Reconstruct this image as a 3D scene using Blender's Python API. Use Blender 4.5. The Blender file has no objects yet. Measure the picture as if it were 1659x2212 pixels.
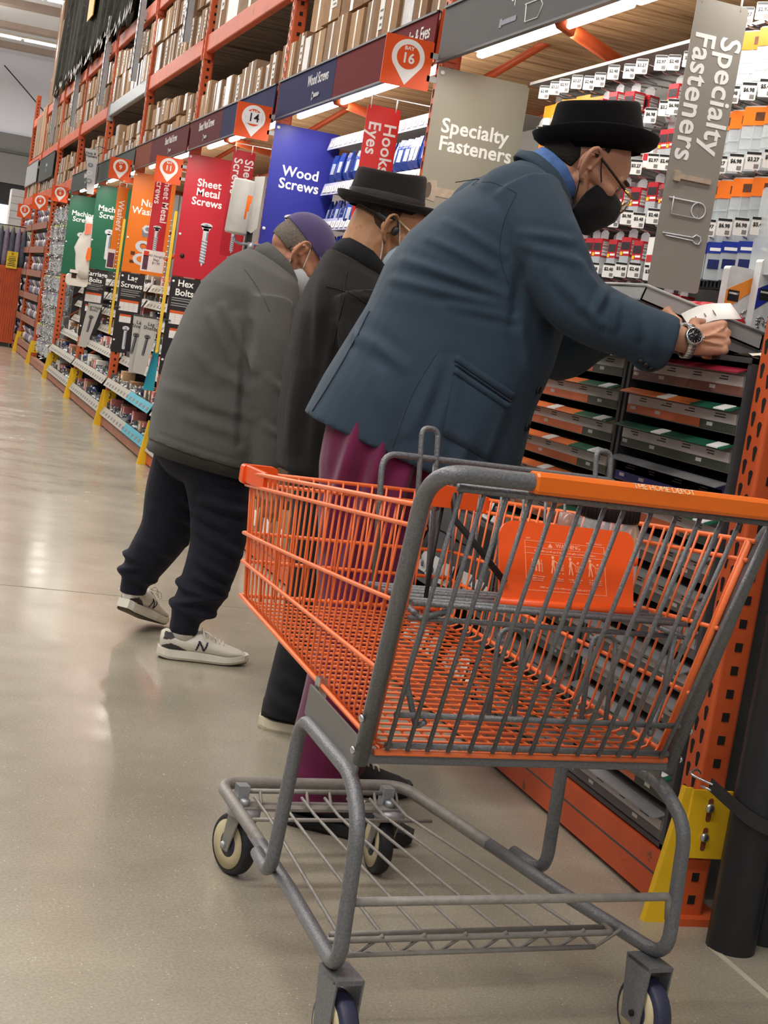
import bpy, bmesh, math, random
import numpy as np
from mathutils import Vector, Matrix, Euler
random.seed(7)
SC = bpy.context.scene
COL = SC.collection
PI = math.pi

# ------------------------------------------------------------------ camera
cam_data = bpy.data.cameras.new('camera')
cam = bpy.data.objects.new('camera', cam_data); COL.objects.link(cam)
cam_data.sensor_fit = 'VERTICAL'; cam_data.sensor_height = 36.0; cam_data.lens = 54.08
cam_data.clip_start = 0.05; cam_data.clip_end = 200
cam.matrix_world = Matrix(((0.94268095, -0.11248912, -0.31416369, 0),
                           (-0.29501038, 0.15905894, -0.94216194, 0),
                           (0.15595351, 0.98083967, 0.11675637, 1.152),
                           (0, 0, 0, 1)))
SC.camera = cam
# ------------------------------------------------------------------ exposure, world
SC.view_settings.view_transform = 'Standard'
SC.view_settings.look = 'None'
SC.view_settings.exposure = 0.0
SC.view_settings.gamma = 1.0
SC.view_settings.use_curve_mapping = False
W = bpy.data.worlds.new('store_air'); SC.world = W; W.use_nodes = True
W.node_tree.nodes['Background'].inputs[0].default_value = (0.95, 0.97, 1.0, 1)
W.node_tree.nodes['Background'].inputs[1].default_value = 0.30
SC.cycles.max_bounces = 6
SC.cycles.transparent_max_bounces = 12
SC.cycles.sample_clamp_indirect = 4.0
try:
    SC.cycles.use_denoising = True
except Exception:
    pass

def area(name, loc, sx, sy, power, col=(1, 0.96, 0.9), rot=(0, 0, 0), spread=PI):
    d = bpy.data.lights.new(name, 'AREA'); d.shape = 'RECTANGLE'; d.size = sx; d.size_y = sy
    d.energy = power; d.color = col; d.spread = spread
    o = bpy.data.objects.new(name, d); COL.objects.link(o); o.location = loc; o.rotation_euler = rot
    return o
CEIL_Z = 6.2
LAMP_Y = [-5.0, 1.0, 6.8, 12.6, 18.6, 24.6, 30.4, 36.2]
for yy in LAMP_Y:
    area('ceiling_light', (-2.6 if yy < 34 else -0.6, yy, CEIL_Z - 0.06), 6.4 if yy < 34 else 9.0, 0.3, 265 if yy < 15 else (230 if yy < 34 else 1500))
    area('ceiling_uplight', (-2.6, yy, CEIL_Z + 0.16), 6.4, 0.3, 70 if yy < 20 else 420, rot=(PI, 0, 0))

# ------------------------------------------------------------------ mesh helper
class MB:
    """collects shapes and links them as one mesh object"""
    def __init__(s):
        s.v = []; s.f = []; s.m = []; s.sm = []
    def add(s, vs, fs, mi=0, smooth=False, M=None):
        b = len(s.v)
        if M is not None: vs = [tuple(M @ Vector(v)) for v in vs]
        s.v.extend([tuple(v) for v in vs])
        for f in fs:
            s.f.append(tuple(b + i for i in f)); s.m.append(mi); s.sm.append(smooth)
        return s
    def box(s, c, d, mi=0, M=None, rot=None):
        x, y, z = d[0] / 2, d[1] / 2, d[2] / 2
        vs = [Vector(p) for p in ((-x,-y,-z),(x,-y,-z),(x,y,-z),(-x,y,-z),(-x,-y,z),(x,-y,z),(x,y,z),(-x,y,z))]
        if rot is not None: vs = [rot @ v for v in vs]
        vs = [v + Vector(c) for v in vs]
        return s.add(vs, [(0,3,2,1),(4,5,6,7),(0,1,5,4),(1,2,6,5),(2,3,7,6),(3,0,4,7)], mi, False, M)
    def bbox(s, a, b, mi=0, M=None):
        return s.box([(a[i] + b[i]) / 2 for i in range(3)], [abs(b[i] - a[i]) for i in range(3)], mi, M)
    def rbox(s, c, d, r=0.01, mi=0, M=None, seg=3, axis=2):
        """box whose four edges along an axis are rounded"""
        ax = [0, 1, 2]; ax.remove(axis); i, j = ax
        r = min(r, d[i] / 2 - 1e-5, d[j] / 2 - 1e-5); pts = []
        for (sx, sy, a0) in ((1,1,0),(-1,1,90),(-1,-1,180),(1,-1,270)):
            for k in range(seg + 1):
                a = math.radians(a0 + 90 * k / seg)
                pts.append((sx * (d[i] / 2 - r) + r * math.cos(a), sy * (d[j] / 2 - r) + r * math.sin(a)))
        n = len(pts); vs = []
        for t in (-1, 1):
            for p in pts:
                q = [0, 0, 0]; q[i] = c[i] + p[0]; q[j] = c[j] + p[1]; q[axis] = c[axis] + t * d[axis] / 2
                vs.append(q)
        fs = [tuple(range(n - 1, -1, -1)), tuple(range(n, 2 * n))] + [(k, (k + 1) % n, n + (k + 1) % n, n + k) for k in range(n)]
        return s.add(vs, fs, mi, False, M)
    def poly(s, pts, depth, axisvec, mi=0, M=None):
        """flat outline pushed along axisvec by depth"""
        n = len(pts); a = Vector(axisvec) * depth
        vs = [Vector(p) for p in pts] + [Vector(p) + a for p in pts]
        fs = [tuple(range(n - 1, -1, -1)), tuple(range(n, 2 * n))] + [(k, (k + 1) % n, n + (k + 1) % n, n + k) for k in range(n)]
        return s.add(vs, fs, mi, False, M)
    def loft(s, rings, mi=0, caps=True, smooth=True, M=None, closed=True):
        n = len(rings[0]); vs = [p for r in rings for p in r]; fs = []
        for a in range(len(rings) - 1):
            for k in range(n if closed else n - 1):
                fs.append((a * n + k, a * n + (k + 1) % n, (a + 1) * n + (k + 1) % n, (a + 1) * n + k))
        if caps:
            fs.append(tuple(range(n - 1, -1, -1))); fs.append(tuple((len(rings) - 1) * n + k for k in range(n)))
        return s.add(vs, fs, mi, smooth, M)
    def tube(s, pts, r, mi=0, seg=8, closed=False, M=None, caps=True):
        pts = [Vector(p) for p in pts]; n = len(pts)
        rr = r if isinstance(r, (list, tuple)) else [r] * n
        rings = []; up = None
        for i in range(n):
            if closed: t = pts[(i + 1) % n] - pts[i - 1]
            elif i == 0: t = pts[1] - pts[0]
            elif i == n - 1: t = pts[-1] - pts[-2]
            else: t = (pts[i + 1] - pts[i]).normalized() + (pts[i] - pts[i - 1]).normalized()
            if t.length < 1e-9: t = Vector((0, 0, 1))
            t.normalize()
            if up is None:
                up = Vector((0, 0, 1)) if abs(t.z) < 0.9 else Vector((0, 1, 0))
            up = (up - t * up.dot(t))
            if up.length < 1e-6: up = t.orthogonal()
            up.normalize(); sd = t.cross(up)
            rings.append([pts[i] + (up * math.sin(2 * PI * k / seg) + sd * math.cos(2 * PI * k / seg)) * rr[i] for k in range(seg)])
        if closed: rings.append(rings[0]); caps = False
        return s.loft(rings, mi, caps, True, M)
    def lathe(s, prof, c=(0, 0, 0), axis=(0, 0, 1), mi=0, seg=20, M=None, smooth=True, sx=1.0, sy=1.0):
        ax = Vector(axis).normalized(); u = ax.orthogonal().normalized(); w = ax.cross(u)
        rings = [[Vector(c) + ax * h + (u * math.cos(2 * PI * k / seg) * sx + w * math.sin(2 * PI * k / seg) * sy) * max(r, 1e-5) for k in range(seg)] for r, h in prof]
        return s.loft(rings, mi, True, smooth, M)
    def ell(s, c, r, mi=0, rot=None, seg=20, rows=12, M=None):
        rings = []
        for i in range(1, rows):
            a = PI * i / rows; ring = []
            for k in range(seg):
                b = 2 * PI * k / seg
                v = Vector((r[0] * math.sin(a) * math.cos(b), r[1] * math.sin(a) * math.sin(b), -r[2] * math.cos(a)))
                if rot is not None: v = rot @ v
                ring.append(v + Vector(c))
            rings.append(ring)
        return s.loft(rings, mi, True, True, M)
    def cap(s, p0, p1, r0, r1, seg=16, mi=0, M=None):
        """tapered capsule"""
        p0 = Vector(p0); p1 = Vector(p1); t = (p1 - p0)
        if t.length < 1e-6: return s.ell(p0, (r0, r0, r0), mi, seg=seg, M=M)
        t.normalize(); u = t.orthogonal().normalized(); w = t.cross(u); rings = []
        def ring(c, r): rings.append([c + (u * math.cos(2 * PI * k / seg) + w * math.sin(2 * PI * k / seg)) * r for k in range(seg)])
        for a in (80, 60, 40, 20): ring(p0 - t * r0 * math.sin(math.radians(a)), r0 * math.cos(math.radians(a)))
        ring(p0, r0); ring(p1, r1)
        for a in (20, 40, 60, 80): ring(p1 + t * r1 * math.sin(math.radians(a)), r1 * math.cos(math.radians(a)))
        return s.loft(rings, mi, True, True, M)
    def build(s, name, mats, parent=None, loc=None, keep=False):
        me = bpy.data.meshes.new(name)
        me.from_pydata(s.v, [], s.f)
        for m in (mats if isinstance(mats, (list, tuple)) else [mats]): me.materials.append(m)
        me.polygons.foreach_set('material_index', s.m); me.polygons.foreach_set('use_smooth', s.sm)
        me.update()
        o = bpy.data.objects.new(name, me); COL.objects.link(o)
        adopt(o, parent)
        if loc is not None: o.location = loc
        return o

ROOTS = {}
def adopt(o, parent):
    """parent o; shapes of a thing are given in world coordinates, whatever the place of its Empty"""
    if parent is None: return
    o.parent = parent
    if parent.name in ROOTS: o.matrix_parent_inverse = ROOTS[parent.name]
def tag(o, label=None, cat=None, group=None, kind=None):
    if label: o['label'] = label
    if cat: o['category'] = cat
    if group: o['group'] = group
    if kind: o['kind'] = kind
    return o
def thing(name, label, cat, loc=(0, 0, 0), rotz=0.0, group=None, world=True):
    o = bpy.data.objects.new(name, None); COL.objects.link(o)
    o.location = loc; o.rotation_euler = (0, 0, rotz); o.empty_display_size = 0.05
    if world: ROOTS[o.name] = (Matrix.Translation(loc) @ Matrix.Rotation(rotz, 4, 'Z')).inverted()
    return tag(o, label, cat, group)
def struct(name, mb, mats): return tag(mb.build(name, mats), kind='structure')
def copy_tree(o, parent=None):
    c = o.copy(); COL.objects.link(c); c.parent = parent
    for ch in o.children: copy_tree(ch, c)
    return c
ORD = ['zeroth', 'first', 'second', 'third', 'fourth', 'fifth', 'sixth', 'seventh', 'eighth', 'ninth', 'tenth', 'eleventh', 'twelfth', 'thirteenth', 'fourteenth', 'fifteenth',
       'sixteenth', 'seventeenth', 'eighteenth', 'nineteenth', 'twentieth', 'twenty-first', 'twenty-second', 'twenty-third', 'twenty-fourth', 'twenty-fifth', 'twenty-sixth',
       'twenty-seventh', 'twenty-eighth', 'twenty-ninth', 'thirtieth']

# ------------------------------------------------------------------ materials
MATS = {}
def pm(name, col, rough=0.5, metal=0.0, var=0.06, scale=12.0, bump=0.0, bscale=60.0, spec=0.5, emit=0.0, trans=0.0, alpha=1.0, coat=0.0, sheen=0.0, ior=1.45, wear=None):
    """procedural principled material: colour varied by noise, optional bump, optional worn spots of another colour"""
    if name in MATS: return MATS[name]
    m = bpy.data.materials.new(name); m.use_nodes = True; nt = m.node_tree; N = nt.nodes; L = nt.links
    b = N['Principled BSDF']
    b.inputs['Roughness'].default_value = rough; b.inputs['Metallic'].default_value = metal
    b.inputs['Specular IOR Level'].default_value = spec; b.inputs['Transmission Weight'].default_value = trans
    b.inputs['Alpha'].default_value = alpha; b.inputs['Coat Weight'].default_value = coat; b.inputs['Sheen Weight'].default_value = sheen
    b.inputs['IOR'].default_value = ior
    tc = N.new('ShaderNodeTexCoord')
    nz = N.new('ShaderNodeTexNoise'); nz.inputs['Scale'].default_value = scale; nz.inputs['Detail'].default_value = 4
    L.new(tc.outputs['Object'], nz.inputs['Vector'])
    rp = N.new('ShaderNodeValToRGB'); c = col
    rp.color_ramp.elements[0].position = 0.3; rp.color_ramp.elements[1].position = 0.7
    rp.color_ramp.elements[0].color = (c[0] * (1 - var), c[1] * (1 - var), c[2] * (1 - var), 1)
    rp.color_ramp.elements[1].color = (min(1, c[0] * (1 + var)), min(1, c[1] * (1 + var)), min(1, c[2] * (1 + var)), 1)
    L.new(nz.outputs['Fac'], rp.inputs['Fac']); out = rp.outputs['Color']
    if wear:
        wcol, wscale, wpos = wear
        n2 = N.new('ShaderNodeTexNoise'); n2.inputs['Scale'].default_value = wscale; n2.inputs['Detail'].default_value = 6; n2.inputs['Roughness'].default_value = 0.7
        L.new(tc.outputs['Object'], n2.inputs['Vector'])
        r2 = N.new('ShaderNodeValToRGB'); r2.color_ramp.elements[0].position = wpos; r2.color_ramp.elements[1].position = wpos + 0.04
        L.new(n2.outputs['Fac'], r2.inputs['Fac'])
        mx = N.new('ShaderNodeMix'); mx.data_type = 'RGBA'; L.new(r2.outputs['Color'], mx.inputs[0]); L.new(out, mx.inputs[6]); mx.inputs[7].default_value = (*wcol, 1)
        out = mx.outputs[2]
    L.new(out, b.inputs['Base Color'])
    if bump:
        n3 = N.new('ShaderNodeTexNoise'); n3.inputs['Scale'].default_value = bscale; n3.inputs['Detail'].default_value = 5
        L.new(tc.outputs['Object'], n3.inputs['Vector'])
        bp = N.new('ShaderNodeBump'); bp.inputs['Strength'].default_value = bump; bp.inputs['Distance'].default_value = 0.01
        L.new(n3.outputs['Fac'], bp.inputs['Height']); L.new(bp.outputs['Normal'], b.inputs['Normal'])
    if emit:
        b.inputs['Emission Color'].default_value = (*col, 1); b.inputs['Emission Strength'].default_value = emit
    MATS[name] = m
    return m
def S(r, g, b):
    """sRGB 0-255 to linear"""
    f = lambda c: (c / 255 / 12.92) if c <= 10 else ((c / 255 + 0.055) / 1.055) ** 2.4
    return (f(r), f(g), f(b))

ORANGE = pm('orange_rack_paint', S(192, 84, 42), 0.45, 0, 0.10, 6, 0.1, 30, wear=(S(70, 40, 28), 38, 0.66))
ORANGE_BEAM = pm('orange_beam_paint', S(196, 84, 44), 0.5, 0, 0.12, 5, 0.1, 30, wear=(S(120, 70, 50), 9, 0.62))
HOLE = pm('dark_slot', S(22, 16, 14), 0.9, 0, 0.05)
GALV = pm('galvanised_steel', S(165, 168, 172), 0.42, 0.55, 0.10, 18)
DGREY = pm('dark_grey_steel', S(72, 72, 74), 0.45, 0.2, 0.08, 12)
LGREY = pm('light_grey_steel', S(168, 166, 164), 0.5, 0.0, 0.05, 9)
YELLOW = pm('yellow_guard_paint', S(232, 186, 34), 0.45, 0, 0.07, 8, 0.05, 30, wear=(S(150, 112, 30), 30, 0.68))
WHITE = pm('white_print', S(240, 240, 238), 0.5, 0, 0.02)
BLACKP = pm('black_print', S(26, 25, 27), 0.5, 0, 0.03)
PAPER = pm('white_paper', S(228, 226, 222), 0.7, 0, 0.04, 25)
STEEL = pm('bright_steel', S(190, 190, 190), 0.25, 0.9, 0.05)
CARD = [pm('cardboard_%s' % n, S(*c), 0.85, 0, 0.10, 8, 0.06, 40) for n, c in (('tan', (150, 116, 84)), ('brown', (130, 96, 68)), ('light', (166, 132, 98)), ('dusty', (138, 114, 92)))]
LAMP = pm('lamp_tube', (1.0, 0.97, 0.9), 0.5, emit=14.0, var=0.0)
CLEAR = pm('clear_plastic', S(225, 230, 235), 0.12, 0, 0.02, trans=0.0, alpha=0.28, spec=0.8)
MILKY = pm('milky_plastic', S(210, 218, 222), 0.2, 0, 0.05, 30, alpha=0.62, spec=0.7)

def text_mesh(string, size, align='CENTER', bold=0.0, depth=0.0006, width=1.0, spacing=1.0, line=1.0):
    cu = bpy.data.curves.new('lettering', 'FONT'); cu.body = string; cu.size = size; cu.align_x = align; cu.align_y = 'CENTER'
    cu.offset = bold * 0.8 * size; cu.extrude = depth; cu.space_character = spacing; cu.space_line = line; cu.resolution_u = 3
    o = bpy.data.objects.new('lettering', cu); COL.objects.link(o)
    dg = bpy.context.evaluated_depsgraph_get(); dg.update()
    me = bpy.data.meshes.new_from_object(o.evaluated_get(dg))
    bpy.data.objects.remove(o); bpy.data.curves.remove(cu)
    if width != 1.0: me.transform(Matrix.Scale(width, 4, (1, 0, 0)))
    return me
def text(string, size, M, mat, parent=None, name='lettering', **kw):
    me = text_mesh(string, size, **kw); me.transform(M); me.name = name
    me.materials.clear(); me.materials.append(mat)
    o = bpy.data.objects.new(name, me); COL.objects.link(o)
    adopt(o, parent)
    return o
def frame_xz(x, y, z):            # faces -Y, reads along +X
    return Matrix(((1, 0, 0, x), (0, 0, -1, y), (0, 1, 0, z), (0, 0, 0, 1)))
def frame_yz(x, y, z):            # faces -X, reads along -Y
    return Matrix(((0, 0, -1, x), (-1, 0, 0, y), (0, 1, 0, z), (0, 0, 0, 1)))
def frame_down(x, y, z):          # faces -Y, reads downwards
    return Matrix(((0, 1, 0, x), (0, 0, -1, y), (-1, 0, 0, z), (0, 0, 0, 1)))
# ================================================================== the setting
def concrete():
    m = bpy.data.materials.new('polished_concrete'); m.use_nodes = True; nt = m.node_tree; N = nt.nodes; L = nt.links; b = N['Principled BSDF']
    tc = N.new('ShaderNodeTexCoord')
    def noise(sc, det, rough=0.5):
        n = N.new('ShaderNodeTexNoise'); n.inputs['Scale'].default_value = sc; n.inputs['Detail'].default_value = det; n.inputs['Roughness'].default_value = rough
        L.new(tc.outputs['Object'], n.inputs['Vector']); return n
    def ramp(a, p0, c0, p1, c1):
        r = N.new('ShaderNodeValToRGB'); e = r.color_ramp.elements; e[0].position = p0; e[1].position = p1; e[0].color = (*c0, 1); e[1].color = (*c1, 1)
        L.new(a, r.inputs['Fac']); return r
    base = ramp(noise(1.1, 6, 0.6).outputs['Fac'], 0.3, S(140, 133, 118), 0.72, S(176, 168, 150))
    sand = ramp(noise(170, 2).outputs['Fac'], 0.35, (0.86, 0.86, 0.86), 0.65, (1.07, 1.07, 1.07))
    mul = N.new('ShaderNodeMix'); mul.data_type = 'RGBA'; mul.blend_type = 'MULTIPLY'; mul.inputs[0].default_value = 1.0
    L.new(base.outputs[0], mul.inputs[6]); L.new(sand.outputs[0], mul.inputs[7])
    vo = N.new('ShaderNodeTexVoronoi'); vo.inputs['Scale'].default_value = 70; L.new(tc.outputs['Object'], vo.inputs['Vector'])
    chips = ramp(vo.outputs['Distance'], 0.08, (1, 1, 1), 0.13, (0, 0, 0))
    pick = ramp(noise(22, 2).outputs['Fac'], 0.50, (0, 0, 0), 0.54, (1, 1, 1))
    mm = N.new('ShaderNodeMath'); mm.operation = 'MULTIPLY'; L.new(chips.outputs[0], mm.inputs[0]); L.new(pick.outputs[0], mm.inputs[1])
    mx = N.new('ShaderNodeMix'); mx.data_type = 'RGBA'; L.new(mm.outputs[0], mx.inputs[0]); L.new(mul.outputs[2], mx.inputs[6]); mx.inputs[7].default_value = (*S(205, 200, 186), 1)
    L.new(mx.outputs[2], b.inputs['Base Color'])
    rr = ramp(noise(2.4, 5, 0.65).outputs['Fac'], 0.3, (0.13, 0.13, 0.13), 0.7, (0.29, 0.29, 0.29)); L.new(rr.outputs[0], b.inputs['Roughness'])
    b.inputs['Specular IOR Level'].default_value = 0.62
    bp = N.new('ShaderNodeBump'); bp.inputs['Strength'].default_value = 0.05; bp.inputs['Distance'].default_value = 0.01
    L.new(noise(9, 4).outputs['Fac'], bp.inputs['Height']); L.new(bp.outputs['Normal'], b.inputs['Normal'])
    return m
fl = MB(); fl.bbox((-9, -8, -0.1), (9, 46, 0), 0)
struct('floor', fl, concrete())
jm = pm('joint_filler', S(186, 178, 160), 0.6, 0, 0.08, 30)
jt = MB(); jt.bbox((1.735, -6, 0.0), (1.75, 2.66, 0.0012), 0); struct('trim_1', jt, jm)
jt = MB(); jt.bbox((-9, 5.75, 0.0), (1.6, 5.757, 0.0008), 0); struct('trim_2', jt, pm('dark_joint', S(128, 122, 110), 0.6, 0, 0.08, 30))  # thin control joint across the aisle, a little darker than the concrete
WALLP = pm('white_block_wall', S(228, 228, 238), 0.85, 0, 0.03, 0.6, 0.1, 3)
w = MB(); w.bbox((-9, 45, 4.6), (14, 45.2, 7.2), 0); w.bbox((-9, 44.9, 3.5), (14, 45.2, 4.85), 1); w.bbox((-9, 44.95, 2.9), (14, 45.2, 3.5), 2); w.bbox((-9, 45.0, 0), (14, 45.2, 2.9), 3)
struct('wall_far', w, [WALLP, pm('grey_wall_band', S(118, 116, 114), 0.8, 0, 0.04, 2), pm('dark_wall_recess', S(38, 37, 38), 0.9), pm('lower_wall', S(70, 66, 62), 0.9, 0, 0.1, 2)])
w = MB(); w.bbox((-9, 44.82, 4.32), (14, 44.9, 4.40), 0); struct('trim_3', w, pm('wall_ledge', S(84, 82, 80), 0.7))
w = MB(); w.bbox((1.2, 44.9, 2.0), (2.9, 44.94, 2.9), 0); struct('window_1', w, pm('daylight_window', (0.75, 0.9, 1.0), 0.3, emit=2.2))
w = MB(); w.bbox((-9, -8, 7.0), (14, 46, 7.15), 0)
for k in range(14): w.bbox((-9, 45 - 3.4 * k - 2.2, 6.86), (14, 45 - 3.4 * k - 1.8, 7.0), 1)
struct('ceiling', w, [pm('white_ceiling_deck', S(222, 222, 230), 0.85, 0, 0.03, 1), pm('truss_paint', S(170, 150, 140), 0.7, 0, 0.05, 3)])
w = MB(); w.tube([(2.05, 44.6, 6.6), (2.6, 44.65, 6.15), (3.25, 44.7, 5.6)], 0.018, 0); tag(w.build('guy_wire', DGREY), 'thin dark guy wire slanting across the white far wall', 'wire')
for i, yy in enumerate(LAMP_Y):
    r = thing('ceiling_light', 'long ceiling strip light, %s row from the far wall' % ORD[len(LAMP_Y) - i], 'light', (-0.6, yy, CEIL_Z), group='ceiling strip lights')
    h = MB(); h.bbox((-8, yy - 0.12, CEIL_Z + 0.02), (7, yy + 0.12, CEIL_Z + 0.07), 0); h.bbox((-8, yy - 0.02, CEIL_Z + 0.07), (-7.98, yy + 0.02, 6.75), 0); h.bbox((6.9, yy - 0.02, CEIL_Z + 0.07), (6.92, yy + 0.02, 6.75), 0)
    h.build('housing', pm('lamp_housing', S(200, 190, 178), 0.5), r)
    for a in range(12):
        x0 = -8 + 1.25 * a
        t = MB(); t.bbox((x0 + 0.03, yy - 0.05, CEIL_Z - 0.02), (x0 + 1.2, yy + 0.05, CEIL_Z + 0.02), 0); t.build('tube', LAMP, r)

# ================================================================== pallet racks
RX = 1.72; U0 = 2.79; BW = 2.51
U = [U0 + BW * k for k in range(10)]
WHERE = ['before marker 16', 'before marker 14', 'before marker 11', 'before marker 9', 'past marker 9', 'before marker 6', 'before marker 4', 'before marker 2', 'past marker 2']
def planks(name, c1, c2):
    m = bpy.data.materials.new(name); m.use_nodes = True; nt = m.node_tree; N = nt.nodes; L = nt.links; b = N['Principled BSDF']
    tc = N.new('ShaderNodeTexCoord'); mp = N.new('ShaderNodeMapping'); mp.inputs['Scale'].default_value = (0.9, 14, 14); L.new(tc.outputs['Object'], mp.inputs['Vector'])
    n = N.new('ShaderNodeTexNoise'); n.inputs['Scale'].default_value = 2.2; n.inputs['Detail'].default_value = 7; n.inputs['Distortion'].default_value = 1.2; L.new(mp.outputs[0], n.inputs['Vector'])
    r = N.new('ShaderNodeValToRGB'); e = r.color_ramp.elements; e[0].position = 0.34; e[1].position = 0.62; e[0].color = (*c1, 1); e[1].color = (*c2, 1); L.new(n.outputs['Fac'], r.inputs['Fac'])
    L.new(r.outputs[0], b.inputs['Base Color']); b.inputs['Roughness'].default_value = 0.75
    return m
PINE = planks('pine_planks', S(146, 104, 66), S(208, 168, 122))
PINE_OLD = planks('weathered_planks', S(70, 60, 52), S(128, 112, 98))
SHELFSTEEL = pm('dusty_shelf_steel', S(98, 96, 92), 0.6, 0.1, 0.1, 10)
def upright_mb(x, y, z1, holes=True):
    b = MB(); b.rbox((x + 0.035, y + 0.036, z1 / 2), (0.07, 0.072, z1), 0.008, 0); b.rbox((x + 0.05, y + 0.035, 0.008), (0.13, 0.12, 0.016), 0.01, 0)
    if holes:
        n = int(z1 / 0.0508)
        for i in range(1, n):
            z = 0.0508 * i
            for c, dz in ((0.02, 0), (0.05, 0.02)):
                pts = [(x - 0.0006, y + c + dx, z + dz + dd) for dx, dd in ((-0.008, 0.012), (-0.003, 0.017), (0.003, 0.017), (0.008, 0.012), (0.004, -0.013), (0, -0.016), (-0.004, -0.013))]
                b.poly(pts, 0.002, (1, 0, 0), 1)
            b.box((x + 0.036, y - 0.0002, z), (0.017, 0.002, 0.019), 1)
    return b
WOODBASE = pm('base_beam_brown', S(150, 92, 66), 0.6, 0, 0.12, 8)
RACKS = []
for k in range(9):
    y0, y1 = U[k], U[k + 1]
    lab = ['nearest orange rack bay, with peg hooks and drawer cabinets', 'orange rack bay with blue bags behind the blue panel', 'orange rack bay behind the men, red panel end', 'orange rack bay with sloped bins by the Lag Screws panel',
           'orange rack bay with bins by the Carriage Bolts panel', 'orange rack bay beside the plastic bag on the green panel', 'orange rack bay of clear hanging packs', 'orange rack bay with tilted shelves near the 4 marker', 'farthest orange rack bay at the end of the aisle'][k]
    r = thing('pallet_rack', lab, 'rack', (RX + 0.5, y0 + 0.035, 0), group='orange pallet racks along the aisle'); RACKS.append(r)
    top = 5.4 if k < 8 else 3.9
    upright_mb(RX, y0, top, True).build('upright', [ORANGE, HOLE], r)
    b = MB(); b.rbox((RX + 1.04, y0 + 0.036, top / 2), (0.07, 0.072, top), 0.008, 0); b.build('upright', [ORANGE], r)
    b = MB()
    for j, z in enumerate((0.4, 1.2, 2.0, 2.8, 3.6, 4.4)):
        if (k or z > 2) and z + 0.8 < top: b.tube([(RX + 0.07, y0 + 0.036, z), (RX + 1.0, y0 + 0.036, z + 0.75)], 0.016, 0, 6)
    b.build('lattice', ORANGE, r)
    if k == 8:
        upright_mb(RX, y1, 3.9, True).build('upright', [ORANGE, HOLE], r)
    b = MB(); b.bbox((RX - 0.012, y0 + 0.073, 0.012), (RX + 0.05, y1, 0.10 if k else 0.12), 0); b.bbox((RX - 0.0125, y0 + 0.073, 0.07), (RX - 0.01, y1, 0.075), 1)
    b.build('base_beam', [ORANGE_BEAM if k < 3 else WOODBASE, DGREY], r)
    for z0, z1 in ((2.15, 2.28), (2.745, 2.86), (3.385, 3.51)):
        if k == 8 and z0 > 3.4: continue
        b = MB(); b.rbox((RX + 0.028, (y0 + y1) / 2 + 0.036, (z0 + z1) / 2), (0.045, BW - 0.074, z1 - z0), 0.008, 0, axis=1); b.bbox((RX - 0.006, y0 + 0.073, z0 - 0.04), (RX + 0.05, y0 + 0.085, z1 + 0.02), 0); b.bbox((RX - 0.006, y1 - 0.013, z0 - 0.04), (RX + 0.05, y1 - 0.001, z1 + 0.02), 0)
        b.build('beam', GALV if (k == 4 and 2.7 < z0 < 3) else ORANGE_BEAM, r)
        b = MB(); b.bbox((RX + 1.02, y0 + 0.073, z0), (RX + 1.06, y1, z1), 0); b.build('beam', ORANGE_BEAM, r)
        b = MB(); n = 16; d = (BW - 0.09) / n
        for i in range(n): b.bbox((RX + 0.052, y0 + 0.08 + d * i + 0.003, z1 - 0.035), (RX + 1.01, y0 + 0.08 + d * (i + 1) - 0.003, z1 - 0.012 + 0.002 * (i % 2)), 0)
        b.build('deck', PINE if z0 < 2.2 else PINE_OLD, r)
    b = MB(); b.tube([(RX + 0.05, y0 + 1.60, 2.13), (RX + 0.95, y1 - 0.02, 2.13)], 0.022, 0, 6)
    b.build('brace', ORANGE, r)
    b = MB(); b.bbox((RX + 0.80, y0 + 0.075, 0.1), (RX + 0.83, y1, 2.14), 0); b.build('back_panel', pm('grey_back_panel', S(120, 118, 116), 0.7, 0, 0.06, 3) if k != 0 else pm('grey_back_panel_light', S(150, 148, 146), 0.7, 0, 0.05, 3), r)

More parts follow.
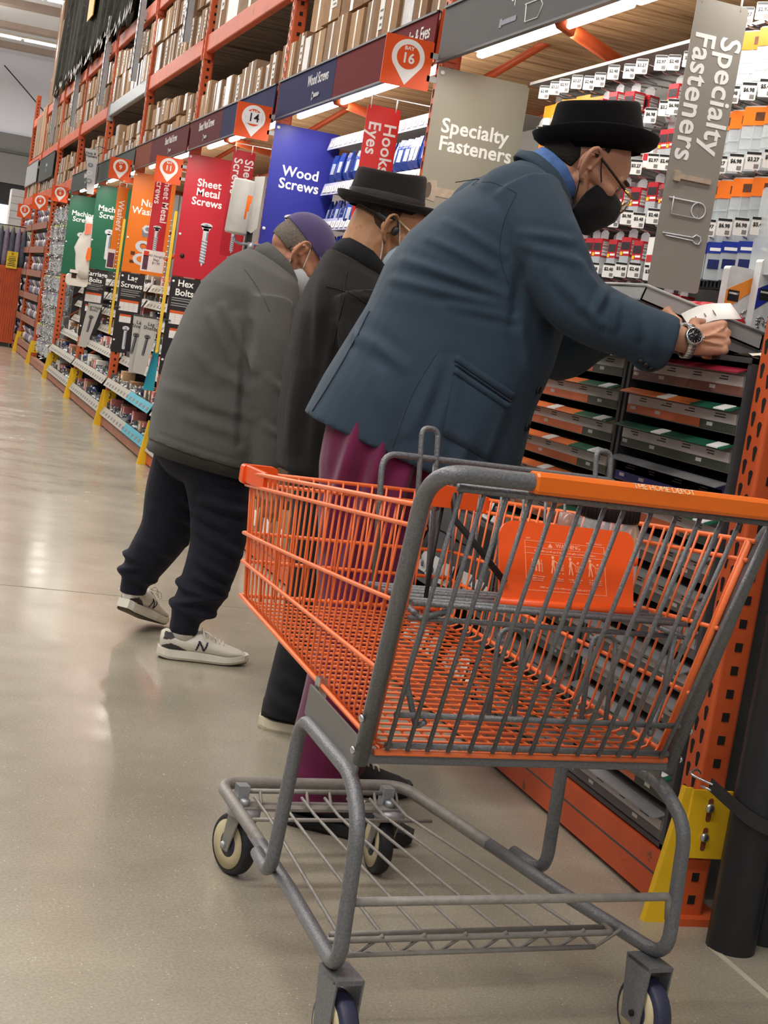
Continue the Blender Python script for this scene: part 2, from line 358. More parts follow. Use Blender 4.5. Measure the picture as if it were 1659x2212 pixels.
# yellow guards at the foot of every upright
for k in range(9):
    y = U[k]
    desc = ['yellow steel guard bolted to the near orange post beside the black pipes', 'yellow guard hidden low behind the blue jacket man', 'yellow guard low behind the man in black', 'yellow post guard beside the grey jacket hem', 'yellow post guard under the Lag Screws panel',
            'yellow post guard under the Carriage Bolts panel', 'yellow post guard left of the plastic bag bay', 'second farthest yellow post guard', 'farthest yellow post guard by the aisle end'][k]
    r = thing('post_guard', desc, 'post guard', (RX - 0.03, y, 0), group='yellow guards on the rack feet')
    b = MB(); h = 0.30
    # tapered plate leaning towards the aisle, facing the shopper, and a wrap around the post
    b.add([(RX - 0.072, y - 0.006, 0), (RX - 0.012, y - 0.006, 0), (RX - 0.012, y - 0.006, h), (RX - 0.03, y - 0.006, h), (RX - 0.072, y + 0.0, 0), (RX - 0.012, y + 0.0, 0), (RX - 0.012, y + 0.0, h), (RX - 0.03, y + 0.0, h)],
          [(0, 1, 2, 3), (7, 6, 5, 4), (0, 3, 7, 4), (3, 2, 6, 7), (2, 1, 5, 6), (1, 0, 4, 5)], 0)
    b.add([(RX - 0.072, y, 0), (RX - 0.03, y, h), (RX - 0.03, y + 0.012, h), (RX - 0.072, y + 0.012, 0), (RX - 0.066, y, 0), (RX - 0.024, y, h), (RX - 0.024, y + 0.012, h), (RX - 0.066, y + 0.012, 0)],
          [(0, 1, 2, 3), (7, 6, 5, 4), (0, 4, 5, 1), (1, 5, 6, 2), (2, 6, 7, 3), (3, 7, 4, 0)], 0)
    b.rbox((RX + 0.036, y - 0.005, 0.222), (0.10, 0.008, 0.15), 0.003, 0)
    b.build('guard_plate', YELLOW, r)
    for z in (0.255, 0.19):
        b = MB(); b.rbox((RX + 0.034, y - 0.0095, z), (0.012, 0.001, 0.052), 0.0058, 0, axis=1); b.build('bolt_slot', pm('slot_rust', S(120, 60, 34), 0.8), r)
        b = MB(); b.ell((RX + 0.034, y - 0.0105, z + 0.004), (0.011, 0.007, 0.011), 0, seg=14, rows=8); b.build('bolt', STEEL, r)

# ---------------------------------------------------------------- cartons on the high shelves
def carton_proto(mat, lab):
    b = MB(); b.box((0, 0, 0.5), (1, 1, 1), 0); o = b.build('carton_body', mat)
    kids = []
    t = MB(); t.bbox((-0.503, -0.06, 0.0), (-0.498, 0.06, 1.0), 0); t.bbox((-0.5, -0.06, 0.998), (0.5, 0.06, 1.004), 0)
    kids.append(t.build('packing_tape', pm('packing_tape', S(186, 160, 124), 0.2, 0, 0.05)))
    if lab == 1:
        t = MB(); t.bbox((-0.506, -0.30, 0.35), (-0.5, 0.02, 0.92), 0); t.bbox((-0.508, -0.26, 0.55), (-0.505, -0.06, 0.6), 1); t.bbox((-0.508, -0.26, 0.7), (-0.505, -0.02, 0.74), 1); t.bbox((-0.508, -0.26, 0.42), (-0.505, -0.1, 0.47), 1)
        kids.append(t.build('shipping_label', [PAPER, pm('faded_print', S(120, 116, 114), 0.8)]))
    elif lab == 2:
        t = MB(); t.bbox((-0.507, -0.36, 0.03), (-0.5, 0.34, 0.98), 0); kids.append(t.build('shipping_label', [pm('white_label_film', S(172, 168, 166), 0.3, 0, 0.14, 9, 0.2, 20)]))
    return o, kids
PROTO = []
for m in CARD:
    for l in (0, 1, 2): PROTO.append(carton_proto(m, l))
CN = ['tan', 'brown', 'light', 'dusty']
used_proto = set()
def carton(ci, lab, c, size, label, group, rz=0.0, detail=True):
    o, kids = PROTO[ci * 3 + lab]
    key = ci * 3 + lab
    r = thing('cardboard_carton', label, 'carton', c, rz, group, world=False); r.scale = size
    bcopy = o.copy(); COL.objects.link(bcopy); bcopy.parent = r
    if detail:
        for q in kids:
            d = q.copy(); COL.objects.link(d); d.parent = r
    return r
RB = random.Random(11)
def row(k, y0, y1, z, hs, wr, dep, shelf, tier, detail, big=0.0, xo=0.0, skip=0.0):
    """one row of cartons from the near end to the far end; returns (y0, y1, top) of each"""
    out = []; y = y0; i = 0
    while y < y1 - 0.08:
        wd = RB.uniform(*wr); wd = min(wd, y1 - y)
        if wd < 0.07: break
        if RB.random() < skip: y += wd; continue
        h = RB.uniform(*hs); ci = RB.randrange(4); i += 1
        d = dep * RB.uniform(0.9, 1.0)
        x = RX + xo + RB.uniform(0.0, 0.025)
        lab = '%s carton %s from near end, %s row, %s shelf %s' % (CN[ci], ORD[i], tier, shelf, WHERE[k])
        carton(ci, RB.choice((0, 0, 1, 1, 2)) if detail else RB.choice((0, 0, 1, 2)), (x + d / 2, y + wd / 2, z), (d, wd - 0.012, h), lab, 'cartons on the high shelves', 0, detail or True)
        out.append((y, y + wd, z + h)); y += wd
    return out
Z1 = 2.272; Z2 = 2.854; Z3 = 3.504
row(1, U[1] + 0.12, U[2] - 0.02, Z1, (0.20, 0.24), (0.15, 0.23), 0.42, 'lower', 'only', True)
row(1, U[1] + 0.12, U[2] - 0.1, Z1 + 0.245, (0.16, 0.2), (0.24, 0.4), 0.40, 'lower', 'upper', True, xo=0.03)
row(2, U[2] + 0.1, U[3] - 0.05, Z1, (0.17, 0.27), (0.13, 0.22), 0.4, 'lower', 'only', True)
row(2, U[2] + 0.4, U[3] - 0.2, Z1, (0.27, 0.36), (0.2, 0.34), 0.3, 'lower', 'rear', True, xo=0.5, skip=0.3)
row(2, U[2] + 0.1, U[3] - 0.1, Z2, (0.3, 0.44), (0.35, 0.6), 0.5, 'middle', 'only', True)
row(1, U[1] + 0.1, U[2] - 0.1, Z2, (0.3, 0.44), (0.4, 0.6), 0.5, 'middle', 'only', True)
for k in (3, 4, 5, 6, 7):
    row(k, U[k] + 0.09, U[k + 1] - 0.02, Z1, (0.10, 0.15), (0.11, 0.24), 0.4, 'lower', 'bottom', False)
    row(k, U[k] + 0.09, U[k + 1] - 0.02, Z1 + 0.155, (0.09, 0.2), (0.12, 0.26), 0.36, 'lower', 'top', False, xo=0.02, skip=0.12)
    row(k, U[k] + 0.09, U[k + 1] - 0.02, Z2, (0.20, 0.24), (0.13, 0.26), 0.45, 'middle', 'bottom', k == 3)
    row(k, U[k] + 0.09, U[k + 1] - 0.02, Z2 + 0.245, (0.16, 0.26), (0.15, 0.34), 0.42, 'middle', 'top', k == 3, skip=0.1)
row(8, U[8] + 0.1, U[9] - 0.1, Z1, (0.3, 0.42), (0.3, 0.45), 0.4, 'lower', 'only', False)
row(3, U[3] + 0.1, U[3] + 1.6, Z3, (0.35, 0.5), (0.3, 0.5), 0.5, 'top', 'only', True)
for o, kids in PROTO:
    for q in [o] + kids: bpy.data.objects.remove(q)

# tall wrapped bundles high at the far end, and the tall cartons beside them
NETM = pm('dark_wrapped_stock', S(44, 42, 36), 0.85, 0, 0.35, 14, 0.5, 14, spec=0.12, wear=(S(84, 80, 70), 9, 0.62))
FOLD = pm('torn_plastic_wrap', S(110, 104, 94), 0.35, 0, 0.2, 16, 0.4, 20)
rr = random.Random(5)
yb = 13.95; i = 0
while yb < 21.3:
    wd = rr.uniform(0.55, 0.85); i += 1
    r = thing('wrapped_bundle', 'tall grey plastic-wrapped bundle, %s from the near end on the top shelf' % ORD[i], 'bundle', (RX + 0.3, yb + wd / 2, Z3), group='wrapped bundles on the top shelf')
    b = MB(); n = 10; zs = [Z3 + 1.75 * t / 9 for t in range(10)]; rings = []
    for z in zs:
        ring = []
        for q in range(24):
            a = 2 * PI * q / 24; cx = 0.27 * (abs(math.cos(a)) ** 0.4) * (1 if math.cos(a) > 0 else -1); cy = (wd / 2 - 0.01) * (abs(math.sin(a)) ** 0.4) * (1 if math.sin(a) > 0 else -1)
            j = 1 + 0.05 * math.sin(5 * a + z * 3 + i) * (z - Z3 > 0.01) - 0.02
            ring.append((RX + 0.38 + cx * j, yb + wd / 2 + cy * j, z))
        rings.append(ring)
    b.loft(rings, 0); b.build('wrap', NETM, r)
    f = MB()
    for q in range(7):
        ya = yb + wd * (q + 0.2) / 7; f.add([(RX + 0.095, ya, Z3 + 0.01), (RX + 0.085, ya + wd / 8, Z3 + rr.uniform(0.01, 0.05)), (RX + 0.105, ya + wd / 14, Z3 + rr.uniform(0.06, 0.13)), (RX + 0.12, ya, Z3 + 0.012), (RX + 0.12, ya + wd / 8, Z3 + 0.012)], [(0, 1, 2), (3, 2, 4), (0, 2, 3), (1, 4, 2), (0, 3, 4, 1)], 0)
    f.build('loose_wrap_edge', FOLD, r)
    yb += wd + 0.02
r = thing('plastic_tarp', 'dark torn plastic tarp draped before the wrapped bundles high up', 'tarp', (RX - 0.02, 17.6, Z3))
ny, nz_ = 150, 14; V = []
for i in range(ny + 1):
    y = 13.92 + 7.4 * i / ny; zb = 3.50 + 0.05 * math.sin(y * 9.1) + 0.04 * math.sin(y * 23.7) + 0.06 * max(0, math.sin(y * 2.5)) ; zt = 5.35
    for j in range(nz_ + 1):
        t = j / nz_; V.append((RX - 0.035 - 0.022 * math.sin(y * 8.3 + 0.6 * math.sin(t * 5)) - 0.012 * math.sin(y * 19.0 + t * 2) - 0.03 * (1 - t) ** 3, y, zb + (zt - zb) * t))
F = [(i * (nz_ + 1) + j, i * (nz_ + 1) + j + 1, (i + 1) * (nz_ + 1) + j + 1, (i + 1) * (nz_ + 1) + j) for i in range(ny) for j in range(nz_)]
b = MB(); b.add(V, F, 0, True); o = b.build('sheet', NETM, r); sd = o.modifiers.new('thick', 'SOLIDIFY'); sd.thickness = 0.006
b = MB()
for i in range(46):
    y = 13.95 + 7.3 * i / 46 + rr.uniform(-.04, .04); zz = 3.50 + rr.uniform(-.03, .08); b.add([(RX - 0.075, y, zz), (RX - 0.085, y + rr.uniform(.04, .1), zz - rr.uniform(.02, .07)), (RX - 0.08, y + rr.uniform(.02, .06), zz + rr.uniform(.03, .10)), (RX - 0.07, y + 0.03, zz)], [(0, 1, 2), (3, 2, 1), (0, 2, 3), (0, 3, 1)], 0)
b.build('torn_edge', FOLD, r)
b = MB(); b.bbox((RX - 0.095, 17.2, 3.95), (RX - 0.085, 17.75, 4.3), 0); b.build('label', pm('yellow_sticker', S(200, 158, 40), 0.5, 0, 0.1), r)
for i, (ya, yb, z0, z1, cx) in enumerate(((21.5, 22.2, 3.51, 4.6, 0.0), (22.25, 22.85, 3.51, 4.9, 0.0), (22.95, 23.7, 2.86, 3.55, 0.0), (23.75, 24.6, 2.86, 3.45, 0.0))):
    carton_ = thing('tall_carton', 'tall %s carton, %s along the far end of the rack top' % (('light brown', 'tan', 'pinkish brown', 'brown')[i], ORD[i + 1]), 'carton', (RX + 0.25, (ya + yb) / 2, z0), group='tall cartons at the far rack end')
    b = MB(); b.bbox((RX + cx, ya, z0), (RX + 0.5, yb, z1), 0); b.build('carton_body', CARD[i], carton_)
    b = MB(); b.bbox((RX + cx - 0.003, (ya + yb) / 2 - 0.03, z0), (RX + cx, (ya + yb) / 2 + 0.03, z1), 0); b.build('packing_tape', pm('packing_tape', S(186, 160, 124)), carton_)
# grey perforated angle posts that hang in front of the middle shelf
for i, y in enumerate((10.93, 13.5, 15.8, 18.55, 21.2)):
    z1 = (3.6, 4.4, 3.75, 3.7, 3.6)[i]
    b = MB(); b.bbox((RX - 0.06, y, 2.88), (RX - 0.055, y + 0.09, z1), 0); b.bbox((RX - 0.06, y, 2.88), (RX - 0.012, y + 0.004, z1), 0)
    n = int((z1 - 2.9) / 0.06)
    for j in range(n): b.box((RX - 0.0605, y + 0.03, 2.92 + 0.06 * j), (0.002, 0.014, 0.022), 1); b.box((RX - 0.0605, y + 0.065, 2.94 + 0.06 * j), (0.002, 0.01, 0.012), 1)
    b.bbox((RX - 0.055, y + 0.09, z1 - 0.2), (RX - 0.012, y + 0.18, z1 - 0.08), 0); b.bbox((RX - 0.012, y, 3.40), (RX + 0.004, y + 0.09, 3.47), 0)
    tag(b.build('perforated_angle', [GALV, HOLE]), 'grey perforated steel angle hung before the middle shelf, %s from the near end' % ORD[i + 1], 'steel angle', 'perforated grey angles on the rack')
# ================================================================== signs
PRINT_METAL = pm('printed_screw_light', S(206, 208, 214), 0.4, 0, 0.10, 60)
PRINT_DARK = pm('printed_screw_dark', S(120, 124, 134), 0.5, 0, 0.10, 60)
PRINT_TAN = pm('printed_bolt_tan', S(176, 160, 142), 0.5, 0, 0.12, 60)
def plate(b, M, w, h, t=0.003, mi=0, r=0.006):
    b.rbox((w / 2, -h / 2, -t / 2), (w, h, t), r, mi, M)
def screw_icon(M, L, kind='pan', parent=None, name='screw_picture', mats=None):
    """raised flat picture of a screw: head at top, shaft down along -y of M"""
    b = MB(); w = L * 0.066; d = 0.0012
    def pl(pts, mi, dd=d): b.poly([(x, y, 0.0004) for x, y in pts], dd, (0, 0, 1), mi, M)
    if kind == 'pan':
        pl([(w * 2.1 * math.cos(a), w * 0.95 * math.sin(a) - w) for a in [2 * PI * i / 18 for i in range(18)]], 0)
        pl([(-w * 2.0, -w * 1.1), (w * 2.0, -w * 1.1), (w * 1.0, -w * 2.8), (-w * 1.0, -w * 2.8)], 0)
        pl([(-w * 1.2, -w * 0.75), (-w * .4, -w * .75), (0, -w * .3), (w * .4, -w * .75), (w * 1.2, -w * 0.75), (w * .5, -w * 1.0), (w * 1.2, -w * 1.4), (0, -w * 1.15), (-w * 1.2, -w * 1.4), (-w * .5, -w)], 1, d * 1.6)
    elif kind == 'flat':
        pl([(w * 2.4 * math.cos(a), w * 0.9 * math.sin(a) - w) for a in [2 * PI * i / 18 for i in range(18)]], 0)
        pl([(-w * 2.3, -w * 1.1), (w * 2.3, -w * 1.1), (w * 0.9, -w * 4), (-w * 0.9, -w * 4)], 0)
        pl([(-w * 1.1, -w * 0.9), (0, -w * .5), (w * 1.1, -w * 0.9), (0, -w * 1.4)], 1, d * 1.6)
    elif kind == 'round':
        pl([(w * 2.3 * math.cos(a), w * 1.5 * math.sin(a) - w * 1.2) for a in [2 * PI * i / 18 for i in range(18)]], 0)
        pl([(-w * 0.9, -w * 1.0), (0, -w * .6), (w * 0.9, -w * 1.0), (0, -w * 1.5)], 1, d * 1.6)
    elif kind == 'hex':
        pl([(-w * 2.2, -w * .4), (0, 0), (w * 2.2, -w * .4), (w * 2.2, -w * 1.8), (0, -w * 2.3), (-w * 2.2, -w * 1.8)], 0)
        pl([(-w * 2.7, -w * 1.9), (w * 2.7, -w * 1.9), (w * 2.5, -w * 2.7), (-w * 2.5, -w * 2.7)], 0)
    bolt = kind in ('round',)
    pl([(-w, -w * 2), (w, -w * 2), (w * (1 if bolt else .75), -L + w * (.4 if bolt else 2)), (0, -L), (-w * (1 if bolt else .75), -L + w * (.4 if bolt else 2))], 0)
    pl([(w * .35, -w * 3.2), (w * .95, -w * 3.2), (w * .8, -L + w * 2), (w * .3, -L + w * 2)], 1, d * 1.3)
    n = 3 if bolt else 16
    if not bolt:
        for i in range(n):
            y = -L * 0.38 - (L * 0.54) * i / n; pl([(-w * 1.0, y), (w * 1.0, y - w * 0.45), (w * 1.0, y - w * 0.8), (-w * 1.0, y - w * 0.35)], i % 2, d * 1.6)
    return b.build(name, mats or [PRINT_METAL, PRINT_DARK], parent)
SIGNMAT = {'grey': pm('sign_warm_grey', S(150, 146, 132), 0.42, 0, 0.02, 3), 'blue': pm('sign_blue', S(40, 46, 148), 0.4, 0, 0.03, 3), 'red': pm('sign_red', S(186, 36, 50), 0.4, 0, 0.03, 3),
           'orange': pm('sign_orange', S(226, 118, 26), 0.4, 0, 0.03, 3), 'green': pm('sign_green', S(28, 96, 70), 0.4, 0, 0.03, 3), 'bright_red': pm('sign_bright_red', S(214, 44, 44), 0.4, 0, 0.03, 3),
           'black': pm('sign_black', S(38, 36, 39), 0.45, 0, 0.05, 3), 'steel': pm('sign_steel_grey', S(150, 146, 138), 0.38, 0.15, 0.03, 3), 'amber': pm('sign_amber', S(224, 126, 26), 0.4, 0, 0.03, 3)}
def rivets(parent, pts, nm='push_rivet'):
    for p in pts:
        b = MB(); b.ell(p, (0.009, 0.005, 0.009), 0, seg=12, rows=6); b.build(nm, WHITE, parent)
# ---- category panels square to the aisle, at the posts
def panel(k, mat, words_, label, size, z0=2.09, z1=1.285, w=0.35, icon='pan', align='CENTER', tx=None, tz=None, w2=None, x0=None, iconL=0.3, izs=0.0):
    y = U[k] - 0.006; x0 = RX - 0.012 if x0 is None else x0
    r = thing('category_panel', label, 'sign panel', (x0 + w / 2, y, z1), group='category panels on the rack posts')
    b = MB(); b.poly([(x0, y, z0), (x0 + w - 0.012, y, z0), (x0 + w, y, z0 - 0.012), (x0 + w, y, z1 + 0.012), (x0 + w - 0.012, y, z1), (x0, y, z1)], 0.004, (0, 1, 0), 0); b.build('sign_board', mat, r)
    text(words_, size, frame_xz(tx if tx else x0 + w * 0.47, y - 0.0005, tz if tz else z0 - 0.26), WHITE, r, bold=0.026, align=align, line=0.88, spacing=1.03)
    rivets(r, [(x0 + 0.016, y - 0.002, z0 - 0.02), (x0 + 0.016, y - 0.002, z0 - 0.53)])
    return r, x0, y
r, x0, y = panel(1, SIGNMAT['grey'], 'Specialty\nFasteners', 'warm grey category panel reading Specialty Fasteners behind the blue jacket man', 0.071, align='LEFT', tx=1.75, tz=1.86)
b = MB(); M = frame_xz(1.80, y - 0.001, 1.665)
b.poly([(-0.065, 0.03, 0), (-0.035, 0.035, 0), (-0.03, 0.012, 0), (0.1, 0.012, 0), (0.1, -0.02, 0), (-0.03, -0.02, 0), (-0.035, -0.04, 0), (-0.065, -0.035, 0)], 0.001, (0, 0, 1), 0, M)
b.poly([(-0.062 + 0.012 * math.cos(t), -0.003 + 0.028 * math.sin(t), 0.001) for t in [2 * PI * i / 14 for i in range(14)]], 0.001, (0, 0, 1), 1, M); b.build('bolt_picture', [PRINT_TAN, pm('printed_bolt_dark', S(96, 82, 70), 0.5)], r)
r, x0, y = panel(2, SIGNMAT['blue'], 'Wood\nScrews', 'deep blue category panel reading Wood Screws', 0.072); screw_icon(frame_xz(x0 + 0.16, y - 0.001, 1.655), 0.30, 'flat', r)
r, x0, y = panel(3, SIGNMAT['red'], 'Sheet\nMetal\nScrews', 'crimson category panel reading Sheet Metal Screws', 0.070, tz=1.85); screw_icon(frame_xz(x0 + 0.185, y - 0.001, 1.66), 0.29, 'pan', r)
b = MB(); b.lathe([(0.001, 0), (0.016, 0.0), (0.016, 0.002), (0.001, 0.0025)], (x0 + 0.05, y - 0.002, 1.42), (0, -1, 0), 0, 8); b.build('torn_hole', BLACKP, r)
r, x0, y = panel(4, SIGNMAT['orange'], 'Nuts\nWashers', 'orange category panel reading Nuts Washers', 0.078, tz=1.82)
b = MB(); M = frame_xz(x0 + 0.17, y - 0.001, 1.66)
b.poly([(0.05 * math.cos(t), 0.036 * math.sin(t) - 0.01, 0) for t in [2 * PI * i / 6 for i in range(6)]], 0.0012, (0, 0, 1), 0, M); b.poly([(-0.05, -0.01, 0), (0.05, -0.01, 0), (0.04, -0.075, 0), (-0.04, -0.075, 0)], 0.001, (0, 0, 1), 1, M); b.poly([(0.024 * math.cos(t), 0.017 * math.sin(t) - 0.01, 0.001) for t in [2 * PI * i / 12 for i in range(12)]], 0.001, (0, 0, 1), 1, M)
def ringpic(b, M, cx, cy, ro, ri, mi, sq=0.75):
    n = 28; vs = []
    for i in range(n):
        t = 2 * PI * i / n; vs += [(cx + ro * math.cos(t), cy + ro * sq * math.sin(t), 0.001), (cx + ri * math.cos(t), cy + ri * sq * math.sin(t), 0.001)]
    b.add(vs, [(2 * i, (2 * i + 2) % (2 * n), (2 * i + 3) % (2 * n), 2 * i + 1) for i in range(n)], mi, False, M)
ringpic(b, M, -0.02, -0.155, 0.065, 0.028, 0); ringpic(b, M, -0.025, -0.26, 0.068, 0.036, 0, 0.7); ringpic(b, M, -0.02, -0.152, 0.03, 0.024, 1); b.build('washer_picture', [PRINT_METAL, PRINT_DARK], r)
b = MB(); b.bbox((x0 + 0.055, y - 0.0015, 1.425), (x0 + 0.09, y, 1.455), 0); b.bbox((x0 + 0.055, y - 0.0015, 1.36), (x0 + 0.09, y, 1.385), 0); b.build('sticker', pm('brown_residue', S(90, 52, 28), 0.8, 0, 0.3, 60), r)
r, x0, y = panel(5, SIGNMAT['green'], 'Machine\nScrews', 'green category panel reading Machine Screws beside the amber Washers flag', 0.076, tz=1.84); screw_icon(frame_xz(x0 + 0.17, y - 0.001, 1.68), 0.29, 'round', r)
r, x0, y = panel(6, SIGNMAT['green'], 'Machine\nScrews', 'far green category panel partly behind the hanging plastic bag', 0.074, tz=1.855, z1=1.2); screw_icon(frame_xz(x0 + 0.17, y - 0.001, 1.68), 0.29, 'round', r)

# ---- black information panels under the category panels
def infopanel(k, words_, label, icon, w=0.20, z0=1.277, z1=0.62):
    y = U[k] - 0.007; x0 = RX - 0.012
    r = thing('information_panel', label, 'sign panel', (x0 + w / 2, y, z1), group='black information panels under the category panels')
    b = MB(); b.rbox((x0 + w / 2, y + 0.002, (z0 + z1) / 2), (w, 0.004, z0 - z1), 0.01, 0, axis=1); b.build('sign_board', SIGNMAT['black'], r)
    text(words_, 0.062, frame_xz(x0 + w * 0.5, y - 0.0005, z0 - 0.07), WHITE, r, bold=0.022, line=0.98)
    b = MB()
    for j, (yy, ww) in enumerate(((1.135, .8), (1.12, .72), (1.10, .8), (1.085, .62))): b.bbox((x0 + 0.02, y - 0.001, yy), (x0 + 0.02 + w * ww, y, yy + 0.006), 0)
    b.build('fine_print', pm('fine_print', S(150, 150, 150), 0.6), r)
    b = MB(); b.bbox((x0 + 0.02, y - 0.001, 0.965), (x0 + w * 0.88, y, 1.05), 0); b.bbox((x0 + 0.02, y - 0.0015, 1.035), (x0 + w * 0.88, y, 1.055), 1)
    for j in range(1, 4): b.bbox((x0 + 0.02 + j * 0.039, y - 0.0016, 0.965), (x0 + 0.0215 + j * 0.039, y, 1.035), 2)
    for j in range(1, 5): b.bbox((x0 + 0.02, y - 0.0016, 0.965 + j * 0.015), (x0 + w * 0.88, y, 0.9662 + j * 0.015), 2)
    b.bbox((x0 + 0.035, y - 0.001, 0.87), (x0 + w * 0.65, y, 0.93), 0); b.bbox((x0 + 0.035, y - 0.0015, 0.92), (x0 + w * 0.65, y, 0.936), 1)
    b.build('size_table', [PAPER, pm('table_head_orange', S(208, 88, 40), 0.6), pm('table_rule', S(170, 170, 170), 0.6)], r)
    screw_icon(frame_xz(x0 + 0.10, y - 0.001, 0.84), 0.19, icon, r)
    rivets(r, [(x0 + 0.016, y - 0.002, z0 - 0.03), (x0 + 0.016, y - 0.002, z1 + 0.1)])
    return r
infopanel(3, 'Hex\nBolts', 'black information panel headed Hex Bolts', 'hex')
infopanel(4, 'Lag\nScrews', 'black information panel headed Lag Screws', 'round')
infopanel(5, 'Carriage\nBolts', 'black information panel headed Carriage Bolts', 'round')

# ---- headers over the bays
def header(k, ya, yb, mat, label, words_=None, ty=None, z0=2.103, z1=2.292, tsize=0.072, icon=True, tcol=None):
    r = thing('header_sign', label, 'header sign', (RX - 0.02, (ya + yb) / 2, z0), group='header signs over the bays')
    b = MB(); b.bbox((RX - 0.02, ya, z0), (RX - 0.014, yb, z1), 0); b.bbox((RX - 0.026, ya, z0 - 0.004), (RX - 0.008, yb, z0 + 0.004), 1); b.bbox((RX - 0.026, ya, z1 - 0.006), (RX - 0.008, yb, z1 + 0.002), 1)
    b.build('sign_board', [mat, DGREY], r)
    if words_:
        text(words_, tsize, frame_yz(RX - 0.0205, ty, (z0 + z1) / 2 + 0.03), tcol or pm('header_print', S(206, 204, 204), 0.5), r, bold=0.012, width=0.9)
        if icon: 
            M = frame_yz(RX - 0.021, ty, (z0 + z1) / 2 - 0.045) @ Matrix.Rotation(PI / 2, 4, 'Z') @ Matrix.Translation((0, 0.07, 0)); screw_icon(M, 0.14, 'flat', r, mats=[pm('header_print', S(206, 204, 204)), PRINT_DARK])
    return r
HM = {n: pm('header_' + n, S(*c), 0.7, 0, 0.04, 4, spec=0.12) for n, c in (('grey', (98, 97, 97)), ('dark_red', (98, 24, 28)), ('navy', (34, 36, 76)), ('maroon', (84, 28, 32)), ('brown', (112, 52, 32)), ('slate', (62, 66, 64)), ('pale', (150, 150, 152)))}
r = header(0, U[0] + 0.075, U[1] - 0.002, HM['grey'], 'grey header sign of the nearest bay with a light strip under it')
hp = pm('header_print', S(206, 204, 204), 0.5)
text('Specialty Fasteners', 0.072, frame_yz(RX - 0.0205, 4.40, 2.235), hp, r, bold=0.012, width=0.9)
b = MB(); M = frame_yz(RX - 0.021, 4.62, 2.155)
b.bbox((-0.09, -0.008, 0), (0.04, 0.008, 0.001), 0, M); b.bbox((-0.10, -0.014, 0), (-0.08, 0.014, 0.0012), 0, M); b.build('bolt_picture', PRINT_DARK, r)
b = MB(); b.tube([tuple(M @ Vector(p)) for p in ((0.10, 0.03, 0), (0.22, 0.03, 0), (0.245, 0.01, 0), (0.22, -0.025, 0), (0.12, -0.025, 0), (0.11, 0.03, 0))], 0.0022, 0, 6); b.build('clip_picture', hp, r)
header(1, 6.725, U[2] - 0.002, HM['navy'], 'navy header sign reading Wood Screws', 'Wood Screws', 7.02, icon=True)
r = header(1, U[1] + 0.075, 6.72, HM['dark_red'], 'dark red header sign reading Hooks and Eyes behind the 16 marker', 'Hooks & Eyes', 5.62, icon=False)
header(2, U[2] + 0.075, 9.245, HM['navy'], 'navy header sign behind the handwritten 14 marker', icon=False)
header(2, 9.25, U[3] - 0.002, HM['maroon'], 'maroon header sign reading Sheet Metal Screws, nearer of two', 'Sheet Metal Screws', 9.75)
header(3, U[3] + 0.075, 12.0, HM['maroon'], 'dim maroon header sign reading Sheet Metal Screws above the 11 marker', 'Sheet Metal Screws', 11.1)
header(3, 12.005, U[4] - 0.002, HM['brown'], 'short brown header sign left of the 11 marker', icon=False)
header(4, U[4] + 0.075, U[5] - 0.002, HM['slate'], 'slate header sign above the 9 marker and the green panel', 'Nuts & Washers', 14.1)
header(5, U[5] + 0.075, U[6] - 0.002, HM['slate'], 'slate header sign beyond the dangling Nuts and Washers card', 'Machine Screws', 16.4)
header(7, U[7] + 0.2, U[8] - 0.1, HM['slate'], 'far grey header sign set higher than the others', z0=2.42, z1=2.74, words_='Anchors', ty=21.6)
header(8, U[8] + 0.3, U[9] - 0.05, HM['pale'], 'pale header sign at the far end of the rack', z0=2.45, z1=2.78)

# ---- strip lights under the headers
BAYLAMP = pm('bay_lamp_tube', (1.0, 0.97, 0.92), 0.5, emit=9.0, var=0.0)
for k, ya, yb in ((0, 2.95, 3.93), (0, 3.98, 5.14), (1, 5.5, 6.55), (1, 6.60, 7.70), (2, 8.0, 9.1), (2, 9.2, 10.1), (3, 10.6, 11.4), (3, 11.5, 12.6), (4, 13.1, 14.1), (4, 14.2, 15.2), (5, 15.5, 16.5), (5, 16.6, 17.7)):
    r = thing('bay_strip_light', '%s light tube under the header %s' % ('near half' if ya < U[k] + 0.6 else 'far half', WHERE[k]), 'light', (RX + 0.07, (ya + yb) / 2, 2.12), group='strip lights under the headers')
    b = MB(); b.rbox((RX + 0.08, (ya + yb) / 2, 2.128), (0.028, yb - ya, 0.02), 0.008, 0, axis=1); b.build('tube', BAYLAMP, r)
    b = MB(); b.bbox((RX + 0.055, ya - 0.02, 2.138), (RX + 0.105, yb + 0.02, 2.15), 0); b.build('housing', WHITE, r)
    area('bay_light', (RX + 0.08, (ya + yb) / 2, 2.10), 0.06, yb - ya, 5.0 if k < 1 else 6.0, (1, 0.95, 0.86), (0, math.radians(-12), 0))
    area('bay_light', (RX + 0.12, (ya + yb) / 2, 2.118), 0.04, yb - ya, 2.2, (1, 0.95, 0.86), (0, math.radians(-105), 0))

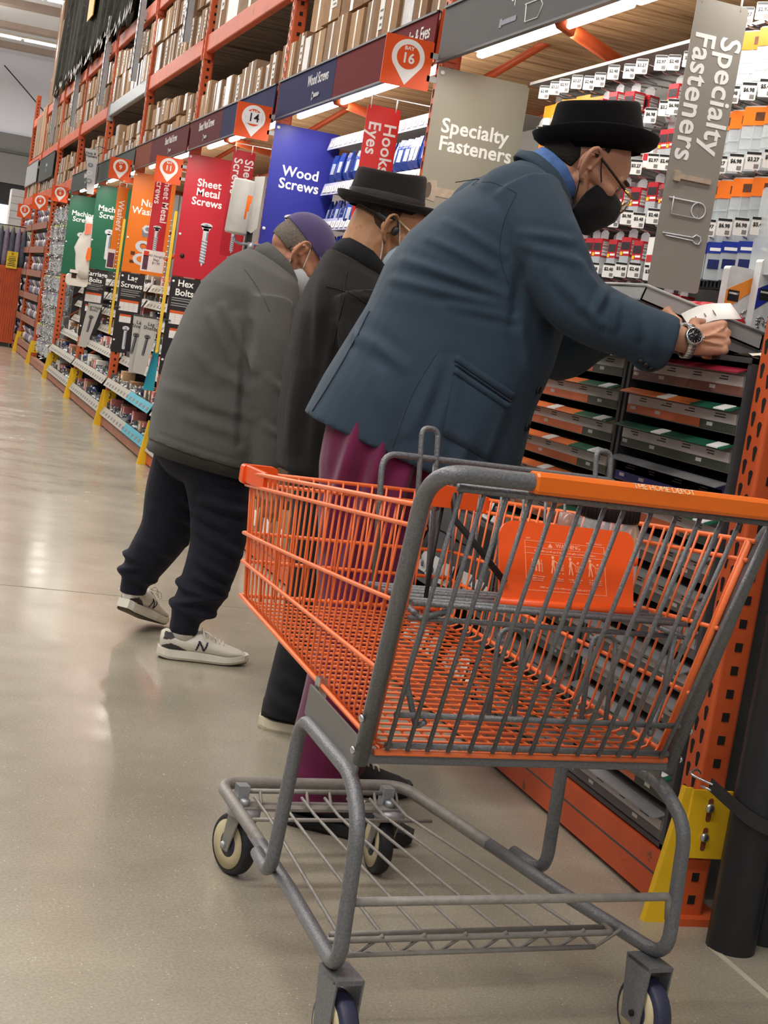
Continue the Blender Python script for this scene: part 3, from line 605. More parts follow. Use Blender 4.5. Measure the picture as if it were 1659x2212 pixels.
# ---- bay markers: square orange flags standing out into the aisle
MARK = pm('marker_orange', S(226, 84, 28), 0.42, 0, 0.03, 4)
def marker(k, num, label, zc=2.08, w=0.178, x1=None, dim=False, hand=False):
    y = U[k] - 0.004; x1 = RX - 0.04 if x1 is None else x1; cx = x1 - w / 2
    r = thing('bay_marker', label, 'bay marker', (cx, y, zc - w / 2), group='orange bay markers')
    b = MB(); b.rbox((cx, y + 0.002, zc), (w, 0.004, w * 0.96), 0.006, 0, axis=1); b.bbox((x1 - 0.01, y, zc - 0.05), (RX, y + 0.006, zc - 0.03), 1); b.bbox((x1 - 0.01, y, zc + 0.03), (RX, y + 0.006, zc + 0.05), 1); b.build('sign_board', [MARK, LGREY], r)
    R0 = w * 0.34; c = (cx, zc + w * 0.10); pts = []
    a0 = math.radians(-28)
    for i in range(31):
        a = a0 + (PI - 2 * a0) * i / 30; pts.append((c[0] + R0 * math.cos(a), y - 0.001, c[1] + R0 * math.sin(a)))
    pts.append((c[0], y - 0.001, zc - w * 0.44))
    b = MB(); b.poly(pts, 0.001, (0, 1, 0), 0); b.poly([(c[0] + R0 * 0.70 * math.cos(t), y - 0.0018, c[1] + R0 * 0.70 * math.sin(t)) for t in [2 * PI * i / 28 for i in range(28)]], 0.0008, (0, 1, 0), 1)
    if hand: b.bbox((c[0] - R0 * 0.68, y - 0.0026, c[1] - R0 * 0.52), (c[0] + R0 * 0.68, y - 0.0018, c[1] + R0 * 0.46), 0)
    b.build('pin_symbol', [WHITE, MARK], r)
    text('BAY', w * 0.10, frame_xz(c[0], y - 0.0022, c[1] + R0 * 0.48), WHITE, r, bold=0.03, width=1.1)
    if hand: text(num, w * 0.33, frame_xz(c[0], y - 0.003, c[1] - R0 * 0.03), BLACKP, r, name='handwritten_number', bold=0.01)
    else: text(num, w * 0.27, frame_xz(c[0], y - 0.0022, c[1] - R0 * 0.1), WHITE, r, bold=0.03)
marker(1, '16', 'orange bay marker with a white pin numbered 16'); marker(2, '14', 'orange bay marker with handwritten 14 on a white sticker', zc=2.075, hand=True); marker(3, '11', 'orange bay marker numbered 11', zc=1.955)
marker(4, '9', 'orange bay marker numbered 9', zc=2.09); marker(6, '6', 'orange bay marker numbered 6', zc=2.065); marker(7, '4', 'orange bay marker numbered 4', zc=2.05, w=0.2); marker(8, '2', 'small far orange bay marker numbered 2', zc=2.0, w=0.2)

# ---- narrow flag signs hung on wire arms
def flag(y, x0, x1, z1, z0, mat, lines, label, size, icon=None, tz=None, bold=0.02, x_arm=None, txm=None):
    r = thing('flag_sign', label, 'flag sign', ((x0 + x1) / 2, y, z0), group='narrow flag signs at the bays')
    w = x1 - x0
    b = MB(); b.rbox(((x0 + x1) / 2, y + 0.0015, (z0 + z1) / 2), (w, 0.003, z1 - z0), 0.008, 0, axis=1); b.build('sign_board', mat, r)
    text(lines, size, frame_down((x0 + x1) / 2 if txm is None else txm, y - 0.0005, tz if tz else z1 - 0.05), WHITE, r, align='LEFT', bold=bold, line=0.9, spacing=1.03)
    b = MB(); zt = z1 + 0.035
    b.tube([(x0 + 0.012, y + 0.0015, z1 - 0.012), (x0 + 0.012, y + 0.0015, zt), (x_arm or RX + 0.3, y + 0.0015, zt)], 0.0028, 0, 6)
    b.tube([(x1 - 0.02, y + 0.0015, z1 - 0.012), (x1 - 0.02, y + 0.0015, zt)], 0.0028, 0, 6); b.build('wire_hanger', WHITE, r)
    return r
FY = 3.24
r = flag(FY, 1.625, 1.757, 1.998, 1.345, SIGNMAT['steel'], 'Specialty\nFasteners', 'tall steel grey flag sign reading Specialty Fasteners at the right', 0.073, tz=1.925)
b = MB(); M = frame_xz(1.689, FY - 0.001, 1.60)
b.rbox((0.0, 0.0, 0.002), (0.095, 0.011, 0.006), 0.002, 0, M); b.rbox((-0.04, 0.0, 0.003), (0.016, 0.024, 0.008), 0.003, 0, M); b.build('bolt_picture', [PRINT_TAN], r)
b = MB(); 
P_ = [(-0.05, 0.012), (0.03, 0.012)] + [(0.03 + 0.018 * math.sin(t), -0.006 + 0.018 * math.cos(t)) for t in [PI * 2 * i / 22 for i in range(23)]] + [(0.03, -0.024), (-0.038, -0.024), (-0.038, 0.016)]
b.tube([tuple(M @ Vector((p[0], p[1] - 0.062, 0.0015))) for p in P_], 0.0016, 0, 6); b.build('clip_picture', PRINT_METAL, r)
b = MB(); b.tube([tuple(M @ Vector((p[0], p[1] - 0.134, 0.0015))) for p in ((-0.05, 0.003), (0.028, 0.004), (0.036, 0.011), (0.047, 0.008), (0.05, 0), (0.046, -0.009), (0.036, -0.009), (0.028, -0.003), (-0.042, -0.002))], 0.0017, 0, 6); b.build('pin_picture', PRINT_METAL, r)
flag(5.60, 1.558, 1.688, 1.957, 1.36, SIGNMAT['bright_red'], 'Hooks\nEyes', 'bright red flag sign reading Hooks Eyes above the middle hat', 0.066, tz=1.90)
r = flag(8.1, 1.572, 1.69, 1.95, 1.40, SIGNMAT['red'], 'Sheet Metal\nScrews', 'red flag sign half hidden by the white bag roll', 0.064, tz=1.91); screw_icon(frame_xz(1.632, 8.099, 1.565), 0.15, 'pan', r)
r = flag(10.6, 1.558, 1.672, 1.95, 1.31, SIGNMAT['red'], 'Sheet Metal\nScrews', 'red flag sign under the 11 marker with a price card', 0.062, tz=1.925); screw_icon(frame_xz(1.612, 10.599, 1.60), 0.20, 'pan', r)
b = MB(); b.bbox((1.535, 10.592, 1.285), (1.69, 10.598, 1.43), 0); b.bbox((1.545, 10.590, 1.295), (1.58, 10.593, 1.39), 1); b.bbox((1.545, 10.590, 1.385), (1.58, 10.593, 1.42), 2); b.build('price_card', [PAPER, pm('purple_photo', S(88, 52, 74), 0.6, 0, 0.3, 60), pm('red_corner', S(212, 60, 40), 0.6)], r)
text('All Hanging\nBags\n$1.98', 0.024, frame_xz(1.635, 10.5915, 1.37), pm('grey_ink', S(70, 66, 66)), r, name='price_print', line=1.0)
flag(13.1, 1.628, 1.715, 1.97, 1.30, SIGNMAT['amber'], 'Washers', 'narrow amber flag sign reading Washers', 0.068, tz=1.86)
b = MB(); b.bbox((1.61, 13.09, 1.29), (1.675, 13.098, 1.45), 0); b.bbox((1.617, 13.088, 1.30), (1.67, 13.091, 1.42), 1); b.build('price_card', [PAPER, pm('purple_photo', S(88, 52, 74))], bpy.data.objects['flag_sign.004'])
# dangling Nuts & Washers card high up by the 9 marker
r = thing('hanging_card', 'pale hanging card picturing nuts and washers above the far green panel', 'hanging card', (1.6, 15.2, 1.98), group=None)
b = MB(); b.poly([(1.53, 15.2, 2.40), (1.655, 15.2, 2.40), (1.665, 15.2, 1.98), (1.60, 15.2, 1.98), (1.575, 15.2, 2.2)], 0.003, (0, 1, 0), 0); b.build('card', pm('pale_card', S(186, 184, 184), 0.5, 0, 0.03), r)
text('Nuts &\nWashers', 0.033, frame_xz(1.592, 15.199, 2.345), BLACKP, r, bold=0.02, line=0.8)
b = MB(); M = frame_xz(1.60, 15.199, 2.25); ringpic(b, M, 0, 0.0, 0.026, 0.01, 1); ringpic(b, M, 0, -0.075, 0.028, 0.013, 0); ringpic(b, M, 0.005, -0.15, 0.028, 0.018, 1); b.tube([(1.6, 15.2, 2.40), (1.66, 15.22, 2.44), (1.735, 15.36, 2.44)], 0.004, 1, 5); b.build('washer_picture', [PRINT_METAL, PRINT_DARK], r)

# ---- small white pocket cards that lean out from the posts: carriage bolts, lag shields
def leafcard(pts, y, words_, tsize, tpos, label, icon=True, frame_top=True):
    r = thing('divider_card', label, 'divider card', (sum(p[0] for p in pts) / len(pts), y, min(p[1] for p in pts)), group='white divider cards leaning from the posts')
    b = MB(); b.poly([(p[0], y, p[1]) for p in pts], 0.012, (0, 1, 0), 0); b.build('card', pm('divider_card_white', S(178, 176, 170), 0.5, 0, 0.03, 5), r)
    b = MB(); b.bbox((pts[0][0], y - 0.002, pts[0][1] - 0.006), (pts[1][0], y + 0.014, pts[0][1] + 0.006), 0); b.bbox((pts[1][0] - 0.03, y + 0.002, pts[0][1] - 0.004), (RX + 0.02, y + 0.03, pts[0][1] + 0.004), 0); b.build('card_clip', DGREY, r)
    text(words_, tsize, frame_xz(tpos[0], y - 0.0005, tpos[1]) @ Matrix.Rotation(math.radians(-3), 4, 'Z'), BLACKP, r, bold=0.01, line=0.8)
    if icon: screw_icon(frame_xz(tpos[0] - 0.012, y - 0.001, tpos[1] - 0.06) @ Matrix.Rotation(math.radians(-7), 4, 'Z'), 0.14, 'round', r, mats=[pm('grey_ink2', S(96, 92, 96)), BLACKP])
    return r
leafcard([(1.482, 0.99), (1.592, 0.985), (1.505, 0.62), (1.44, 0.625)], U[4] - 0.02, 'Carriage\nBolts', 0.032, (1.528, 0.945), 'white divider card reading Carriage Bolts')
leafcard([(1.50, 0.985), (1.60, 0.98), (1.605, 0.6), (1.515, 0.6)], U[3] + 0.02, 'Lag\nShields', 0.034, (1.545, 0.925), 'white Lag Shields card half hidden behind another')
leafcard([(1.555, 0.985), (1.675, 0.975), (1.615, 0.598), (1.535, 0.61)], U[3] - 0.02, 'Lag\nShields', 0.034, (1.615, 0.925), 'front white divider card reading Lag Shields')
# yellow strips of hanging screws along two posts
for k, lab in ((3, 'yellow clip strip of small hooks beside the red panel'), (4, 'yellow clip strip of small hooks beside the orange panel')):
    y = U[k] - 0.03
    r = thing('clip_strip', lab, 'clip strip', (RX - 0.05, y, 0.77), group='yellow clip strips on the posts')
    b = MB(); b.rbox((RX - 0.045, y, 1.235), (0.022, 0.006, 0.93), 0.003, 0); b.ell((RX - 0.045, y, 0.765), (0.012, 0.008, 0.012), 0, seg=10, rows=6); b.build('strip', pm('clip_strip_yellow', S(226, 184, 58), 0.4, 0, 0.05), r)
    b = MB()
    for j in range(24):
        z = 0.85 + 0.034 * j; b.ell((RX - 0.068, y - 0.004, z), (0.009, 0.006, 0.006), 0, seg=8, rows=5); b.tube([(RX - 0.068, y, z), (RX - 0.045, y, z)], 0.002, 0, 5)
    b.build('screw_heads', STEEL, r)
# white roll of plastic bags on its bracket, before the blue panel
r = thing('bag_roll', 'white roll of plastic bags mounted left of the blue panel', 'bag roll', (1.565, 7.72, 1.45))
BAGW = pm('bag_roll_white', S(186, 184, 178), 0.4, 0, 0.08, 14, 0.15, 25)
b = MB(); b.lathe([(0.018, -0.003), (0.052, 0), (0.056, 0.01), (0.055, 0.26), (0.051, 0.27), (0.018, 0.268), (0.018, 0.27)], (1.565, 7.72, 1.505), (0.04, 0, 1), 0, 28); b.build('roll', BAGW, r)
b = MB(); b.lathe([(0.0555, 0.0), (0.0562, 0.001), (0.0562, 0.12), (0.0555, 0.121)], (1.567, 7.72, 1.58), (0.04, 0, 1), 0, 28)
keep = [f for f in range(len(b.f))]; o = b.build('printed_band', pm('orange_print', S(228, 110, 30), 0.5), r); bm = bmesh.new(); bm.from_mesh(o.data)
bmesh.ops.delete(bm, geom=[f for f in bm.faces if not (f.calc_center_median().x > 1.585 and f.calc_center_median().y < 7.72)], context='FACES'); bm.to_mesh(o.data); bm.free()
b = MB(); b.tube([(1.565, 7.72, 1.49), (1.565, 7.72, 1.47), (1.60, 7.74, 1.46), (1.70, 7.76, 1.47), (1.735, 7.83, 1.47)], 0.008, 0, 8); b.lathe([(0.001, 0), (0.022, 0), (0.022, 0.03), (0.001, 0.03)], (1.64, 7.75, 1.455), (1, 0, 0), 0, 12); b.bbox((1.63, 7.75, 1.42), (1.66, 7.78, 1.62), 1); b.build('bracket', [GALV, BLACKP], r)
b = MB(); b.add([(1.625, 7.72, 1.80), (1.675, 7.72, 1.81), (1.672, 7.72, 1.55), (1.645, 7.72, 1.52), (1.622, 7.73, 1.53)], [(0, 1, 2, 3, 4)], 0); b.add([(1.625, 7.724, 1.80), (1.675, 7.724, 1.81), (1.672, 7.724, 1.55), (1.645, 7.724, 1.52), (1.622, 7.734, 1.53)], [(4, 3, 2, 1, 0)], 0); b.build('loose_bag', BAGW, r)
# second bag roll with its torn bag hanging over the far green panel
r = thing('torn_plastic_bag', 'crumpled white plastic bag with orange print hanging by the far green panel', 'plastic bag', (1.62, 15.0, 1.2))
BAGF = pm('thin_bag_film', S(222, 216, 208), 0.3, 0, 0.06, 10, 0.3, 14, alpha=0.85)
b = MB(); prof = [(1.755, 1.60, 1.665), (1.70, 1.60, 1.672), (1.62, 1.605, 1.676), (1.54, 1.56, 1.68), (1.46, 1.53, 1.68), (1.40, 1.55, 1.685), (1.33, 1.555, 1.69), (1.26, 1.565, 1.695), (1.18, 1.60, 1.70)]
rings = []
for i, (z, xa, xb) in enumerate(prof):
    ring = []
    for q in range(20):
        a = 2 * PI * q / 20; ring.append(((xa + xb) / 2 + (xb - xa) / 2 * math.cos(a), 15.0 + (0.03 if i < 3 else 0.022) * math.sin(a) * (1 + 0.3 * math.sin(3 * a + i * 2)), z + 0.006 * math.sin(2 * a + i)))
    rings.append(ring)
b.loft(rings, 0); b.build('bag', BAGF, r)
b = MB(); b.poly([(1.607, 14.966, 1.69), (1.668, 14.966, 1.695), (1.662, 14.966, 1.60), (1.605, 14.966, 1.585)], 0.002, (0, 1, 0), 0); b.poly([(1.655, 14.974, 1.47), (1.688, 14.974, 1.475), (1.692, 14.974, 1.36), (1.66, 14.974, 1.34), (1.645, 14.974, 1.38)], 0.002, (0, 1, 0), 1); b.build('printed_patch', [pm('faded_red_print', S(218, 120, 92), 0.5, 0, 0.1, 30), pm('orange_print', S(228, 110, 30))], r)
r = thing('white_tray', 'white plastic tray under the crumpled bag', 'tray', (1.60, 15.0, 1.12))
b = MB(); b.rbox((1.60, 15.06, 1.15), (0.20, 0.12, 0.11), 0.03, 0, axis=1); b.bbox((1.66, 15.1, 1.13), (1.74, 15.37, 1.15), 0); b.rbox((1.56, 15.0, 1.23), (0.08, 0.06, 0.03), 0.01, 0); b.build('tray', pm('tray_white', S(214, 206, 196), 0.5, 0, 0.05, 10), r)
b = MB(); b.bbox((1.54, 14.998, 1.165), (1.585, 15.0, 1.215), 0); b.build('label', pm('dark_label', S(60, 26, 26), 0.5, 0, 0.2, 50), r)
# ================================================================== nearest bay: pegboard, hooks, packs, drawer cabinets
PEG = pm('pegboard_grey', S(92, 89, 86), 0.6, 0, 0.04, 4)
r = thing('pegboard', 'grey pegboard wall behind the hanging packs of the nearest bay', 'pegboard', (2.16, 4.05, 1.2))
b = MB(); b.bbox((2.16, 2.88, 1.2), (2.175, 5.28, 2.12), 0)
for i in range(40):
    for j in range(15): b.box((2.1598, 2.94 + 0.06 * i, 1.24 + 0.06 * j), (0.001, 0.007, 0.007), 1)
b.build('board', [PEG, HOLE], r)
b = MB(); b.bbox((2.02, 2.9, 2.075), (2.16, 5.2, 2.085), 0); b.build('top_rail', LGREY, r)
RED = pm('pack_red', S(186, 34, 44), 0.35, 0, 0.06, 30)
def barcode_mat():
    m = bpy.data.materials.new('barcode_label'); m.use_nodes = True; nt = m.node_tree; N = nt.nodes; L = nt.links
    tc = N.new('ShaderNodeTexCoord'); mp = N.new('ShaderNodeMapping'); mp.inputs['Scale'].default_value = (0, 0, 190); wv = N.new('ShaderNodeTexNoise'); wv.inputs['Scale'].default_value = 1.7; wv.inputs['Detail'].default_value = 1
    L.new(tc.outputs['Object'], mp.inputs[0]); L.new(mp.outputs[0], wv.inputs['Vector']); rp = N.new('ShaderNodeValToRGB'); e = rp.color_ramp.elements; e[0].position = 0.46; e[1].position = 0.5; e[0].color = (*S(60, 58, 60), 1); e[1].color = (*S(214, 210, 206), 1)
    L.new(wv.outputs[0], rp.inputs[0]); L.new(rp.outputs[0], N['Principled BSDF'].inputs['Base Color']); return m
BARC = barcode_mat(); SCREWS = pm('loose_screws', S(150, 150, 148), 0.35, 0.5, 0.45, 90, 0.5, 120)
def link_tree(src, loc, rz, label, group, scale=None):
    c = copy_tree(src); c.location = loc; c.rotation_euler = (0, 0, rz); c['label'] = label; c['group'] = group
    if scale: c.scale = scale
    return c
# --- hook with its price tag
TAGS = []
for pr in ('$2.97', '$5.48', '$3.27', '$6.98', '$2.48'):
    h = thing('peg_hook', 'x', 'peg hook', world=False)
    b = MB(); b.tube([(0.15, 0, 0), (0.03, 0, -0.004), (0.012, 0, -0.002), (0, 0, 0.012)], 0.0026, 0, 6); b.tube([(0.15, 0, 0.016), (0.0, 0, 0.034)], 0.0016, 0, 5); b.build('rod', STEEL, h)
    Mt = Matrix.Rotation(math.radians(38), 4, 'Z')
    b = MB(); b.rbox((-0.002, 0, 0.022), (0.0014, 0.039, 0.044), 0.003, 0, Mt, axis=0); b.bbox((-0.0034, -0.0185, 0.037), (-0.0027, 0.0185, 0.043), 1, Mt); b.bbox((-0.0034, -0.004, 0.004), (-0.0027, -0.016, 0.014), 2, Mt)
    tg = b.build('price_tag', [PAPER, BLACKP, pm('faded_print', S(120, 116, 114), 0.8)], h)
    text(pr, 0.013, Mt @ frame_yz(-0.0035, 0.0, 0.025), BLACKP, tg, bold=0.03, name='price_print', depth=0.0003)
    TAGS.append(h)
# --- red packs
PACKS = []
for v in range(3):
    p = thing('fastener_pack', 'x', 'hanging pack', world=False); hh = 0.105
    b = MB(); b.bbox((-0.02, -0.024, -0.055), (0.022, 0.024, 0), 0); b.bbox((-0.0208, -0.021, -0.036), (-0.02, 0.02, -0.014), 1); b.bbox((-0.0208, -0.021, -0.048), (-0.02, 0.006, -0.042), 2); b.bbox((-0.021, 0.010, -0.053), (-0.02, 0.021, -0.043), 3); b.build('card_box', [RED, pm('pack_dark_photo', S(50, 40, 44), 0.4, 0, 0.4, 120), WHITE, pm('pack_yellow_dot', S(240, 196, 30), 0.4)], p)
    b = MB(); b.bbox((-0.016, -0.0246, -0.052), (0.018, -0.024, -0.006), 0); b.build('barcode', BARC, p)
    b = MB(); b.loft([[(-0.02, -0.023, -0.055), (0.02, -0.023, -0.055), (0.02, 0.023, -0.055), (-0.02, 0.023, -0.055)], [(-0.019, -0.022, -0.09), (0.019, -0.022, -0.09), (0.019, 0.022, -0.09), (-0.019, 0.022, -0.09)], [(-0.012, -0.02, -hh), (0.012, -0.02, -hh), (0.012, 0.02, -hh), (-0.012, 0.02, -hh)]], 0, smooth=False); b.build('clear_pouch', MILKY, p)
    b = MB(); rq = random.Random(v)
    for q in range(7): 
        a = Vector((rq.uniform(-.012, .012), rq.uniform(-.016, .016), rq.uniform(-.095, -.065))); b.tube([a, a + Vector((rq.uniform(-.01, .01), rq.uniform(-.015, .015), rq.uniform(-.012, .012)))], 0.0022, 0, 5)
    b.build('screws', STEEL, p)
    b = MB(); b.poly([(0, -0.022, 0), (0, 0.022, 0), (0, 0.022, 0.02), (0, 0.008, 0.028), (0, -0.008, 0.028), (0, -0.022, 0.02)], 0.001, (1, 0, 0), 0); b.build('hang_tab', CLEAR, p)
    PACKS.append(p)
WPACK = thing('fastener_pack', 'x', 'hanging pack', world=False)
b = MB(); b.bbox((-0.02, -0.024, -0.09), (0.022, 0.024, 0), 0); b.bbox((-0.0208, -0.021, -0.07), (-0.02, 0.02, -0.05), 1); b.build('card_box', [PAPER, RED], WPACK)
OPACK = thing('hole_saw_pack', 'x', 'hanging pack', world=False)
b = MB(); b.poly([(0, -0.05, -0.13), (0, 0.05, -0.13), (0, 0.05, 0.02), (0, -0.05, 0.02)], 0.003, (1, 0, 0), 0); b.build('backing_card', pm('amber_card', S(238, 140, 20), 0.4, 0, 0.06, 20), OPACK)
b = MB(); b.lathe([(0.001, -0.02), (0.034, -0.018), (0.038, 0.0), (0.038, 0.004)], (0.0, 0.0, -0.06), (1, 0, 0), 0, 20); b.ell((-0.012, 0.008, -0.085), (0.012, 0.012, 0.014), 1, seg=10, rows=6); b.build('blister', [MILKY, STEEL], OPACK)
HR = random.Random(3); ROWZ = (2.0, 1.86, 1.715, 1.555, 1.405)
RN = ('top', 'second', 'third', 'fourth', 'lowest')
for ri, z in enumerate(ROWZ):
    y = 3.80; i = 0
    while y < 4.98:
        i += 1
        x = 1.99 + HR.uniform(-0.012, 0.012); zz = z + HR.uniform(-0.008, 0.008)
        link_tree(HR.choice(TAGS), (x, y, zz), 0, 'wire peg hook with white price tag, %s from near end of the %s row' % (ORD[i], RN[ri]), 'peg hooks with price tags')
        if y > 4.55 and ri < 3: src, nm = OPACK, 'amber blister pack'
        elif ri == 0 and HR.random() < 0.45: src = None
        elif HR.random() < 0.12: src, nm = WPACK, 'white boxed pack'
        else: src, nm = HR.choice(PACKS), 'red carded fastener pack'
        if src:
            link_tree(src, (x + 0.03, y, zz - 0.035), math.radians(HR.uniform(-8, 12)), '%s %s from near end of the %s hook row' % (nm, ORD[i], RN[ri]), 'packs on the peg hooks')
            if HR.random() < 0.5 and src in PACKS: link_tree(HR.choice(PACKS), (x + 0.078, y + 0.004, zz - 0.036), math.radians(HR.uniform(5, 20)), 'red pack hung behind the %s pack of the %s hook row' % (ORD[i], RN[ri]), 'packs on the peg hooks')
        y += HR.uniform(0.08, 0.098)
# --- clear organisers at the near end, right of the flag sign
def organiser(v):
    p = thing('clear_organiser', 'x', 'hanging pack', world=False)
    b = MB(); b.rbox((0, 0, -0.10), (0.03, 0.075, 0.20), 0.006, 0, axis=0); b.build('clear_case', MILKY, p)
    b = MB(); b.bbox((-0.0165, -0.0375, -0.06), (0.0165, 0.0375, -0.004), 0); b.bbox((-0.0172, -0.03, -0.045), (-0.0165, 0.0, -0.02), 1); b.build('card_header', [pm('bright_orange_card', S(244, 120, 24), 0.4, 0, 0.04), pm('brown_patch', S(96, 56, 34), 0.4, 0, 0.2, 80)], p)
    b = MB()
    for j in range(3): b.bbox((-0.0175, -0.036, -0.10 - 0.033 * j), (0.0175, 0.036, -0.097 - 0.033 * j), 0)
    b.bbox((-0.0175, -0.002, -0.195), (0.0175, 0.002, -0.06), 0); b.build('divider', CLEAR, p)
    b = MB(); rq = random.Random(v)
    for q in range(16):
        a = Vector((rq.uniform(-.009, .009), rq.uniform(-.03, .03), rq.uniform(-.185, -.07))); b.tube([a, a + Vector((rq.uniform(-.01, .01), rq.uniform(-.018, .018), rq.uniform(-.012, .012)))], 0.0022, 0, 5)
    b.build('screws', STEEL, p); return p
ORGS = [organiser(v) for v in range(2)]
def bluepack():
    p = thing('screw_pack', 'x', 'hanging pack', world=False)
    b = MB(); b.rbox((0, 0, -0.06), (0.03, 0.06, 0.12), 0.006, 0, axis=0); b.build('pouch', MILKY, p)
    b = MB(); b.bbox((-0.016, -0.031, -0.035), (0.016, 0.031, 0), 0); b.bbox((-0.0166, -0.02, -0.028), (-0.016, 0.02, -0.018), 1); b.build('card_header', [pm('royal_blue_card', S(30, 50, 150), 0.35, 0, 0.08, 30), WHITE], p)
    b = MB(); b.bbox((-0.0166, -0.02, -0.085), (-0.016, 0.02, -0.055), 0); b.build('label', pm('dark_blue_print', S(24, 34, 96), 0.4, 0, 0.3, 60), p); return p
BLUEP = bluepack()
n = 0
for ri, (z, src, nm) in enumerate(((2.03, 0, 'orange topped clear organiser'), (1.835, 0, 'orange topped clear organiser'), (1.66, 0, 'orange topped clear organiser'), (1.50, 1, 'clear pack with royal blue header'))):
    y = 3.30; i = 0
    while y < 3.76:
        i += 1
        s = ORGS[HR.randrange(2)] if src == 0 else BLUEP
        link_tree(s, (1.965 + HR.uniform(-0.01, 0.01), y, z), math.radians(HR.uniform(12, 24)), '%s, %s from near end, %s row right of the flag' % (nm, ORD[i], RN[ri]), 'organisers at the near end of the pegboard', (1, 1, 0.8))
        link_tree(HR.choice(TAGS), (1.93, y + 0.02, z + 0.012), 0, 'peg hook with price tag above the organisers, %s from near end, %s row' % (ORD[i], RN[ri]), 'peg hooks with price tags')
        y += 0.082
for i, (y, z, sz, sx) in enumerate(((3.22, 1.90, 1.0, 1.6), (3.27, 1.62, 1.3, 1.4))):
    p = thing('parts_case', ('large clear parts case hung near the picture edge, upper of two', 'large clear parts case of pins hung right of the flag')[i], 'parts case', (1.95, y, z), group='large clear parts cases')
    b = MB(); b.rbox((1.95, y, z - 0.075 * sz), (0.04, 0.09 * sx, 0.16 * sz), 0.012, 0, axis=0); b.build('clear_case', MILKY, p)
    b = MB(); rq = random.Random(i)
    for q in range(26):
        a = Vector((1.95 + rq.uniform(-.012, .012), y + rq.uniform(-.05, .05), z - rq.uniform(.02, .14 * sz))); b.tube([a, a + Vector((rq.uniform(-.01, .01), rq.uniform(-.03, .03), rq.uniform(-.02, .02)))], 0.0018, 0, 5)
    b.build('pins', STEEL, p)
p = thing('yellow_edged_card', 'beige hanging card with a yellow edge at the picture right edge', 'hanging card', (1.93, 3.17, 1.47))
b = MB(); b.bbox((1.93, 3.13, 1.47), (1.935, 3.21, 1.62), 0); b.bbox((1.928, 3.205, 1.465), (1.937, 3.215, 1.625), 1); b.bbox((1.928, 3.13, 1.465), (1.937, 3.215, 1.473), 1); b.build('card', [pm('beige_card', S(190, 180, 160), 0.5), pm('vivid_yellow', S(238, 214, 30), 0.4)], p)
for i, z in enumerate((1.375, 1.345)):
    pass
p = thing('black_bit_rail', 'black rail of dark bits below the blue topped packs', 'bit rail', (1.99, 3.5, 1.385)); b = MB(); b.bbox((1.98, 3.33, 1.385), (2.0, 3.75, 1.425), 0)
for q in range(20): b.bbox((1.976, 3.34 + q * 0.02, 1.39), (1.98, 3.348 + q * 0.02, 1.42), 1)
b.build('rail', [BLACKP, pm('dark_bit', S(70, 70, 72), 0.3, 0.6)], p)
for i, (xa, xb, z1, col, lab) in enumerate(((1.865, 1.935, 1.43, S(226, 140, 50), 'translucent case with an amber band standing in the tray'), (1.925, 2.0, 1.455, S(28, 40, 150), 'translucent case with a royal blue band standing in the tray'))):
    y = 3.32 - 0.04 * i
    p = thing('organiser_case', lab, 'parts case', ((xa + xb) / 2, y, 1.28), group='two translucent cases in the tray')
    b = MB(); b.rbox(((xa + xb) / 2, y, (1.285 + z1) / 2), (xb - xa, 0.03, z1 - 1.285), 0.008, 0, axis=1); b.build('case', pm('frosted_case', S(206, 212, 212), 0.25, 0, 0.08, 40), p)
    b = MB(); zc = (1.285 + z1) / 2; b.poly([(xa + 0.001, y - 0.016, zc - 0.035), (xb - 0.001, y - 0.016, zc + 0.02), (xb - 0.001, y - 0.016, zc + 0.055), (xa + 0.001, y - 0.016, zc + 0.015)], 0.001, (0, 1, 0), 0); b.build('colour_band', pm('case_band_%d' % i, col, 0.4, 0, 0.04), p)
    b = MB(); b.bbox((xa + 0.006, y - 0.0168, zc - 0.01), (xa + 0.036, y - 0.016, zc + 0.016), 0); b.build('label', BLACKP, p)
    text('EVERBILT', 0.0062, frame_xz(xa + 0.021, y - 0.0172, zc + 0.008), WHITE, p, bold=0.03)
    b = MB(); rq = random.Random(i)
    for q in range(22):
        a = Vector((rq.uniform(xa + .008, xb - .008), y - 0.016, rq.uniform(1.295, 1.325))); b.tube([a, a + Vector((rq.uniform(-.012, .012), 0, rq.uniform(-.01, .01)))], 0.0016, 0, 5)
    b.build('screws', STEEL, p)
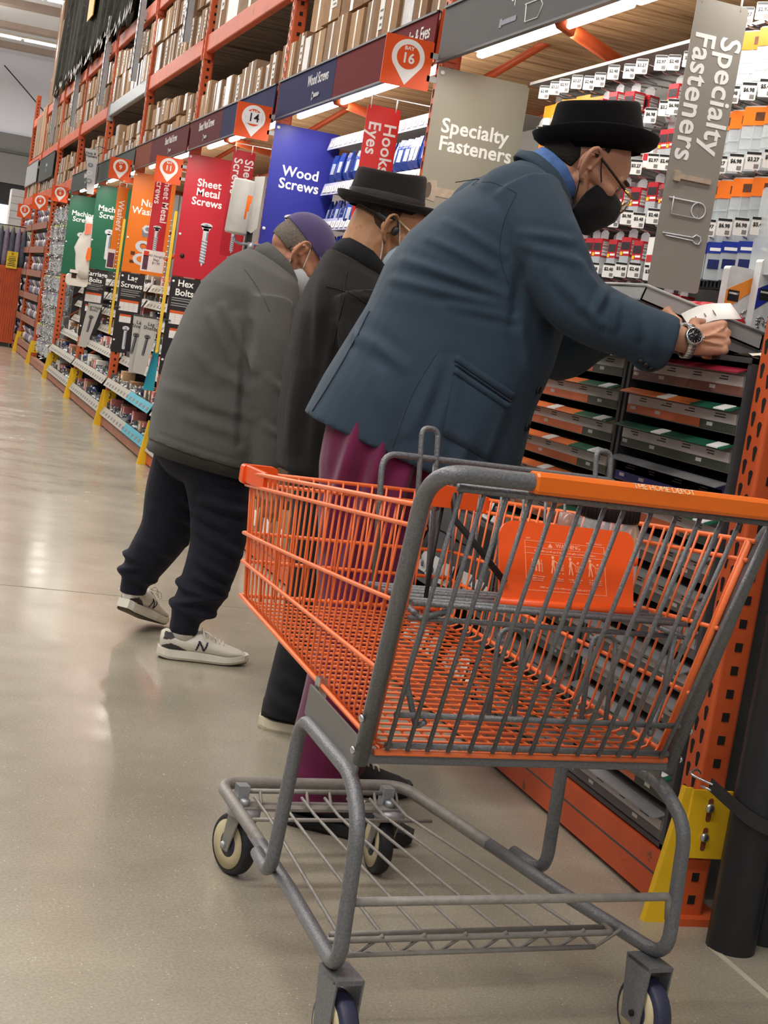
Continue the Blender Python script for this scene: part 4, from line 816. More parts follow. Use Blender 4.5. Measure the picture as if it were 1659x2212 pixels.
# stepped steel trays on the cabinet top
for i, (pts, lab) in enumerate((([(1.578, 1.339), (1.895, 1.278), (1.893, 1.238), (1.568, 1.305)], 'upper light grey sloped steel tray with red packs in it'), ([(1.605, 1.296), (1.905, 1.236), (1.905, 1.214), (1.60, 1.250)], 'lower light grey sloped steel tray under the red packs'))):
    y0, y1 = 3.15 + 0.012 * i, 3.40
    p = thing('steel_tray', lab, 'tray', (1.74, 3.4, 1.214), group='sloped steel trays on the cabinets')
    b = MB(); t = 0.004; P3 = lambda q, y: (q[0], y, q[1])
    b.poly([P3(q, y0) for q in pts], t, (0, 1, 0), 0); b.poly([P3(q, y1) for q in pts], t, (0, 1, 0), 0)
    b.poly([P3(pts[0], y0), P3(pts[0], y1), P3(pts[3], y1), P3(pts[3], y0)], t, (1, 0, 0), 0); b.poly([P3(pts[1], y0), P3(pts[1], y1), P3(pts[2], y1), P3(pts[2], y0)], t, (-1, 0, 0), 0); b.poly([P3(pts[3], y0), P3(pts[3], y1), P3(pts[2], y1), P3(pts[2], y0)], t, (0, 0, 1), 0)
    b.build('tray_shell', LGREY, p)
    b = MB(); b.tube([P3(pts[0], y0), P3(pts[1], y0)], 0.004, 0, 8); b.tube([P3(pts[0], y0), P3(pts[0], y1)], 0.004, 0, 8); b.build('rolled_edge', LGREY, p)
    b = MB(); b.ell((pts[0][0] - 0.001, y0 + 0.03, pts[0][1] - 0.012), (0.003, 0.004, 0.004), 0, seg=8, rows=6); b.build('rivet', STEEL, p)
for i in range(5):
    p = thing('red_pack', 'red soft pack lying in the upper tray, %s from the near end' % ORD[i + 1], 'pack', (1.78, 3.20 + 0.045 * i, 1.27), group='red packs in the tray'); z = 1.30
    b = MB(); b.ell((1.80, 3.20 + 0.045 * i, 1.302), (0.075, 0.019, 0.026), 0, rot=Euler((0.2 * math.sin(i * 2), math.radians(9), 0)).to_matrix(), seg=12, rows=8); b.build('pouch', RED, p)
# ------------------------------------------------------------ drawer cabinets
DRW = pm('drawer_grey', S(132, 128, 128), 0.45, 0.05, 0.05, 8); LBLW = pm('drawer_label_white', S(198, 192, 188), 0.55, 0, 0.05, 20); LBLO = pm('drawer_label_orange', S(206, 108, 66), 0.55, 0, 0.06, 20); LBLG = pm('drawer_label_green', S(66, 72, 58), 0.55, 0, 0.05, 20)
LIPO = pm('lip_orange', S(224, 116, 58), 0.35, 0, 0.06, 20); LIPG = pm('lip_green', S(24, 88, 66), 0.35, 0, 0.05, 20); LIPM = pm('lip_maroon', S(140, 30, 50), 0.35, 0, 0.05, 20); LIPB = pm('lip_blue', S(44, 48, 118), 0.4, 0, 0.05); INK = pm('tiny_ink', S(66, 60, 60), 0.7); DARKIN = pm('drawer_gap', S(14, 14, 15), 0.9)
BROWNL = pm('drawer_label_brown', S(126, 82, 70), 0.55, 0, 0.05, 20); OLIVE = pm('drawer_tan_face', S(160, 154, 132), 0.5, 0, 0.05, 9)
def cabinet(ya, yb, zb, zt, rows, lab, kinds, xoff=0.0, face=None):
    X = RX + xoff
    c = thing('drawer_cabinet', lab, 'drawer cabinet', (X + 0.2, (ya + yb) / 2, zb), group='drawer cabinets of the nearest bay')
    b = MB(); b.bbox((X, ya, zb), (X + 0.4, ya + 0.014, zt), 0); b.bbox((X, yb - 0.014, zb), (X + 0.4, yb, zt), 0); b.bbox((X - 0.004, ya, zt - 0.012), (X + 0.42, yb, zt), 0); b.bbox((X + 0.38, ya, zb), (X + 0.4, yb, zt), 1); b.bbox((X, ya, zb), (X + 0.4, yb, zb + 0.01), 0)
    b.build('cabinet_body', [DGREY, DARKIN], c)
    pitch = (zt - 0.016 - zb) / rows; y0, y1 = ya + 0.018, yb - 0.018; w = y1 - y0; rq = random.Random(int(ya * 100))
    for i in range(rows):
        z1 = zt - 0.020 - i * pitch; z0 = z1 - pitch * 0.80; kd = kinds[i % len(kinds)] if i < len(kinds) else 'plain'
        b = MB(); b.bbox((X + 0.004, y0, z0), (X + 0.35, y1, z1 - pitch * 0.12), 0); b.bbox((X + 0.35, y0, z0), (X + 0.36, y1, z1), 0); d = b.build('drawer', [face or DRW], c)
        b = MB(); xf = X + 0.003
        zb2 = z0 + pitch * 0.03; zm = z0 + pitch * 0.27; zt2 = z0 + pitch * 0.54
        b.bbox((xf - 0.001, y0 + 0.01, zm), (xf + 0.001, y1 - 0.004, zt2), 0)
        g = y0 + w * (0.30 if kd != 'green' else 1.0)
        if kd == 'green': b.bbox((xf - 0.001, y0 + 0.004, zb2), (xf + 0.001, y1 - 0.004, zm), 2)
        elif kd == 'maroon': b.bbox((xf - 0.001, y0 + 0.004, zb2), (xf + 0.001, y1 - 0.004, zm), 4)
        elif kd == 'plain': b.bbox((xf - 0.001, y0 + 0.004, zb2), (xf + 0.001, y1 - 0.004, zm), 5)
        elif kd == 'blue': b.bbox((xf - 0.001, y0 + 0.004, zb2), (xf + 0.001, y1 - 0.004, zt2 + pitch * .2), 6)
        else: b.bbox((xf - 0.001, y0 + 0.004, zb2), (xf + 0.001, g, zm), 2); b.bbox((xf - 0.001, g + 0.002, zb2), (xf + 0.001, y1 - 0.006, zm), 1)
        for t in range(4):
            yy = y0 + w * (0.10 + 0.24 * t) + rq.uniform(-.02, .02)
            for q in range(2): b.bbox((xf - 0.0016, yy, zt2 - 0.006 - 0.006 * q), (xf, yy + rq.uniform(.025, .05), zt2 - 0.0035 - 0.006 * q), 3)
            if t != 1: b.bbox((xf - 0.0016, yy + 0.05, zm - 0.012), (xf, yy + 0.075, zm - 0.004), 0)
        b.build('front_label', [LBLW, LBLO, LBLG, INK, BROWNL, pm('drawer_label_plain', S(96, 92, 90), 0.5), LIPB], d)
        b = MB(); lip = [(X + 0.006, z1 - 0.004), (X - 0.022, z1 - pitch * 0.10 - 0.006), (X - 0.0225, z1 - pitch * 0.10 - 0.009), (X + 0.005, z1 - 0.0065)]
        def seg(a, e, mi): b.poly([(p[0], a, p[1]) for p in lip], e - a, (0, 1, 0), mi)
        if kd in ('orange', 'mix'): seg(y0, y0 + w * 0.33, 1); seg(y0 + w * 0.33, y1, 0)
        elif kd == 'green': seg(y0, y1, 1)
        elif kd == 'maroon': seg(y0, y1, 2)
        else: seg(y0, y1, 3)
        if kd in ('orange', 'mix', 'green'):
            for t in range(2): yy = y0 + w * (0.04 + 0.5 * t); b.poly([(p[0] - 0.0006, yy, p[1] + 0.001) for p in lip], w * 0.09, (0, 1, 0), 4)
        b.build('tilted_lip', [LIPO, LIPG, LIPM, pm('lip_silver', S(122, 121, 122), 0.4, 0.1, 0.12, 12), PAPER], d)
    return c
cabinet(2.885, 3.45, 0.125, 1.213, 13, 'grey drawer cabinet next to the near orange post', ['maroon', 'orange', 'green', 'blue', 'orange', 'plain', 'plain', 'plain', 'plain', 'plain', 'plain', 'orange', 'plain'])
cabinet(3.462, 4.085, 0.125, 1.213, 13, 'grey drawer cabinet with orange and green lips behind the jacket front', ['orange', 'orange', 'orange', 'orange', 'orange', 'mix', 'green', 'green', 'mix', 'plain', 'plain', 'plain', 'plain'], 0.0, OLIVE)
# torn paper on the cabinet top
p = thing('torn_paper', 'crumpled off-white paper lying on the cabinet top', 'paper', (1.80, 2.97, 1.213))
b = MB(); rq = random.Random(2); ring = []
vs = []; fs = []
for i in range(8):
    for j in range(5): vs.append((1.745 + 0.016 * i, 2.93 + 0.02 * j, 1.2145 + (0.012 * rq.random() * math.sin(PI * i / 7) + 0.006 * math.sin(i * 1.9 + j))* (1 if 0 < j < 4 else .4) + 0.004))
for i in range(7):
    for j in range(4): fs.append((i * 5 + j, i * 5 + 5 + j, i * 5 + 6 + j, i * 5 + 1 + j))
b.add(vs, fs, 0, True); b.build('sheet', pm('offwhite_tissue', S(212, 206, 190), 0.8, 0, 0.05, 20), p)
# open wire shelf beyond the cabinets with black and white cards, seen through the trolley
c = thing('low_display', 'low shelf unit of black and white carded packs beyond the drawer cabinets', 'shelf unit', (1.92, 4.7, 0.12))
b = MB()
for z in (0.12, 0.36, 0.62, 0.9): b.bbox((RX + 0.0, 4.10, z), (RX + 0.4, 5.28, z + 0.012), 0)
b.bbox((RX + 0.38, 4.10, 0.12), (RX + 0.4, 5.28, 1.2), 0); b.bbox((RX, 4.09, 0.12), (RX + 0.4, 4.10, 1.2), 0); b.build('shelves', DGREY, c)
CARDPK = []
for v in range(2):
    p = thing('carded_pack', 'x', 'carded pack', world=False)
    b = MB(); b.poly([(0.0, -0.055, 0), (0.0, 0.055, 0), (0.05, 0.055, 0.14), (0.05, -0.055, 0.14)], 0.01, (1, 0, 0.2), 0); b.build('card', BLACKP if v else pm('dark_card', S(60, 58, 60), 0.4), p)
    b = MB(); b.poly([(-0.002, -0.05, 0.005), (-0.002, 0.05, 0.005), (0.02, 0.03, 0.07), (0.02, -0.04, 0.07)], 0.002, (1, 0, 0), 0); b.ell((-0.003, -0.02, 0.03), (0.004, 0.012, 0.012), 1, seg=10, rows=6); b.ell((0.002, 0.022, 0.045), (0.004, 0.010, 0.010), 1, seg=10, rows=6); b.build('white_panel', [PAPER, pm('mid_grey_part', S(120, 118, 118))], p)
    CARDPK.append(p)
for ri, z in enumerate((0.135, 0.375, 0.635, 0.915)):
    for i in range(9):
        link_tree(CARDPK[(i + ri) % 2], (RX + 0.02 + 0.008 * (i % 3), 4.17 + 0.125 * i, z), math.radians(HR.uniform(-8, 8)), 'black and white carded pack %s from near end of the %s low shelf' % (ORD[i + 1], ('lowest', 'second', 'third', 'top')[ri]), 'carded packs on the low shelf unit')
for o in TAGS + PACKS + [WPACK, OPACK, BLUEP] + ORGS + CARDPK:
    def kill(q):
        for ch in list(q.children): kill(ch)
        bpy.data.objects.remove(q)
    kill(o)
# ------------------------------------------------------------ second bay: label strips with blue bags
STRIPL = pm('lilac_price_rail', S(176, 176, 206), 0.35, 0, 0.04, 10); BLUEB = pm('glossy_blue_bag', S(26, 50, 126), 0.18, 0, 0.35, 30, 0.3, 60)
BB = thing('screw_bag', 'x', 'bag', world=False)
b = MB(); b.loft([[(-0.002, -0.022, 0), (0.002, -0.022, 0), (0.002, 0.022, 0), (-0.002, 0.022, 0)], [(-0.012, -0.028, -0.04), (0.012, -0.028, -0.04), (0.012, 0.028, -0.04), (-0.012, 0.028, -0.04)], [(-0.022, -0.03, -0.105), (0.02, -0.03, -0.105), (0.02, 0.03, -0.105), (-0.022, 0.03, -0.105)], [(-0.01, -0.024, -0.135), (0.01, -0.024, -0.135), (0.01, 0.024, -0.135), (-0.01, 0.024, -0.135)]], 0, smooth=False); b.build('pouch', BLUEB, BB)
b = MB(); b.poly([(-0.0135, -0.018, -0.045), (-0.0135, 0.012, -0.045), (-0.0225, 0.012, -0.10), (-0.0225, -0.018, -0.10)], 0.002, (-1, 0, 0), 0); b.build('clear_window', pm('silver_screws', S(176, 184, 200), 0.25, 0.3, 0.3, 80), BB)
for ri, z in enumerate((2.03, 1.80, 1.62, 1.42)):
    r = thing('price_rail', 'lilac price rail with little pictures, %s from the top, beside the blue panel' % ORD[ri + 1], 'price rail', (2.0, 6.7, z), group='lilac price rails')
    b = MB(); b.poly([(1.985, 5.5, z - 0.03), (1.985, 7.78, z - 0.03), (2.0, 7.78, z + 0.032), (2.0, 5.5, z + 0.032)], 0.004, (1, 0, 0), 0); b.bbox((2.0, 5.5, z - 0.012), (2.3, 7.78, z - 0.006), 1); 
    for q in range(26):
        y = 5.58 + q * 0.084; b.poly([(1.986, y, z - 0.018), (1.986, y + 0.055, z - 0.018), (1.995, y + 0.055, z + 0.016), (1.995, y, z + 0.016)], 0.003, (-1, 0, 0), 2); b.poly([(1.9825, y + 0.01, z - 0.01), (1.9825, y + 0.014, z - 0.01), (1.99, y + 0.03, z + 0.01), (1.99, y + 0.026, z + 0.01)], 0.0015, (-1, 0, 0), 3)
    b.build('rail', [STRIPL, LGREY, PAPER, pm('faded_print', S(120, 116, 114))], r)
    if ri < 3:
        for q in range(20):
            link_tree(BB, (2.02 + HR.uniform(-.012, .012), 6.05 + 0.086 * q, z - 0.055), math.radians(HR.uniform(-15, 25)), 'glossy blue screw bag %s from near end under the %s lilac rail' % (ORD[q + 1], ORD[ri + 1]), 'blue screw bags')
for o in [BB]: kill(o)
# ================================================================== sloped bins of the middle bays
RAIL = pm('bin_price_rail', S(158, 152, 140), 0.5, 0, 0.06, 20, wear=(S(120, 112, 104), 40, 0.62)); TEAL = pm('teal_rail', S(40, 148, 168), 0.45, 0, 0.06, 12)
KRAFT = [pm('kraft_box', S(176, 140, 100), 0.85, 0, 0.08, 12), pm('kraft_box_dark', S(140, 104, 72), 0.85, 0, 0.08, 12), pm('white_small_box', S(206, 200, 192), 0.6, 0, 0.05, 12), pm('pink_box', S(206, 120, 116), 0.6, 0, 0.05, 12), pm('navy_bag', S(36, 42, 84), 0.25, 0, 0.3, 40, 0.3, 50)]
BOLTS = pm('heap_of_bolts', S(158, 160, 162), 0.3, 0.6, 0.4, 70, 0.6, 90)
BR = random.Random(21)
SHZ = (0.13, 0.37, 0.57, 0.74, 0.90, 1.05, 1.18)
for k in (2, 3, 4, 5):
    ya, yb = U[k] + 0.09, U[k + 1] - 0.015
    for si, z in enumerate(SHZ):
        r = thing('bin_shelf', 'sloped steel bin shelf, %s from the floor, %s' % (ORD[si + 1], WHERE[k]), 'shelf', (RX + 0.2, (ya + yb) / 2, z), group='sloped bin shelves')
        b = MB(); rx = RX + (0, 0, 0.1, 0.2, 0.22, 0.24, 0.26)[si]; b.add([(rx, ya, z), (rx, yb, z), (RX + 0.55, yb, z + 0.09), (RX + 0.55, ya, z + 0.09), (rx, ya, z - 0.012), (rx, yb, z - 0.012), (RX + 0.55, yb, z + 0.078), (RX + 0.55, ya, z + 0.078)], [(0, 3, 2, 1), (4, 5, 6, 7), (0, 1, 5, 4), (2, 3, 7, 6), (1, 2, 6, 5), (3, 0, 4, 7)], 0)
        n = 5
        for j in range(n + 1):
            y = ya + (yb - ya) * j / n; b.bbox((rx + 0.02, y - 0.002, z), (RX + 0.45, y + 0.002, z + 0.07), 0)
        b.build('shelf', SHELFSTEEL, r)
        rx = RX + (0, 0, 0.1, 0.2, 0.22, 0.24, 0.26)[si]; b = MB(); lo, hi = (rx - 0.035, z - 0.032), (rx + 0.0, z + 0.032)
        ym = ya + (yb - ya) * (0.45 if (k == 3 and si < 2) else 0.0)
        if ym > ya: b.poly([(lo[0], ya, lo[1]), (lo[0], ym, lo[1]), (hi[0], ym, hi[1]), (hi[0], ya, hi[1])], 0.004, (1, 0, 0), 1)
        b.poly([(lo[0], ym, lo[1]), (lo[0], yb, lo[1]), (hi[0], yb, hi[1]), (hi[0], ym, hi[1])], 0.004, (1, 0, 0), 0)
        b.build('price_rail', [RAIL, TEAL], r)
        b = MB()
        for q in range(14):
            y = ya + 0.06 + q * 0.165; b.poly([(lo[0] - 0.001 + .009, y, z - 0.018), (lo[0] - 0.001 + .009, y + 0.07, z - 0.018), (lo[0] - 0.001 + .02, y + 0.07, z + 0.004), (lo[0] - 0.001 + .02, y, z + 0.004)], 0.002, (-1, 0, 0), 0)
        b.build('bin_print', pm('bin_label_print', S(116, 110, 104), 0.6, 0, 0.15, 90), r)
        if k in (3, 4) or (k == 5 and si < 4):
            y = ya + 0.06; i = 0
            while y < yb - 0.1:
                wd = BR.uniform(0.09, 0.2); wd = min(wd, yb - y - 0.01); i += 1
                t = BR.random(); lab = '%s from near end, %s bin shelf %s'
                if t < 0.5:
                    h = BR.uniform(0.06, 0.11); m = BR.choice(KRAFT[:4]); nm = {0: 'kraft', 1: 'brown', 2: 'white', 3: 'pink'}[KRAFT.index(m)]
                    o = thing('small_box', (nm + ' small box ' + lab) % (ORD[i], ORD[si + 1], WHERE[k]), 'box', (rx + 0.06, y + wd / 2, z + 0.012), BR.uniform(-0.3, 0.3), 'small goods in the sloped bins')
                    b = MB(); b.rbox((rx + 0.09, y + wd / 2, z + 0.018 + h / 2), (0.1, wd * 0.7, h), 0.003, 0, axis=2); b.bbox((rx + 0.045 - 0.006, y + wd * 0.35, z + 0.03), (rx + 0.045 - 0.004, y + wd * 0.6, z + 0.02 + h * 0.7), 1); b.build('box_body', [m, PAPER], o)
                else:
                    m = KRAFT[4] if t > 0.93 else BOLTS; nm = 'navy bag' if t > 0.93 else 'heap of loose bolts'
                    if nm[0] == 'h':
                        o = MB(); rq = random.Random(int(y * 1000) + si)
                        for q in range(26):
                            a = Vector((rx + 0.02 + rq.uniform(0, .14), y + rq.uniform(0.01, wd - 0.01), z + 0.015 + rq.uniform(0, .05))); d = Vector((rq.uniform(-.02, .02), rq.uniform(-.03, .03), rq.uniform(-.006, .012))); o.tube([a, a + d], 0.0045, 0, 5)
                            o.tube([a, a - d * 0.15], 0.008, 0, 6)
                        o.ell((rx + 0.10, y + wd / 2, z + 0.022), (0.09, wd / 2 - 0.006, 0.03), 0, seg=12, rows=6)
                        tag(o.build('loose_bolts', BOLTS), ('loose steel bolts ' + lab) % (ORD[i], ORD[si + 1], WHERE[k]), 'bolts', 'bolts in the sloped bins', 'stuff')
                    else:
                        o = MB(); o.ell((rx + 0.08, y + wd / 2, z + 0.06), (0.05, wd * 0.42, 0.05), 0, seg=12, rows=8); tag(o.build('bolt_bag', m), ('glossy navy bag ' + lab) % (ORD[i], ORD[si + 1], WHERE[k]), 'bag', 'small goods in the sloped bins')
                y += wd + 0.01
# teal divider standing between the Lag Shields cards and the Hex Bolts panel
r = thing('teal_divider', 'teal leaning divider beside the Lag Shields cards', 'divider', (1.66, 10.36, 0.55)); b = MB(); b.poly([(1.625, 10.345, 0.50), (1.70, 10.345, 0.50), (1.70, 10.345, 0.86), (1.675, 10.345, 0.86)], 0.004, (0, 1, 0), 0); b.build('board', TEAL, r)
# nearer low shelves glimpsed between the legs: cartons
for k in (1,):
    for i in range(8):
        y = U[k] + 0.2 + 0.28 * i
        o = thing('open_carton', 'tan display carton low in the second bay, %s from the near end' % ORD[i + 1], 'carton', (RX + 0.2, y, 0.105), group='display cartons low in the second bay')
        b = MB(); h = 0.22 + 0.06 * (i % 3); b.bbox((RX + 0.02, y - 0.12, 0.105), (RX + 0.32, y + 0.12, 0.105 + h * .6), 0); b.bbox((RX + 0.2, y - 0.12, 0.105), (RX + 0.32, y + 0.12, 0.105 + h), 0); b.bbox((RX + 0.016, y - 0.07, 0.13), (RX + 0.02, y + 0.04, 0.2), 1); b.build('carton_body', [CARD[i % 4], PAPER], o)
        o = thing('open_carton', 'tan display carton on the second shelf of the second bay, %s from the near end' % ORD[i + 1], 'carton', (RX + 0.2, y, 0.56), group='display cartons low in the second bay')
        b = MB(); b.bbox((RX + 0.02, y - 0.12, 0.56), (RX + 0.32, y + 0.12, 0.76 + 0.05 * (i % 2)), 0); b.bbox((RX + 0.016, y - 0.08, 0.6), (RX + 0.02, y + 0.06, 0.7), 1); b.build('carton_body', [CARD[(i + 1) % 4], PAPER], o)
    r = thing('bin_shelf', 'flat steel shelf low in the second bay', 'shelf', (RX + 0.2, U[k] + 1.2, 0.54)); b = MB(); b.bbox((RX, U[k] + 0.08, 0.54), (RX + 0.5, U[k + 1] - 0.01, 0.558), 0); b.build('shelf', SHELFSTEEL, r)
# ---------------------------------------------------------------- bay of clear packs on hooks
PK = []
for v in range(3):
    p = thing('clear_hanging_pack', 'x', 'hanging pack', world=False)
    b = MB(); b.rbox((0, 0, -0.075), (0.05, 0.06 + 0.03 * v, 0.15), 0.012, 0, axis=0); b.build('pouch', CLEAR, p)
    b = MB(); rq = random.Random(v + 40)
    for q in range(18):
        a = Vector((rq.uniform(-.04, .03), rq.uniform(-.07, .07), rq.uniform(-.17, -.0))); b.tube([a, a + Vector((rq.uniform(-.05, .03), rq.uniform(-.07, .07), rq.uniform(-.05, .05)))], 0.005, 0, 5)
    b.build('hooks', STEEL, p)
    b = MB(); b.bbox((-0.027, -0.03, -0.02), (0.027, 0.03, 0.0), 0); b.build('card_header', [PAPER, pm('lilac_card', S(150, 120, 180), 0.5), pm('lime_card', S(190, 200, 60), 0.5)][v], p); PK.append(p)
i = 0
for ri in range(9):
    for q in range(12):
        z = 1.98 - 0.205 * ri; y = U[6] + 0.12 + 0.2 * q
        link_tree(PK[(q * 7 + ri * 3) % 3 if (q + ri) % 4 else 0], (RX + 0.05 + 0.03 * ((q + ri) % 3), y, z), math.radians(BR.uniform(-20, 40)), 'clear hanging pack, %s from near end, %s row from the top, under the 4 marker' % (ORD[q + 1], ORD[ri + 1]), 'clear packs on the far hooks')
for p in PK: kill(p)
r = thing('peg_grid', 'wire grid behind the far clear packs', 'wire grid', (RX + 0.2, U[6] + 1.2, 0.12)); b = MB()
for j in range(14): b.tube([(RX + 0.16, U[6] + 0.1, 0.16 + 0.14 * j), (RX + 0.16, U[7] - 0.02, 0.16 + 0.14 * j)], 0.004, 0, 5)
for j in range(18): b.tube([(RX + 0.165, U[6] + 0.12 + 0.13 * j, 0.13), (RX + 0.165, U[6] + 0.12 + 0.13 * j, 2.05)], 0.004, 0, 5)
b.build('grid', GALV, r)
# tilted shelves with rusty lips in the last two bays
for k in (7, 8):
    for si, z in enumerate((0.16, 0.5, 0.82, 1.14, 1.46, 1.78)):
        ya, yb = U[k] + 0.09, U[k + 1] - 0.015
        r = thing('goods_shelf', 'far shelf with an orange lip, %s from the floor, %s' % (ORD[si + 1], WHERE[k]), 'shelf', (RX + 0.2, (ya + yb) / 2, z), group='far orange lipped shelves')
        b = MB(); b.bbox((RX + 0.01, ya, z), (RX + 0.5, yb, z + 0.014), 0); b.build('shelf', SHELFSTEEL, r)
        b = MB(); b.bbox((RX - 0.012, ya, z - 0.03), (RX + 0.01, yb, z + 0.055), 0); b.build('lip', pm('rusty_lip', S(134, 84, 64), 0.6, 0, 0.15, 10), r)
        for q in range(7):
            y = ya + 0.18 + 0.33 * q; nm = ('pale bag', 'grey bag', 'lilac bag')[(q + si) % 3]
            b = MB(); b.ell((RX + 0.12, y, z + 0.10), (0.09, 0.12, 0.09), 0, seg=12, rows=8); b.tube([(RX + 0.08, y - 0.05, z + 0.15), (RX + 0.03, y - 0.03, z + 0.24)], 0.02, 0, 6)
            b.build('goods_bag', [pm('pale_goods', S(196, 190, 184), 0.3, 0, 0.2, 30, 0.3, 40), pm('grey_goods', S(120, 118, 122), 0.3, 0, 0.25, 30, 0.3, 40), pm('lilac_goods', S(126, 100, 130), 0.3, 0, 0.25, 30, 0.3, 40)][(q + si) % 3])
            tag(bpy.data.objects[COL.objects[-1].name], '%s on the %s far lipped shelf, %s from near end, %s' % (nm, ORD[si + 1], ORD[q + 1], WHERE[k]), 'bag', 'bags on the far shelves')
# ---------------------------------------------------------------- stand at the far left end
r = thing('glove_stand', 'orange ribbed stand hung with grey gloves and a yellow notice at the far left', 'display stand', (1.55, 24.2, 0))
b = MB(); b.bbox((1.30, 23.9, 0.06), (1.72, 24.4, 1.20), 0)
for q in range(12): b.bbox((1.315 + 0.034 * q, 23.885, 0.1), (1.325 + 0.034 * q, 23.9, 1.16), 0)
b.build('ribbed_base', ORANGE, r)
b = MB(); b.bbox((1.35, 23.95, 0.0), (1.67, 24.35, 0.06), 0); b.build('foot', DGREY, r)
for q in range(5):
    b = MB(); x = 1.36 + 0.085 * q; b.loft([[(x + 0.05 * math.cos(t) * s, 23.98 + 0.06 * math.sin(t) * s, z) for t in [2 * PI * i / 12 for i in range(12)]] for z, s in ((1.20, 0.9), (1.34, 1.05), (1.52, 0.95), (1.70, 0.7), (1.78, 0.3))], 0); b.build('glove_bundle', [pm('grey_glove', S(82, 88, 98), 0.7, 0, 0.2, 20, 0.3, 30), pm('lilac_glove', S(128, 118, 140), 0.7, 0, 0.2, 20, 0.3, 30)][q % 2], r)
b = MB(); b.tube([(1.32, 23.98, 1.2), (1.32, 23.98, 1.80), (1.72, 23.98, 1.80), (1.72, 23.98, 1.2)], 0.012, 0, 6); b.build('frame', DGREY, r)
b = MB(); b.bbox((1.475, 23.86, 1.17), (1.635, 23.866, 1.42), 0); s = b.build('notice', pm('notice_yellow', S(226, 196, 44), 0.5, 0, 0.04), r)
b = MB(); M = frame_xz(1.555, 23.8595, 1.385); ringpic(b, M, 0, 0, 0.024, 0.02, 0, 1.0); b.bbox((-0.006, -0.014, 0), (0.006, 0.014, 0.001), 1, M); b.bbox((-0.05, -0.045, 0), (0.05, -0.038, 0.001), 1, M)
for q, ww in enumerate((.05, .06, .04, .055, .06)): b.bbox((-ww, -0.075 - 0.026 * q, 0), (ww, -0.064 - 0.026 * q, 0.001), 1, M)
b.build('notice_print', [pm('notice_red', S(180, 50, 30), 0.5), BLACKP], s)
r = thing('white_box_stack', 'stack of white boxes on the far ledge beyond the 2 marker', 'boxes', (1.95, 30.3, 1.96)); b = MB(); b.bbox((1.80, 30, 1.96), (2.10, 30.6, 2.64), 0)
for q in range(5): b.bbox((1.799, 29.998, 1.96 + 0.136 * q), (2.10, 30.0, 1.966 + 0.136 * q), 1)
b.build('box_faces', [pm('white_carton', S(190, 186, 186), 0.6, 0, 0.08, 8), DGREY], r)
b = MB(); b.build('box_trim', DGREY, r) if b.v else None
r = thing('display_counter', 'dark counter with cream ledge at the far end beyond the 2 marker', 'counter', (2.2, 30.4, 0)); b = MB(); b.bbox((0.9, 30, 1.84), (3.5, 30.8, 1.96), 1); b.bbox((0.9, 30.4, 0), (3.5, 30.8, 1.84), 0); b.build('counter_body', [pm('dark_gondola', S(34, 32, 32), 0.9), pm('ledge_cream', S(170, 164, 140), 0.6)], r)

# ---------------------------------------------------------------- black pipes strapped at the near post
PIPE = pm('black_pipe', S(30, 30, 32), 0.42, 0, 0.15, 5, 0.05, 30, wear=(S(66, 64, 62), 30, 0.7))
for i, (x, y, lab) in enumerate(((1.788, 2.662, 'black plastic pipe standing against the near orange post'), (1.895, 2.715, 'second black pipe standing behind and right of the first'), (1.960, 2.60, 'third black pipe at the very edge of the picture'))):
    r = thing('drain_pipe', lab, 'pipe', (x, y, 0), group='black pipes at the near post')
    b = MB(); R = 0.051; n = 28
    rings = [[(x + q * math.cos(2 * PI * t / n), y + q * math.sin(2 * PI * t / n), z) for t in range(n)] for q, z in ((R, 0.0), (R, 2.4), (R - 0.006, 2.4), (R - 0.006, 0.0))]
    rings.append(rings[0]); b.loft(rings, 0, caps=False); b.build('pipe_wall', PIPE, r)
r = thing('bungee_strap', 'black elastic strap with wire hook around the black pipes', 'strap', (1.85, 2.62, 0.3))
pts = [(1.715, 2.735, 0.325), (1.730, 2.655, 0.307), (1.752, 2.604, 0.292), (1.82, 2.582, 0.275), (1.95, 2.535, 0.262), (2.02, 2.58, 0.262), (2.02, 2.68, 0.27)]
def smooth_path(p, n=6):
    p = [Vector(q) for q in p]; out = []
    for i in range(len(p) - 1):
        a = p[max(i - 1, 0)]; b_ = p[i]; c = p[i + 1]; d = p[min(i + 2, len(p) - 1)]
        for t in range(n):
            u = t / n; out.append(0.5 * ((2 * b_) + (c - a) * u + (2 * a - 5 * b_ + 4 * c - d) * u * u + (3 * b_ - a - 3 * c + d) * u ** 3))
    out.append(p[-1]); return out
sp = smooth_path(pts)
b = MB(); b.loft([[(p.x, p.y, p.z + 0.014), (p.x + 0.004, p.y + 0.004, p.z + 0.014), (p.x + 0.004, p.y + 0.004, p.z - 0.014), (p.x, p.y, p.z - 0.014)] for p in sp], 0, smooth=False); b.build('strap_band', pm('strap_black', S(40, 38, 38), 0.6, 0, 0.1, 40), r)
b = MB(); b.tube(smooth_path([(1.725, 2.725, 0.325), (1.68, 2.755, 0.338), (1.70, 2.772, 0.345), (1.712, 2.775, 0.335)]), 0.003, 0, 6); b.tube([(1.725, 2.725, 0.312), (1.70, 2.745, 0.318)], 0.003, 0, 6); b.build('wire_hook', STEEL, r)
